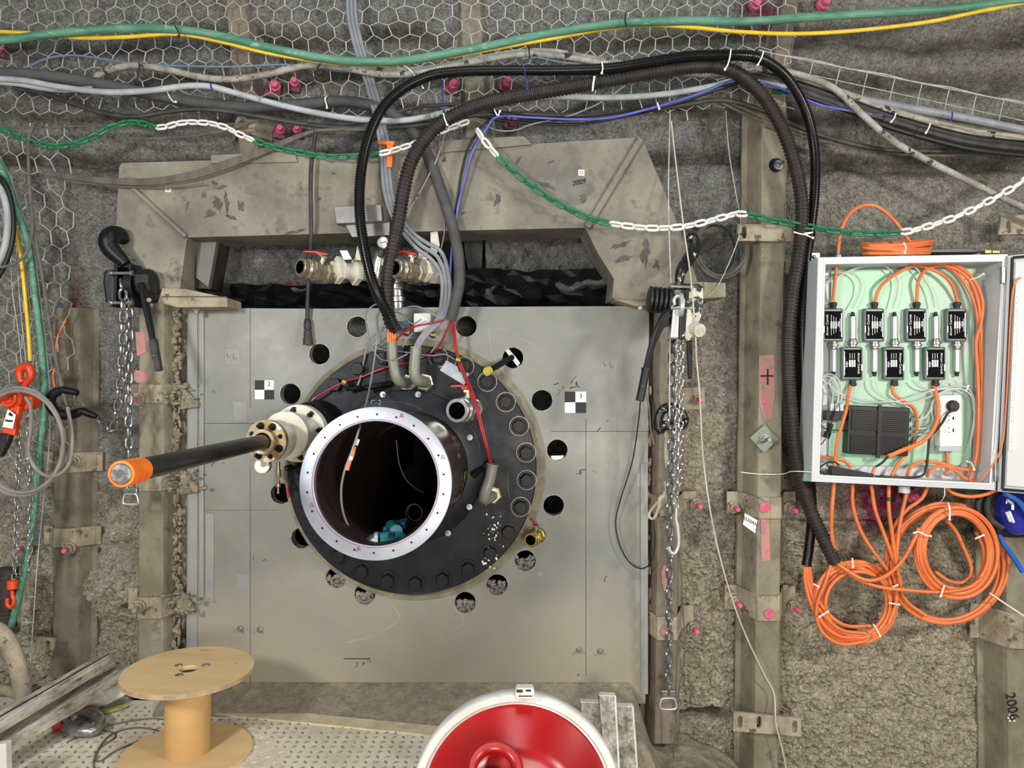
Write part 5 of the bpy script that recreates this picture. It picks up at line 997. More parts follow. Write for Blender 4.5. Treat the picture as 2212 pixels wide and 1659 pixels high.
q = MB(); q.tube(pts([(270, 1068), (266, 1086), (274, 1089), (291, 1089), (299, 1086), (294, 1068), (282, 1067)], .2), .0045, 8, .006, closed=True); q.build('end_handle', alu2_m, ch)['label'] = 'pale metal end handle'
q = MB(); T2 = lambda u, v: P(u, v, .16); q.tube([T2(208, 900), T2(190, 893), T2(178, 888), T2(165, 893), T2(145, 897), T2(120, 890), T2(108, 870), T2(115, 852), T2(135, 843), T2(152, 845), T2(168, 849)], .018, 14, .01, rf=lambda i, n: .6+.6*math.sin(math.pi*i/n)); q.build('load_hook', black_m, ch)['label'] = 'large black load hook'
q = MB(); q.tube([T2(148, 862), T2(165, 866), T2(180, 873), T2(180, 878), T2(165, 874)], .0035, 6); q.build('safety_latch', chrome_m, ch)
# right hoists (two), splashed
T = L2((1466, 640, .28), 1, 1, 0)
t = thing('lever_hoist', 'black lever hoist with white splashes at the right end of the beam', 'chain hoist', T(0, 60))
q = MB(); q.tube([T(0, -22, 0), T(4, -50, 0), T(12, -66, -.03), T(24, -84, -.06), T(34, -104, -.08), T(34, -122, -.09), T(26, -128, -.1), T(20, -118, -.1)], .022, 14, .01, rf=lambda i, n: .7+.5*math.sin(math.pi*i/n)); q.build('top_hook', splash_m, t)
q = MB(); q.prism([T(-12, -28), T(-6, -28), T(-14, 62), T(-22, 62)], (0, .09, 0)); q.prism([T(18, -28), T(24, -28), T(20, 62), T(10, 62)], (0, .09, 0)); q.prism([T(-30, 26), T(-14, 30), T(-16, 60), T(-34, 70), T(-44, 62)], (0, .05, 0)); q.prism([T(-6, -28), T(18, -28), T(18, -16), T(-6, -16)], (0, .03, 0)); q.build('side_plates', splash_m, t, bevel=.002)
q = MB(); q.prism([T(22, -10), T(38, -30), T(54, -22), T(55, 10), T(50, 44), T(40, 66), T(24, 60), T(18, 40)], (0, .11, 0)); q.build('gear_cover', splash2_m, t, bevel=.01)
q = MB(); 
for v_ in (-22, 24): q.cyl(T(-16, v_, .015), T(28, v_+2, .015), .0065, n=14); q.cyl(T(-18, v_, .015), T(-12, v_, .015), .011, n=12); q.cyl(T(24, v_, .015), T(30, v_+1, .015), .011, n=12)
q.build('chrome_pins', chrome_m, t)
q = MB()
for k in range(5): q.lathe(T(-66+k*10, 6+k*1.0, -.03), T(-56, 7, -.03)-T(-66, 6, -.03), [(.045, 0), (.052, .003), (.052, .012), (.045, .015)], 24)
q.build('brake_cover', MATS['black_moulded'], t)
q = MB(); q.prism([T(-24, 30, .02), T(-14, 40, .02), T(-28, 62, .03), T(-48, 100, .04), T(-66, 160, .05), T(-76, 158, .05), T(-60, 90, .04), T(-40, 44, .03)], (0, .022, 0)); q.build('lever', black_m, t, bevel=.004)
q = MB(); q.cyl(T(-70, 156, .04), T(-84, 226, .05), .016, n=20); q.ring(T(-70, 156, .04), T(-84, 226, .05)-T(-70, 156, .04), .018, .012, .01, 20); q.build('grip', black_cab, t); q = MB(); q.ball(T(-77, 194, .067), .004, 8); q.build('rivet', chrome_m, t)
q = MB(); q.cyl(T(-2, 20, .0), T(6, 20, .0), .05, n=28); q.build('chain_wheel', alu2_m, t)
t2 = thing('lever_hoist', 'smaller grey and white lever hoist hanging below the splashed one', 'chain hoist', P(1480, 760, .26)); T = L2((1478, 705, .30), 1, 1, 0)
q = MB(); q.prism([T(-24, -38), T(-10, -38), T(-12, 26), T(-30, 26)], (0, .06, 0)); q.build('body_cover', alu2_m, t2, bevel=.006)
q = MB(); q.prism([T(6, -38), T(12, -40), T(22, -22), T(20, 20), T(10, 32), T(2, 24)], (0, .06, 0)); q.build('white_cover', mat('splashed_cream', 'd2cfc0', 'b5b09f', rough=.5, ns=14, c3='3b3937', s3=24, t3=.64), t2, bevel=.004)
q = MB(); q.cyl(T(14, 4, -.02), T(30, 6, .0), .022, n=24); q.build('brake_drum', black_m, t2); q = MB(); q.cyl(T(24, 6, .0), T(34, 9, .03), .028, .026, n=24); q.cyl(T(34, 9, .03), T(35, 9.5, .033), .012, n=16); q.build('hand_knob', MATS['splashed_cream'], t2)
q = MB(); q.prism([T(-10, -42), T(6, -42), T(2, 28), T(-10, 28)], (0, .05, 0)); q.build('frame', splash_m, t2, bevel=.003)
q = MB(); q.tube([T(-4, -40), T(-2, -56, .0), T(-12, -66), T(-22, -58), T(-20, -46)], .008, 10, .008); q.build('top_hook', alu2_m, t2)
q = MB(); q.prism([T(6, 30, -.04), T(18, 30, -.04), T(18, 112, -.04), T(10, 114, -.04)], (0, .02, 0)); q.build('lever', black_m, t2, bevel=.005)
ch = thing('steel_chain', 'long steel chain hanging down the right rib to a handle at the bottom', 'chain', P(1443, 1520, .12))
chain(ch, [(1452, 690, .2), (1452, 800, .19), (1451, 900, .18), (1450, 1000, .17), (1447, 1100, .16), (1447, 1200, .15), (1446, 1300, .14), (1445, 1400, .13), (1443, 1500, .12)], .058, .037, .0062, mf, roll0=.15)
q = MB(); q.pbox(1428, 1492, 1459, 1507, .11, .13); q.build('end_stop', zinc_m, ch, bevel=.004)
q = MB(); q.tube(pts([(1430, 1510), (1426, 1528), (1434, 1532), (1452, 1532), (1461, 1528), (1457, 1510), (1444, 1508)], .12), .0045, 8, .006, closed=True); q.build('end_handle', alu2_m, ch)['label'] = 'pale metal end handle'
ch = thing('steel_chain', 'fine bright chain beside the long one, ending in a small hook', 'chain', P(1460, 1200, .2))
chain(ch, [(1466, 728, .28), (1464, 850, .26), (1461, 980, .25), (1460, 1060, .24), (1461, 1100, .24)], .037, .024, .0038, lambda f: (chrome_m, None), roll0=.2)
chain(ch, [(1472, 728, .27), (1471, 900, .25), (1468, 1060, .24)], .037, .024, .0038, lambda f: (chrome_m, None), roll0=1.2)
q = MB(); q.tube(pts([(1461, 1100), (1460, 1120), (1464, 1140), (1466, 1175), (1458, 1195), (1448, 1192), (1444, 1180)], .22), .008, 10, .008); q.build('small_hook', alu2_m, ch)
q = MB(); q.tube(pts([(1424, 930, .1), (1422, 905, .1), (1432, 885, .1), (1450, 880, .1), (1470, 890, .1), (1478, 906, .1), (1472, 918, .12), (1455, 922, .12), (1436, 918, .1)], None), .02, 12, .01, closed=True); tag(q.build('shackle_ring', splash_m), 'black splashed ring behind the right chains', 'ring')
q = MB(); q.tube(pts([(1436, 1040), (1438, 1060), (1428, 1078), (1408, 1100), (1402, 1115), (1412, 1120), (1422, 1100), (1426, 1075), (1440, 1072)], .1), .006, 8, .008, flat=.4); tag(q.build('rag_strip', mat('dirty_cloth', 'bdb6a4', '8d8675', rough=.9)), 'knotted dirty white cloth strip on the right rib', 'cloth strip')
q = MB(); q.tube(pts([(1435, 890), (1440, 930), (1440, 980), (1442, 1010)], .1), .010, 8, .01, flat=.4); tag(q.build('rag_strip', MATS['dirty_cloth']), 'long off-white strap behind the right chain', 'cloth strip')
q = MB(); q.tube(pts([(1392, 835), (1402, 880), (1406, 930), (1412, 960)], .02), .004, 6); tag(q.build('frayed_rope', rib_r), 'frayed brown rope end at the right edge of the plate', 'rope')
# ================================================================ far left cluster
H_ = .22
t = thing('lever_hoist', 'orange-red lever hoist with black grip at the left edge', 'chain hoist', P(30, 980, H_)); T = L2((38, 862, H_), 1, 1, 0)
q = MB(); q.tube([T(12, -20), T(18, -34), T(28, -48), T(26, -66), T(14, -70), T(4, -62), T(4, -46), T(10, -36)], .014, 12, .008, rf=lambda i, n: .7+.5*math.sin(math.pi*i/n)); q.build('top_hook', orange_h, t)
q = MB(); q.prism([T(-2, -28), T(12, -26), T(32, -4), T(30, 18), T(14, 26), T(-6, 20)], (0, .06, 0)); q.build('frame_plate', orange_h, t, bevel=.008)
q = MB(); q.lathe(T(-14, -2, .03), OUT, [(.045, -.03), (.045, .0), (.036, .012), (.036, .022), (.022, .022), (.02, .01)], 10, smooth=False); q.build('hand_knob', orange_h, t, bevel=.003)
q = MB(); q.prism([T(-16, 12, .03), T(4, 14, .03), T(-8, 80, .06), T(-36, 74, .06)], (0, .03, 0)); q.build('lever', orange_h, t, bevel=.006)
q = MB(); q.prism([T(-40, 72, .065), T(-16, 76, .065), T(-24, 96, .07), T(-38, 126, .07), T(-60, 126, .07), T(-50, 92, .07)], (0, .035, 0)); q.build('grip', black_cab, t, bevel=.01)
q = MB(); q.prism([T(-21, 22, .0635), T(-4, 34, .0635), T(-11, 64, .067), T(-33, 60, .067)], (0, .002, 0)); q.build('warning_label', paper_m, t)['label'] = 'white warning label'
q = MB(); q.prism([T(-26, 44, .066), T(-10, 46, .066), T(-11, 50, .066), T(-27, 48, .066)], (0, -.001, 0)); q.prism([T(-17, 28, .066), T(-10, 34, .066), T(-12, 38, .066), T(-20, 34, .066)], (0, -.001, 0)); q.build('label_print', ink_m, t)
q = MB(); q.ball(T(-14, -2, .055), .006, 8); q.ball(T(20, -22, .0), .006, 8); q.ball(T(26, 4, .0), .006, 8); q.build('rivets', brass_m, t)
ch = thing('steel_chain', 'fine steel chain with orange hook below the orange hoist, two strands', 'chain', P(30, 1310, .2))
chain(ch, [(40, 895, .2), (39, 1000, .2), (36, 1100, .2), (33, 1200, .2), (30, 1252, .2)], .034, .022, .0034, lambda f: (zinc_m, None), roll0=.2)
chain(ch, [(62, 890, .2), (65, 1000, .2), (66, 1100, .2), (65, 1180, .2), (64, 1236, .2)], .034, .022, .0034, lambda f: (zinc_m, None), roll0=.9)
q = MB(); q.lathe(P(27, 1252, .2), (0, 0, -1), [(.012, 0), (.02, .004), (.02, .035), (.014, .04)], 12); q.tube(pts([(26, 1276), (27, 1286), (30, 1300), (24, 1312), (16, 1306), (16, 1292)], .2), .008, 10, .006); q.build('orange_hook', orange_h, ch)['label'] = 'orange hook'
def loopcab(label, path, r, m, h, g=None, n=8): cable('power_cable', label, 'cable', path, r, m, h, n=n, group=g)
coil('cable_coil', 'coil of grey power cable hung over the orange hoist at the left edge', 45, 952, 92, 112, 4, 10, 4.0, mat('grey_rubber_cable', '8a8680', '76726c', rough=.6, ns=12), .30, seed=12, rot=-.12, hj=.02)
loopcab('grey cable sweeping under the coil at the left edge', [(55, 858, .32), (66, 880, .32), (66, 930, .3), (62, 980, .3), (85, 1020, .3), (120, 1028, .3), (150, 1000, .28), (156, 940, .25), (146, 880, .22)], 4, MATS['grey_rubber_cable'], .3)
cable('green_hose', 'green hose running down the left edge beside the orange hoist', 'hose', [(-30, 300, .1), (10, 380, .12), (38, 460, .13), (62, 530, .14), (76, 640, .14), (88, 740, .14), (95, 830, .14), (95, 900, .14), (84, 980, .14), (76, 1080, .14), (66, 1160, .14), (52, 1240, .14), (38, 1300, .14), (24, 1352, .14)], 7, green_m, n=14)
cable('power_cable', 'yellow cable running down the left edge to the orange hook', 'cable', [(30, 480, .1), (38, 520, .12), (48, 580, .13), (56, 660, .13), (62, 730, .13), (65, 780, .13)], 3.8, yellow_m)
t = thing('wire_cable_tray', 'narrow galvanised wire tray carrying the green hose down the left edge', 'cable tray', P(40, 1440, .1))
q = MB()
for o_ in (-14, 10): q.tube(pts([(-30+o_, 300), (10+o_, 380), (38+o_, 460), (62+o_, 540), (76+o_, 640), (90+o_, 760), (98+o_, 860), (96+o_, 960), (84+o_, 1080), (72+o_, 1200), (62+o_, 1340), (56+o_, 1430)], .10), .0022, 6)
q.tube(pts([(22, 500), (26, 620), (40, 720), (48, 800)], .1), .002, 6); q.tube(pts([(34, 500), (42, 640), (52, 740), (58, 800)], .1), .002, 6)
q.build('long_wires', wire_m, t)
for y in range(560, 1420, 56):
    x = np.interp(y, [380, 460, 540, 640, 760, 860, 960, 1080, 1200, 1340, 1430], [10, 38, 62, 76, 90, 98, 96, 84, 72, 62, 56]); q = MB(); q.tube(pts([(x-16, y), (x+12, y+1)], .105), .002, 6); q.build('cross_wire', wire_m, t)
loopcab('thick white cable curling at the left edge', [(-40, 390, .2), (-5, 400, .2), (12, 440, .2), (16, 490, .2), (8, 540, .2), (-12, 580, .2), (-50, 620, .2)], 7, lgrey_cab, .2, n=12)
loopcab('thick black cable curling outside the white one at the left edge', [(-40, 368, .18), (5, 390, .18), (24, 440, .18), (28, 500, .18), (18, 550, .18), (-6, 600, .18), (-50, 640, .18)], 6, black_cab, .18, n=12)
loopcab('dusty cable crossing the left edge diagonally', [(-30, 578, .22), (20, 574, .22), (50, 555, .2), (64, 530, .18), (70, 490, .16), (68, 440, .14)], 3.5, mud_cab, .2)
for i, (pp, lb) in enumerate((([(142, 692), (128, 718), (122, 742), (120, 768)], 'orange wire scrap hanging on the left netting, upper'), ([(118, 795), (114, 812), (118, 836)], 'orange wire scrap hanging on the left netting, lower'))): cable('orange_string', lb, 'string', pp, 1.8, orange_m, .1)
q = MB(); q.tube(pts([(16, 1228), (14, 1280), (10, 1345)], .12), S(22, .12), 20, .004, rf=lambda i, n: 1 if (i % 4) < 2 else .88); tag(q.build('ribbed_duct', dgrey_cab), 'dark ribbed duct standing at the left edge behind the orange hook', 'duct')
q = MB(); 
for k in range(5): q.tube([P(20+22*math.cos(a*math.pi/6), 1350+k*3+7*math.sin(a*math.pi/6), .14+.03*math.sin(a*math.pi/6)) for a in range(12)], .003, 6, closed=True)
tag(q.build('wire_rings', mud_cab), 'stack of thin wire rings around the foot of the green hose', 'wire')
q = MB(); q.tube([P(-30, 1352, .3), P(0, 1366, .3), P(22, 1395, .3), P(38, 1440, .3), P(52, 1500, .3), P(56, 1530, .3)], .034, 16, .02, flat=.8); q.tube([P(-30, 1485, .25), P(10, 1490, .25), P(50, 1505, .25)], .02, 12, .02); tag(q.build('bent_steel_frame', clamp_m), 'bent dusty steel frame tube at the lower left edge', 'steel frame')
# ================================================================ open grey cabinet with the sensors
HF, HB = .20, .07
fo = [(1767, 556), (2177, 549), (2151, 1059), (1753, 1040)]; fi = [(1781, 569), (2167, 563), (2139, 1046), (1768, 1028)]
def back(p, k=(D-HF)/(D-HB)): return (1106+(p[0]-1106)*k, 829.5+(p[1]-829.5)*k)
cab = thing('enclosure', 'open light-grey wall cabinet full of orange and grey cables', 'cabinet', P(1950, 1050, HB))
q = MB(); A = [P(x, y, HF) for x, y in fo]; B = [P(x, y, HF) for x, y in fi]; Cb = [Vector((p.x, -HB-.004, p.z)) for p in B]; E = [Vector((p.x, -HB, p.z)) for p in A]
def off(ls, dy): return [p+Vector((0, dy, 0)) for p in ls]
F1 = off(B, .012)
q.add(A+B+F1+Cb+E, [(i, (i+1) % 4, 4+(i+1) % 4, 4+i) for i in range(4)]+[(4+i, 4+(i+1) % 4, 8+(i+1) % 4, 8+i) for i in range(4)]+[(8+i, 8+(i+1) % 4, 12+(i+1) % 4, 12+i) for i in range(4)]+[(i, 16+i, 16+(i+1) % 4, (i+1) % 4) for i in range(4)]+[(16, 17, 18, 19), (12, 13, 14, 15)])
q.build('housing', cabw_m, cab)
# inner raised lip
q = MB()
for i in range(4):
    a, b = B[i], B[(i+1) % 4]; q.cyl(a, b, .004, n=8)
q.build('rim_bead', mat('rim_white', 'e4e7e6', rough=.35), cab)
q = MB(); bpz = [P(1796, 584, .085), P(2108, 580, .085), P(2098, 1006, .085), P(1790, 1006, .085)]; q.prism(bpz, (0, .006, 0)); q.build('back_panel', cabi_m, cab)
q = MB(); q.prism([P(1772, 575, .08), P(2160, 571, .08), P(2160, 590, .08), P(1772, 588, .08)], (0, .004, 0)); q.build('rail', mat('rail_grey', '8d9694', rough=.5), cab)
q = MB(); q.prism([P(1738, 1022, .14), P(1758, 1026, .14), P(1758, 1041, .14), P(1736, 1039, .14)], (0, .07, 0)); o = q.build('green_tape_corner', mat('pale_green_tape', '8fcaa6', '6fb38c', rough=.6), cab); o['label'] = 'green tape on the lower left corner'
q = MB(); q.pbox(1735, 545, 1772, 562, .04, .075); q.cyl(P(1760, 555, .075), P(1760, 555, .085), .008, n=12); q.build('mounting_lug', zinc_m, cab, bevel=.003)
q = MB(); q.cyl(P(1953, 1050, .14), P(1953, 1064, .14), .022, n=20); q.build('cable_gland', cabw_m, cab)
# door, swung open to the right
hx, hz0, hz1 = P(2170, 549, .20), P(2176, 549, .20), P(2152, 1059, .20)
d1 = Vector((math.cos(math.radians(42)), -math.sin(math.radians(42)), 0)); a0 = P(2176, 552, .21); a1 = P(2154, 1062, .21); w0 = .62
q = MB(); nrm = Vector((-d1.y, d1.x, 0)).normalized()*.02
lp = [a0, a0+d1*w0, a1+d1*w0, a1]; q.prism(lp, nrm*1.0); door = q.build('door', cabw_m, cab, bevel=.003)
q = MB()
def dp(u, v, k=0): 
    top = a0+d1*u; bot = a1+d1*u; return top.lerp(bot, v)+Vector((d1.y, -d1.x, 0))*k
sd_ = -1 if (Vector((d1.y, -d1.x, 0)).dot(Vector((-1, -0.0, 0))) < 0) else 1
nn_ = Vector((d1.y, -d1.x, 0)).normalized()
if nn_.x > 0: nn_ = -nn_
def dq(u, v, k=0): return (a0+d1*u).lerp(a1+d1*u, v)+nn_*k
gk = [dq(.018, .012, .004), dq(w0-.02, .012, .004), dq(w0-.02, .988, .004), dq(.018, .988, .004)]
for i in range(4): q.cyl(gk[i], gk[(i+1) % 4], .0055, n=8)
q.build('gasket', black_cab, door)
q = MB(); q.prism([dq(.03, .03, .002), dq(w0-.03, .03, .002), dq(w0-.03, .97, .002), dq(.03, .97, .002)], nn_*.004); q.build('inner_panel', mat('door_inner', 'd5d7d8', rough=.4), door)
q = MB(); q.prism([dq(.034, .10, .008), dq(.044, .10, .008), dq(.044, .82, .008), dq(.034, .82, .008)], nn_*.006); q.build('stiffener_strip', whitepl, door)
q = MB()
for k in range(24): c = dq(.039, .12+k*.029, .0145); q.ball(c, .0014, 6)
q.build('strip_slots', ink_m, door)
for hb_ in ((2164, 576, 2172, 612), (2150, 1000, 2158, 1040)): q = MB(); q.pbox(*hb_, .20, .215); q.build('hinge', zinc_m, cab, bevel=.002)
q = MB(); q.tube([dq(.05, .10, .02), dq(.03, .13, .025), dq(.022, .25, .02), dq(.02, .6, .02), dq(.012, .80, .02), P(2140, 1010, .22), P(2118, 1032, .2), P(2100, 1042, .17)], .0032, 8); tag(q.build('fibre_cable', orange_m), 'thin orange cable running from the cabinet floor up along the door hinge', 'cable')
HP = .087
for (x, y) in ((1773, 596), (1773, 900), (1768, 1010)): pass
# sensor modules
g_mod = 'sensor modules in the cabinet'
modbox = None
def module(x, y, up, label):
    t = thing('sensor_module', label, 'sensor', P(x, y+36, .1), g_mod); sg = -1 if up else 1
    q = MB(); q.pbox(x-22.5, y-36, x+22.5, y+36, .088, .112); q.build('clear_housing', clear_m, t, bevel=.006)
    q = MB(); ex = 1 if up else -1; q.pbox(x-18, y-30, x+19, y+30, .112, .1135); lb = q.build('black_label', label_m, t)
    q = MB()
    for k in range(3):
        u = x+ex+(-5+5*k)*(1 if up else -1); q.pbox(u-1.7, y-7.5, u+1.7, y+7.5, .1136, .1142); q.pbox(u-.5, y+sg*-1*(-11-5)-6+3*k if up else y-22, u+.3, y+22-3*k if up else y-10, .1136, .1142)
    q.pbox(x+(17 if up else -19), y-26, x+(19 if up else -17), y+26, .1136, .1142); q.pbox(x-(21 if up else -18.5), y+2, x-(18.5 if up else -21), y+16, .1136, .1142)
    q.build('print_bars', wprint_m, lb)
    q = MB()
    for sx in (-1, 1):
        for sy in (-1, 1): q.ball(P(x+sx*19, y+sy*32, .113), .0035, 8)
    q.build('corner_screws', chrome_m, t)
    rot = -90 if up else 90
    text('Aircorr Corinth', S(7.0, .11), wprint_m, lb, P(x+(-13 if up else 13), y, .1145), rot)['label'] = 'white lettering'
    text('nke', S(8.5, .11), wprint_m, lb, P(x+(11.5 if up else -12), y-2*(1 if up else -1), .1145), rot)['label'] = 'white logo lettering'
    q = MB(); q.pbox(x+(14 if up else -19), y-14, x+(16 if up else -16), y+14, .1136, .114); q.build('lilac_stripe', lilac_m, lb)
    q = MB(); d_ = Vector((0, 0, 1 if up else -1)); q.lathe(P(x-2*sg*0, y+sg*36, .10), d_, [(S(6), 0), (S(6), .010), (S(7.5), .012), (S(7.5), .022), (S(5), .026)], 14); q.build('cable_gland', black_cab, t)
    q = MB(); q.lathe(P(x, y-sg*36, .10), -d_, [(S(8), 0), (S(8), .008), (S(10.5), .010), (S(10.5), .020), (S(8), .022), (S(8), .03), (S(7), .034)], 16); q.build('metal_fitting', zinc_m, t)
    q = MB(); q.cyl(P(x, y-sg*50, .10), P(x, y-sg*101, .10), S(6.5), n=18); q.build('probe_tube', alu2_m, t)
    q = MB(); q.cyl(P(x, y-sg*101, .10), P(x, y-sg*111, .10), S(5), S(3), n=12); q.build('probe_tip', black_cab, t)
orow = ['leftmost', 'second', 'third', 'rightmost']
for i, x in enumerate((1801, 1890, 1981, 2068)): module(x-1, 702, True, orow[i]+' of the four upper black-labelled sensor modules in the cabinet')
for i, x in enumerate((1842, 1932, 2021)): module(x, 785, False, ['left', 'middle', 'right'][i]+' of the three lower black-labelled sensor modules in the cabinet')
# cables to modules
ocab = lambda lb, p, r=3.6, g=None: cable('fibre_cable', lb, 'cable', p, r, orange_m, .12, group=g)
ocab('orange cable from the cabinet roof straight to the upper left module', [(1808, 560, .13), (1806, 590, .125), (1802, 620, .115), (1799, 650, .1)])
ocab('orange cable arching into the second upper module', [(2112, 1000, .13), (2118, 900, .13), (2120, 750, .13), (2112, 650, .14), (2085, 595, .14), (2030, 570, .13), (1980, 572, .13), (1935, 592, .13), (1902, 620, .12), (1889, 652, .1)])
ocab('orange cable arching into the third upper module', [(2108, 990, .125), (2112, 880, .125), (2116, 750, .125), (2106, 660, .13), (2075, 600, .13), (2040, 575, .12), (2005, 580, .12), (1985, 605, .12), (1980, 652, .1)])
ocab('orange cable curving into the rightmost upper module', [(1790, 566, .12), (1880, 566, .12), (1960, 570, .12), (2020, 585, .12), (2055, 612, .12), (2068, 652, .1)])
ocab('outermost orange cable along the right inner wall of the cabinet', [(2095, 1035, .14), (2110, 980, .14), (2114, 900, .14), (2112, 820, .14), (2108, 740, .14), (2118, 700, .14), (2122, 650, .14), (2100, 600, .14), (2060, 572, .13), (1990, 564, .12), (1900, 564, .11)])
ocab('orange cable from the lower left module down to the cabinet floor', [(1837, 832, .1), (1832, 855, .12), (1828, 885, .17), (1818, 920, .17), (1808, 955, .15), (1803, 1010, .13), (1802, 1030, .13)])
ocab('orange cable from the lower middle module behind the black computer', [(1928, 832, .1), (1930, 850, .11), (1950, 866, .11), (1972, 880, .11), (1980, 900, .1), (1980, 930, .095), (1970, 965, .1), (1950, 990, .12), (1935, 1010, .12), (1925, 1030, .12)])
ocab('thick orange cable from the lower right module down to the black sleeve', [(2018, 834, .1), (2022, 852, .12), (2027, 880, .13), (2022, 915, .14), (2008, 940, .15), (1985, 958, .16), (1955, 970, .17), (1925, 983, .17), (1918, 985, .17)], 4.6)
ocab('orange cable below the socket strip', [(2046, 975, .1), (2047, 1000, .1), (2044, 1028, .1)])
ocab('orange cable bending over the cabinet floor, upper one', [(1960, 1028, .12), (1968, 1008, .14), (1990, 998, .14), (2030, 1000, .14), (2070, 1012, .14), (2100, 1016, .14)])
ocab('orange cable bending over the cabinet floor, lower one', [(2003, 1030, .12), (2012, 1012, .14), (2035, 1006, .15), (2060, 1015, .15), (2085, 1034, .15), (2100, 1040, .14)])
ocab('short orange cable in the lower left corner of the cabinet', [(1772, 988, .1), (1800, 990, .12), (1825, 996, .12), (1838, 1010, .12)])
ocab('short orange end below the black sleeve in the cabinet', [(1890, 1008, .14), (1886, 1018, .14), (1884, 1030, .14)])
q = MB(); q.tube(pts([(1918, 986), (1905, 1000), (1892, 1008)], .165), .0045, 8); tag(q.build('heat_shrink_sleeve', black_cab), 'black sleeve on the thick orange cable end in the cabinet', 'sleeve')
wc = mat('grey_white_lead', 'c3c7c5', 'aeb2b0', rough=.45)
for i, (pp, lb) in enumerate((([(1842, 666), (1856, 640), (1860, 612), (1845, 592), (1820, 588), (1795, 600), (1770, 630)], 'grey lead arching above the first probe tube'),
    ([(1930, 664), (1938, 635), (1940, 605), (1925, 585), (1900, 572), (1850, 580), (1805, 600), (1775, 620)], 'grey lead arching above the second probe tube'),
    ([(2020, 664), (2012, 630), (1995, 600), (1972, 575), (1930, 565), (1890, 566), (1840, 582), (1795, 606), (1770, 622)], 'grey lead arching above the third probe tube'),
    ([(1795, 818), (1790, 826), (1800, 842), (1830, 856), (1880, 868), (1940, 866), (1990, 850), (2040, 840), (2080, 842), (2102, 860), (2106, 900), (2098, 950)], 'long grey lead crossing below the lower modules'),
    ([(1883, 820), (1886, 838), (1905, 856), (1935, 868), (1960, 872), (2000, 860), (2040, 846), (2076, 840), (2098, 856), (2104, 890)], 'grey lead from the second lower probe'),
    ([(1973, 822), (1985, 835), (2010, 842), (2050, 836), (2085, 836), (2102, 855), (2104, 900), (2096, 960)], 'grey lead from the third lower probe'),
    ([(2064, 824), (2072, 832), (2090, 838), (2104, 860), (2108, 900), (2102, 930)], 'grey lead from the rightmost probe'),
    ([(1982, 906), (1998, 902), (2010, 885), (2018, 862), (2040, 844), (2070, 838)], 'top network lead of the black computer'),
    ([(1982, 926), (2002, 924), (2015, 910), (2012, 880), (2022, 858), (2050, 842)], 'middle network lead of the black computer'),
    ([(1982, 939), (2002, 936), (2016, 925), (2030, 900), (2024, 870)], 'lowest network lead of the black computer'),
    ([(1796, 872), (1800, 850), (1798, 832), (1788, 828), (1775, 832)], 'left lead of the three USB plugs'),
    ([(1808, 872), (1812, 855), (1808, 835), (1800, 820), (1785, 812), (1772, 818)], 'middle lead of the three USB plugs'),
    ([(1818, 872), (1818, 845), (1812, 822), (1795, 808), (1778, 812), (1770, 826)], 'right lead of the three USB plugs'))):
    cable('signal_cable', lb, 'cable', pp, 1.6, wc, .115)
# black finned computer
t = thing('fanless_computer', 'black finned mini computer strapped with a black band in the cabinet', 'computer', P(1898, 985, .1))
cx, cy, an = 1898, 931, 2.5
q = MB(); q.pbox(cx-66, cy-53, cx+66, cy+52, .088, .135, ang=an); q.build('case', fin_m, t, bevel=.004)
q = MB(); R_ = Matrix.Rotation(math.radians(an), 3, 'Y'); c = P(cx, cy, .135)
def lb_(u0, v0, u1, v1, h0, h1):
    v = []
    for hh in (h1, h0):
        for u, w_ in ((u0, v0), (u1, v0), (u1, v1), (u0, v1)): p = R_ @ Vector((S(u, .135), 0, -S(w_, .135))); v.append((c.x+p.x, -hh, c.z+p.z))
    return v
for k in range(22):
    y0 = -45+k*4.2
    if -2 < y0 < 6: continue
    q.add(lb_(-60, y0, 60, y0+2, .134, .141), [(0, 1, 2, 3), (7, 6, 5, 4), (0, 4, 5, 1), (1, 5, 6, 2), (2, 6, 7, 3), (3, 7, 4, 0)])
q.build('cooling_fins', fin_m, t)
q = MB(); q.add(lb_(-4, -57, 3, 58, .134, .143), [(0, 1, 2, 3), (7, 6, 5, 4), (0, 4, 5, 1), (1, 5, 6, 2), (2, 6, 7, 3), (3, 7, 4, 0)]); q.build('strap', black_cab, t)
for i, y in enumerate((906, 926, 939)): q = MB(); q.pbox(1968, y-4, 1982, y+4, .11, .12); tag(q.build('network_plug', clear_m, bevel=.001), ['top', 'middle', 'lowest'][i]+' of the three clear plugs on the right of the black computer', 'plug', 'network plugs')
t = thing('usb_hub', 'small black USB hub with three grey plugs, left of the black computer', 'USB hub', P(1806, 907, .1)); q = MB(); q.pbox(1784, 888, 1829, 908, .09, .12); q.build('body', MATS['black_moulded'], t, bevel=.003)
for i, x in enumerate((1798, 1809, 1819)): q = MB(); q.pbox(x-4, 871, x+4, 888, .1, .112); q.build('usb_plug', alu2_m, t, bevel=.001)
t = thing('antenna_stub', 'small black cylindrical adapter hanging below the USB hub', 'adapter', P(1785, 948, .1)); q = MB(); q.cyl(P(1796, 915, .11), P(1790, 932, .11), .009, .010, n=14); q.cyl(P(1789, 933, .11), P(1784, 946, .11), .014, n=14); q.build('body', black_cab, t)
for pp, lb in (([(1796, 915), (1800, 905), (1812, 900), (1822, 897)], 'black lead from the hub to the small adapter'), ([(1786, 902), (1775, 908), (1774, 920), (1790, 928), (1820, 930), (1835, 931)], 'black lead from the hub to the computer'), ([(1783, 948), (1776, 958), (1768, 964)], 'black lead below the small adapter')): cable('signal_cable', lb, 'cable', pp, 1.2, black_cab, .11)
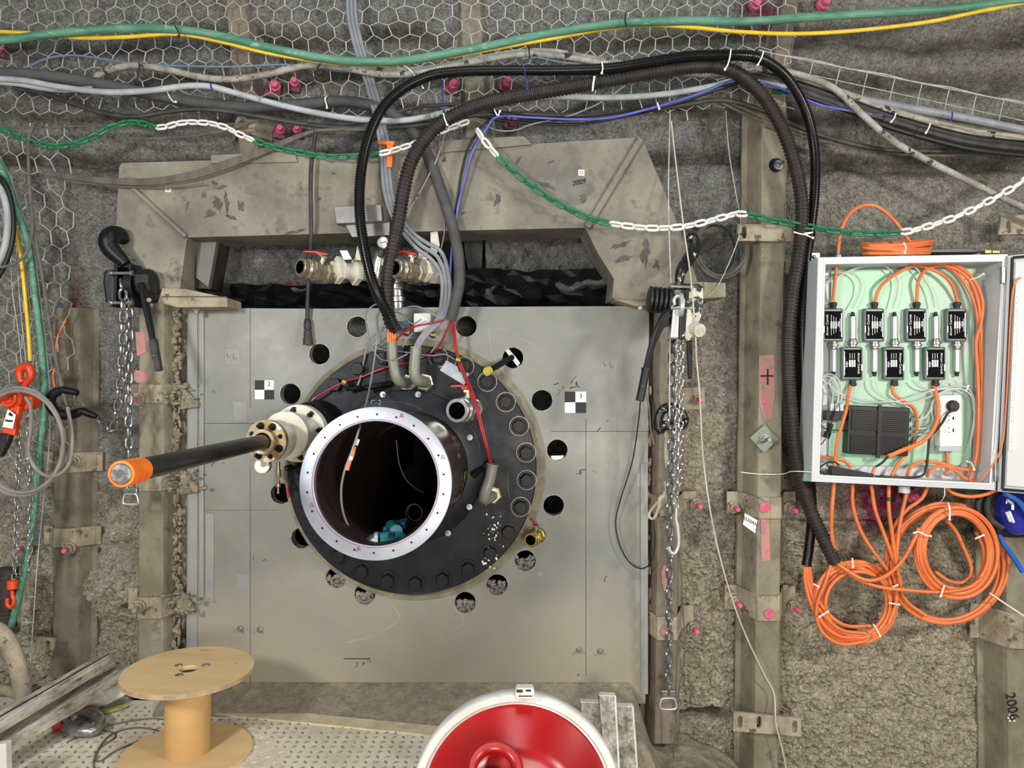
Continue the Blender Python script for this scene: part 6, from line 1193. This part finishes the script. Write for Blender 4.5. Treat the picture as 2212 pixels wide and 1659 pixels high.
t = thing('power_strip', 'white three-way socket strip with one black plug in the cabinet', 'power strip', P(2050, 975, .1))
q = MB(); q.pbox(2030, 854, 2078, 965, .088, .13, ang=-1); q.build('body', whitepl, t, bevel=.004)
q = MB(); q.pbox(2029, 965, 2075, 975, .095, .128, ang=-1); q.build('end_clamp', mat('pale_blue_grey', 'a9b4bb', rough=.5), t, bevel=.002)
for y in (904, 930):
    q = MB(); q.ring(P(2054, y, .131), OUT, S(12, .13), S(10, .13), .0015, 28); so = q.build('socket', whitepl, t); q = MB()
    for u, v in ((-4, 4), (-4, -6), ): q.cyl(P(2054+u, y+v, .1305), P(2054+u, y+v, .1318), .0022, n=8)
    q.pbox(2058, y-4, 2061, y+3, .130, .1315); q.build('pin_holes', ink_m, so)
q = MB(); q.lathe(P(2056, 877, .13), OUT, [(S(12.5, .13), 0), (S(12.5, .13), .014), (S(10, .13), .02)], 24); tag(q.build('mains_plug', black_cab), 'round black mains plug in the top socket of the strip', 'plug')
cable('power_cable', 'black mains lead from the socket strip down to the power adapter', 'cable', [(2063, 884, .15), (2048, 892, .15), (2036, 912, .15), (2022, 930, .15), (2008, 946, .15), (2005, 975, .15), (2001, 1010, .15), (1995, 1026, .15), (1975, 1031, .14), (1940, 1031, .13), (1900, 1029, .13)], 2.6, black_cab)
q = MB(); q.prism([P(1798, 1009, .15), P(1806, 1008, .15), P(1888, 1024, .15), P(1888, 1031, .15), P(1796, 1027, .15)], (0, .04, 0)); tag(q.build('power_adapter', MATS['black_moulded'], bevel=.003), 'black laptop-style power adapter on the cabinet floor', 'power adapter')
for pp, lb in (([(1798, 1020), (1785, 1024), (1775, 1020), (1768, 1014)], 'black lead tail left of the power adapter'), ([(1768, 1012), (1785, 1000), (1802, 997), (1812, 1004)], 'black lead looping above the power adapter'), ([(1890, 1028), (1905, 1030), (1920, 1032)], 'black lead leaving the right of the power adapter')): cable('power_cable', lb, 'cable', pp, 1.8, black_cab, .14)
tie('white tie on the orange cables at the top right in the cabinet', [(2095, 604), (2110, 600), (2124, 592)], .15, Wt, 1.2); tie('white tie on the grey leads at the right in the cabinet', [(2086, 846), (2090, 838), (2091, 834)], .14, Wt, 1.5); tie('white tie at the lower right corner in the cabinet', [(2086, 996), (2098, 1000), (2104, 1014)], .16, Wt, 1.2)
q = MB(); q.cyl(P(2083, 1007, .09), P(2083, 1007, .105), .012, n=16); tag(q.build('screw_knob', chrome_m), 'shiny screw at the lower right of the cabinet back panel', 'screw')
# on the cabinet roof
def topcoil():
    p = []; rr = random.Random(6)
    for i in range(7*16):
        a = 2*math.pi*i/16; k = i/16; p.append(P(1938+(88+6*math.sin(k*2.1))*math.cos(a)*.82+rr.uniform(-2, 2)+3*math.sin(k), 536+k*1.2-3*math.sin(k*1.7)+5*math.sin(a)*.5-9+k*1.2-8*math.cos(a)*math.sin(k), .13+.075*math.sin(a)))
    q = MB(); q.tube(p, S(3.6, .13), 8, .014); tag(q.build('cable_coil', orange_m), 'flattened coil of orange cable lying on the cabinet roof', 'cable coil')
topcoil()
cable('fibre_cable', 'orange cable arching up from the cabinet roof to the flat coil', 'cable', [(1811, 545, .13), (1812, 530, .13), (1818, 495, .13), (1835, 462, .13), (1858, 446, .13), (1880, 443, .13), (1905, 452, .13), (1935, 480, .13), (1955, 508, .13), (1968, 526, .13)], 3.8, orange_m)
tie('white tie around the flat coil on the cabinet roof', [(1952, 524), (1957, 535), (1954, 546)], .21, Wt)
q = MB(); q.lathe(P(1811, 558, .13), (0, 0, 1), [(.014, 0), (.014, .012), (.01, .014), (.008, .026)], 14); tag(q.build('cable_gland', zinc_m), 'metal cable gland on the cabinet roof, left', 'cable gland')
q = MB(); q.prism([P(1998, 546, .14), P(2003, 538, .14), P(2100, 535, .14), P(2120, 545, .14)], (0, .06, 0)); tag(q.build('flat_box', fin_m, bevel=.002), 'flat black box lying on the cabinet roof', 'box')
q = MB(); q.pbox(2128, 540, 2142, 547, .1, .13); q.pbox(2144, 541, 2160, 547, .1, .12); tag(q.build('small_connector', brass_m, bevel=.001), 'tiny metal connector on the cabinet roof, right', 'connector')
# ================================================================ orange coils below the cabinet
coil('cable_coil', 'smaller coil of orange cable hanging at the lower left below the cabinet', 1846, 1302, 82, 82, 7, 14, 4.2, orange_m, .08, seed=21, lead=[(1802, 1042, .14), (1797, 1100, .14), (1797, 1160, .12), (1812, 1212, .1), (1845, 1222, .09)], tail=[], hj=.02)
coil('cable_coil', 'inner ring of large orange coil, tight loops high at the right below the cabinet', 2062, 1192, 80, 92, 7, 14, 4.4, orange_m, .14, seed=22, hj=.02, rot=-.15)
coil('cable_coil', 'big outer orange coil behind the tight one below the cabinet', 2042, 1220, 122, 125, 6, 12, 4.2, orange_m, .07, seed=23, hj=.02, rot=-.1)
for i, (pp, lb) in enumerate((([(1842, 1046, .14), (1842, 1090, .14), (1856, 1140, .13), (1882, 1185, .13), (1912, 1225, .12), (1932, 1250, .1), (1936, 1300, .1), (1920, 1345, .1)], 'second orange cable from the left under the cabinet'),
    ([(1882, 1048, .14), (1890, 1100, .14), (1908, 1150, .14), (1926, 1200, .13), (1944, 1250, .1)], 'third orange cable from the left under the cabinet'),
    ([(1920, 1049, .14), (1920, 1100, .14), (1928, 1160, .14), (1936, 1220, .13), (1946, 1262, .11)], 'fourth orange cable from the left, with a dark green mark, under the cabinet'),
    ([(1962, 1050, .14), (1948, 1110, .14), (1940, 1160, .14), (1938, 1210, .13), (1952, 1290, .1), (2000, 1330, .1)], 'fifth orange cable from the left under the cabinet'),
    ([(2004, 1052, .14), (1990, 1078, .14), (1960, 1100, .13), (1936, 1130, .12), (1920, 1160, .1), (1914, 1210, .09)], 'sixth orange cable from the left, leaning across, under the cabinet'),
    ([(2043, 1052, .14), (2060, 1066, .15), (2095, 1073, .16), (2130, 1068, .17), (2152, 1058, .19)], 'orange cable sagging from the cabinet floor to the door hinge'),
    ([(1806, 1216, .1), (1850, 1245, .13), (1880, 1254, .14), (1915, 1243, .14), (1950, 1210, .15), (1975, 1165, .16), (1985, 1140, .16)], 'orange cable swooping from the brown-black hose up into the tight coil'),
    ([(1808, 1218, .1), (1850, 1250, .12), (1900, 1268, .13), (1960, 1275, .15), (2030, 1279, .16), (2090, 1270, .16), (2120, 1250, .16)], 'orange cable running right from the brown-black hose under the tight coil'),
    ([(1795, 1220, .08), (1782, 1260, .1), (1766, 1300, .1), (1764, 1335, .1), (1780, 1370, .1), (1820, 1392, .1), (1870, 1385, .1)], 'orange cable dropping steeply from the brown-black hose'),
    ([(1738, 1224, .05), (1740, 1262, .06), (1752, 1305, .08), (1775, 1345, .09), (1812, 1374, .09), (1860, 1378, .09)], 'left strand of orange cable from the glossy hose end'),
    ([(1743, 1224, .05), (1747, 1262, .06), (1762, 1305, .08), (1785, 1335, .09), (1820, 1362, .09), (1870, 1368, .09)], 'middle strand of orange cable from the glossy hose end'),
    ([(1748, 1224, .05), (1754, 1262, .06), (1770, 1300, .08), (1795, 1332, .09), (1830, 1352, .09), (1880, 1352, .09)], 'right strand of orange cable from the glossy hose end'),
    ([(2046, 1125, .12), (2066, 1150, .1), (2080, 1180, .1), (2095, 1215, .1), (2098, 1240, .1), (2080, 1258, .1), (2050, 1255, .12), (2020, 1235, .13)], 'loose orange cable crossing inside the tight coil'))):
    cable('fibre_cable', lb, 'cable', pp, 4.0, orange_m, .1, n=10)
q = MB(); q.ring(P(1920, 1074, .14), (0, 0, -1), .0092, .0075, .016, 12); tag(q.build('cable_mark', MATS['olive_rubber']), 'dark green band on the fourth orange cable under the cabinet', 'band')
for lb, lp in (('white tie on the smaller coil, top', [(1841, 1205), (1842, 1225)]), ('white tie on the smaller coil, left', [(1757, 1261), (1768, 1267)]), ('white tie on the smaller coil, right', [(1920, 1302), (1942, 1306)]), ('white tie on the smaller coil, lower left', [(1768, 1334), (1788, 1321)]), ('white tie on the smaller coil, bottom', [(1886, 1348), (1895, 1362), (1901, 1374)]),
               ('white tie on the tight coil, left', [(1972, 1152), (1985, 1149), (2000, 1156), (2010, 1158)]), ('white tie on the tight coil, top', [(2048, 1086), (2052, 1104), (2051, 1122)]), ('white tie on the tight coil, right', [(2106, 1164), (2124, 1156)]), ('white tie on the tight coil, bottom', [(2040, 1264), (2036, 1276), (2032, 1288)]),
               ('white tie between both coils', [(1928, 1268), (1938, 1264)]), ('white tie on the outer coil, top', [(2074, 1102), (2078, 1096)])):
    tie(lb, lp, .125 if 'smaller' in lb or 'between' in lb or 'outer' in lb else .175, Wt, 1.8)
cable('string', 'white cord from the outer coil to the right edge', 'string', [(2138, 1281, .14), (2170, 1303, .13), (2260, 1362, .12)], 1.8, whitepl, n=8)
cable('string', 'clear tie tails hanging from the cabinet gland above the coils', 'string', [(2040, 1050, .14), (2040, 1072, .14), (2030, 1085, .14)], 1.6, nickel_m)
# visor helmet at the right edge
t = thing('face_shield', 'dark glossy visor with blue reflections hanging below the cabinet door', 'visor', P(2165, 1160, .12))
q = MB(); q.ball(P(2196, 1098, .14), .105, 32, sc3=(.8, .55, 1.05)); q.build('blue_visor', blueglass_m, t)
q = MB(); q.tube(pts([(2124, 1068), (2116, 1096), (2122, 1128), (2150, 1142), (2178, 1150), (2215, 1150)], .12), .022, 12, .01, flat=.7); q.build('black_rim', black_cab, t)
q = MB(); q.tube(pts([(2145, 1060), (2132, 1090), (2140, 1122), (2165, 1140)], .15), .012, 12, .01); q.build('grey_band', MATS['worn_black_rubber'], t)
q = MB(); q.pbox(2178, 1106, 2181, 1128, .19, .2, ang=-22); q.pbox(2184, 1104, 2188, 1130, .19, .2, ang=-22); q.pbox(2176, 1082, 2190, 1087, .185, .195, ang=35); q.build('white_mark', whitepl, t)
cable('blue_hose', 'thick blue hose crossing the visor at the right edge', 'hose', [(2170, 1066, .22), (2190, 1076, .22), (2207, 1090, .22), (2230, 1130, .2)], 6, blue2_m, n=14)
cable('blue_hose', 'blue hose tail dropping diagonally below the visor', 'hose', [(2152, 1140, .12), (2166, 1172, .12), (2190, 1205, .12), (2209, 1235, .12)], 5.5, blue2_m, n=14)
# ================================================================ foreground: tread-plate platform, cable reel, red drum, shackle, planks
dk = thing('tread_plate_platform', 'cream-dusted steel tread plate platform in the foreground', 'platform', Vector((-1.0, -.9, 0)))
ZT = .20
def ze(x): return -.005-(x+1.663)*.2/1.0   # back edge in y
q = MB(); q.prism([Vector((-2.3, -2.6, 0.02)), Vector((.22, -2.6, .02)), Vector((.22, -.385, .02)), Vector((-1.45, -.045, .02)), Vector((-2.3, .0, .02))], (0, 0, ZT-.02)); q.build('deck', deck_m, dk)
q = MB(); rr = random.Random(2); pit = .036
for i in range(72):
    for j in range(44):
        x = -2.25+i*pit; y = -1.62+j*pit
        yb = -.385+( .22-x)*.34/1.67*1.0
        if y > yb-.075 or x > .2: continue
        a = math.radians(35 if (i+j) % 2 else -55)-.1; L_, w_ = .0145, .0058; ca, sa = math.cos(a), math.sin(a)
        v = [(x+L_*ca, y+L_*sa, ZT), (x-w_*sa, y+w_*ca, ZT), (x-L_*ca, y-L_*sa, ZT), (x+w_*sa, y-w_*ca, ZT), (x, y, ZT+.0045)]
        q.add(v, [(0, 1, 4), (1, 2, 4), (2, 3, 4), (3, 0, 4)])
q.build('raised_lozenges', mat('tread_lozenge', '7b7464', '8f8775', rough=.5, ns=5, c3='c2b9a5', s3=3, t3=.56), dk, recalc=False)
q = MB(); q.prism([Vector((.22, -.385, ZT)), Vector((.22, -.455, ZT)), Vector((-1.47, -.125, ZT)), Vector((-1.45, -.045, ZT))], (0, 0, .006)); q.build('edge_strip', mat('cream_edge_strip', 'd8cdb0', 'bfb394', rough=.7, ns=10, bs=50, bst=.4), dk)
# cable reel
def PD(px, py, z): d = (CZ-z)*F/(py-829.5); return Vector(((px-1106)/F*d, d-D, z))
rc = PD(404, 1632, ZT); rc.z = ZT; Rr = .225; Hr = .315
re = thing('cable_reel', 'empty plywood cable reel with a cardboard core on the platform', 'cable reel', rc)
tilt = Vector((.02, 0, 1)).normalized()
q = MB(); q.lathe(rc, tilt, [(Rr, 0), (Rr, .016)], 72); q.build('lower_disc', [wood_m], re, bevel=.002)
q = MB(); q.lathe(rc+tilt*.014, tilt, [(.078, 0), (.078, Hr-.028)], 48, caps=False); q.build('core', core_m, re)
q = MB(); q.ring(rc+tilt*(Hr-.016), tilt, Rr, .032, .016, 72); td = q.build('upper_disc', [wood_m], re, bevel=.0015)
q = MB(); q.ring(rc+tilt*(Hr-.0155), tilt, Rr+.0012, Rr-.002, .015, 72); q.build('disc_edge', ply_edge, td)
q = MB(); q.lathe(rc+tilt*(Hr-.2), tilt, [(0, 0), (.032, 0), (.032, .184)], 32, caps=False); q.build('hub_bore', mat('dark_bore', '4f4234', rough=.8), td, recalc=False)
for a in (35, 150, 262):
    c = rc+tilt*Hr+Vector((.058*math.cos(math.radians(a)), .058*math.sin(math.radians(a)), 0)); q = MB(); q.ring(c, tilt, .014, .008, .002, 20); q.lathe(c, tilt, [(.0085, 0), (.0085, .004)], 6, smooth=False); q.build('bolt', zinc_m, td)
q = MB()
for k in range(4): c = PD(306+k*5, 1440+k*5, ZT+Hr); q.tube([Vector((c.x, c.y, ZT+Hr+.0006)), Vector((c.x+.018, c.y+.004, ZT+Hr+.0006))], .0011, 4, .01, flat=1)
q.build('stamp_print', mat('brown_ink', '6b573c', rough=.7), td)
q = MB(); z = ZT+.004
def gl(l): return [Vector((*(PD(a, b, zz).xy), zz)) for a, b, zz in l]
q.tube(gl([(300, 1600, z), (250, 1622, z), (215, 1645, z), (208, 1630, z), (235, 1590, z), (290, 1572, z), (345, 1580, z), (366, 1600, z+.02), (350, 1650, z), (300, 1690, z), (230, 1690, z), (203, 1660, z), (212, 1620, z), (250, 1590, z), (215, 1578, z), (150, 1600, z)]), .003, 8)
tag(q.build('cable_coil', mud_cab), 'thin grey cable looped on the platform left of the reel core', 'cable coil')
q = MB(); q.tube(gl([(365, 1555, z), (330, 1552, z), (290, 1556, z), (240, 1566, z), (190, 1582, z)]), .003, 8); tag(q.build('power_cable', mud_cab), 'grey cable trailing from the reel toward the shackle', 'cable')
# red drum with white rim
dc = P(1116, 1736, 1.25); Rd = S(229, 1.25); da = Vector((0.0, -.995, .10)).normalized()
dr = thing('red_drum', 'bright red dished steel drum with a worn white rim and lifting eye', 'drum', dc-Vector((0, 0, Rd)))
q = MB(); q.lathe(dc-da*.10, da, [(Rd*.80, .02), (Rd*.97, .05), (Rd, .06), (Rd, .095), (Rd*.985, .10), (Rd*.925, .10), (Rd*.905, .088)], 96); q.build('white_rim', rimw_m, dr)
q = MB(); q.lathe(dc-da*.015, da, [(Rd*.915, 0), (Rd*.90, .0), (Rd*.80, .025), (Rd*.62, .075), (Rd*.60, .082), (Rd*.52, .095), (.0, .11)], 96); q.build('red_dish', redp_m, dr)
ec = P(1068, 1672, 1.37)
q = MB(); er = S(60, 1.3)
q.ring(ec, Vector((.1, -.6, .8)), er, er*.62, .03, 40); q.build('lifting_eye', redp_m, dr, bevel=.008)
q = MB(); q.prism([ec+Vector((-er*.75, -.03, .01)), ec+Vector((er*.35, -.035, .0)), ec+Vector((er*.4, -.03, -.2)), ec+Vector((-er*.9, -.03, -.2))], (0, .04, 0)); q.build('eye_lug', redp_m, dr, bevel=.01)
q = MB(); q.tube([ec+Vector((-er*.85, -.045, -.06)), ec+Vector((-er*.78, -.045, -.0)), ec+Vector((-er*.66, -.045, .012)), ec+Vector((-er*.1, -.048, .006))], .004, 6, .006); q.build('chipped_edge', mat('bare_grey_chip', '77736c', '4d4a46', rough=.6, ns=60), dr)
fd = frame(dc, da, Vector((1, 0, 0)))
q = MB(); rr = random.Random(8)
def chip(px, py, s_, hh):
    c = P(px, py, hh); n_ = 8; lp = [c+Vector((s_*rr.uniform(.6, 1.5)*1.7*math.cos(2*math.pi*k/n_), 0, s_*rr.uniform(.5, 1.1)*math.sin(2*math.pi*k/n_))) for k in range(n_)]; q.prism(lp, (0, -.001, 0))
q.build('paint_chips', MATS['bare_grey_chip'], dr) if q.v else None
q = MB(); q.prism([P(1112, 1512, 1.25), P(1114, 1492, 1.25), P(1118, 1487, 1.25), P(1150, 1487, 1.25), P(1154, 1492, 1.25), P(1155, 1512, 1.25)], (0, .03, 0)); b = q.build('rim_block', rimw_m, dr, bevel=.004)
q = MB(); q.pbox(1116, 1490, 1129, 1496, 1.25, 1.2515); q.pbox(1136, 1490, 1147, 1494, 1.25, 1.2515); q.pbox(1120, 1503, 1150, 1505, 1.25, 1.2515); q.build('black_patches', ink_m, b)
# timber planks right of the drum
for i, (x0, x1, y0, h0, h1, lb) in enumerate(((1254, 1300, 1516, .25, .55, 'wide white-edged board leaning right of the red drum, left one'), (1322, 1368, 1524, .25, .55, 'wide white-edged board leaning right of the red drum, right one'), (1294, 1330, 1501, .30, .62, 'narrow stained batten on top of the two wide boards'))):
    t = thing('board', lb, 'board', Vector((P((x0+x1)/2, y0, h0).x, -h1, 0))); q = MB(); zt = P(0, y0, h0).z; xa, xb = P(x0, y0, h0).x, P(x1, y0, h0).x
    fr = [Vector((xa, -h0, zt)), Vector((xb, -h0, zt-.004)), Vector((xb-.02, -h1, -.02)), Vector((xa-.0, -h1, -.02))]; q.prism(fr, Vector((0, .028, -.01))); q.build('plank', plank2_m, t, bevel=.003)
    q = MB(); e = .006
    q.prism([fr[0]+Vector((0, -.002, .001)), fr[1]+Vector((0, -.002, .001)), fr[1]+Vector((0, -.002, -.03)), fr[0]+Vector((0, -.002, -.03))], (0, .03, 0)); q.prism([fr[1]+Vector((-e, -.002, 0)), fr[1]+Vector((.001, -.002, 0)), fr[2]+Vector((.001, -.002, 0)), fr[2]+Vector((-e, -.002, 0))], (0, .03, 0)); q.build('white_edge', rimw_m, t)
# bench beams at the left
def beam(label, a, b, wd, tk, m):
    a, b = Vector(a), Vector(b); d = (b-a).normalized(); s_ = d.cross(Vector((0, 0, 1))).normalized()*wd/2; t = thing('timber_beam', label, 'beam', Vector((b.x, b.y, b.z-tk)))
    q = MB(); q.prism([a-s_, a+s_, a+s_+Vector((0, 0, -tk)), a-s_+Vector((0, 0, -tk))], b-a); q.build('beam_body', m, t, bevel=.004); return t, d, s_
A0 = P(232, 1414, .10); A1 = P(-70, 1588, .75)
t, d, s_ = beam('upper white-stained beam running from the wall to the lower left corner', A0, A1, .07, .04, plank_m)
q = MB(); o_ = s_*.35; q.prism([A0-s_*.15+Vector((0, 0, .0)), A0+s_*.02, A0+s_*.02+Vector((0, 0, .002)), A0-s_*.15+Vector((0, 0, .002))], A1-A0); q.build('groove', ink_m, t)
B0 = P(272, 1438, .05); B1 = P(-70, 1628, .72)
beam('lower dark-stained beam beside the white one at the left', B0, B1, .085, .05, plank_m)
t = thing('trestle', 'white dusted trestle plate under the beams, behind the shackle', 'trestle', P(230, 1530, .1)); q = MB(); q.prism([P(182, 1490, .16), P(270, 1455, .12), P(272, 1500, .12), P(232, 1522, .14), P(190, 1530, .16)], (0, .02, 0)); q.build('plate', rimw_m, t)
# shackle
z = ZT+.03
sc_ = PD(185, 1566, z)
t = thing('shackle', 'large galvanised bow shackle with a red pin on the platform', 'shackle', Vector((sc_.x, sc_.y, ZT)))
def sp_(px, py, dz=0): v = PD(px, py, z); v.z = z+dz; return v
q = MB(); q.tube([sp_(142, 1562), sp_(150, 1572), sp_(162, 1578), sp_(182, 1580), sp_(205, 1576), sp_(217, 1562), sp_(212, 1549), sp_(195, 1541), sp_(178, 1540), sp_(168, 1536, .02)], .020, 16, .01); q.build('bow', zinc_m, t)
rd_m = mat('red_dull', 'a02226', rough=.45)
for a_, b_, r_ in ((sp_(114, 1567), sp_(128, 1563), .027), (sp_(166, 1527, .03), sp_(180, 1535, .03), .024)): q = MB(); q.cyl(a_, b_, r_, n=20); q.build('pin_head', rd_m, t)['label'] = 'red pin end'
q = MB(); q.cyl(sp_(128, 1563), sp_(150, 1555), .018, n=16); q.cyl(sp_(140, 1560), sp_(170, 1532, .03), .016, n=16); q.build('pin', zinc_m, t)
q = MB(); q.tube([sp_(188, 1530, -.02), sp_(212, 1532, -.024), sp_(240, 1526, -.024), sp_(272, 1514, -.024)], .028, 8, .02, flat=1, rf=lambda i, n: 1); 
o = None
q = MB(); a_, b_ = sp_(190, 1534), sp_(270, 1514); q.prism([Vector((a_.x, a_.y-.03, ZT+.012)), Vector((b_.x, b_.y-.03, ZT+.012)), Vector((b_.x+.02, b_.y+.01, ZT+.016)), Vector((a_.x-.01, a_.y+.03, ZT+.016))], (0, 0, -.005)); tag(q.build('webbing_strap', strap_m), 'yellow-green webbing strap lying behind the shackle', 'strap')
q = MB(); q.prism([P(-60, 1618, .8), P(12, 1606, .8), P(14, 1680, .8), P(-60, 1720, .8)], (0, .03, 0)); tag(q.build('white_block', rimw_m, bevel=.004), 'white painted block at the lower left corner', 'block')
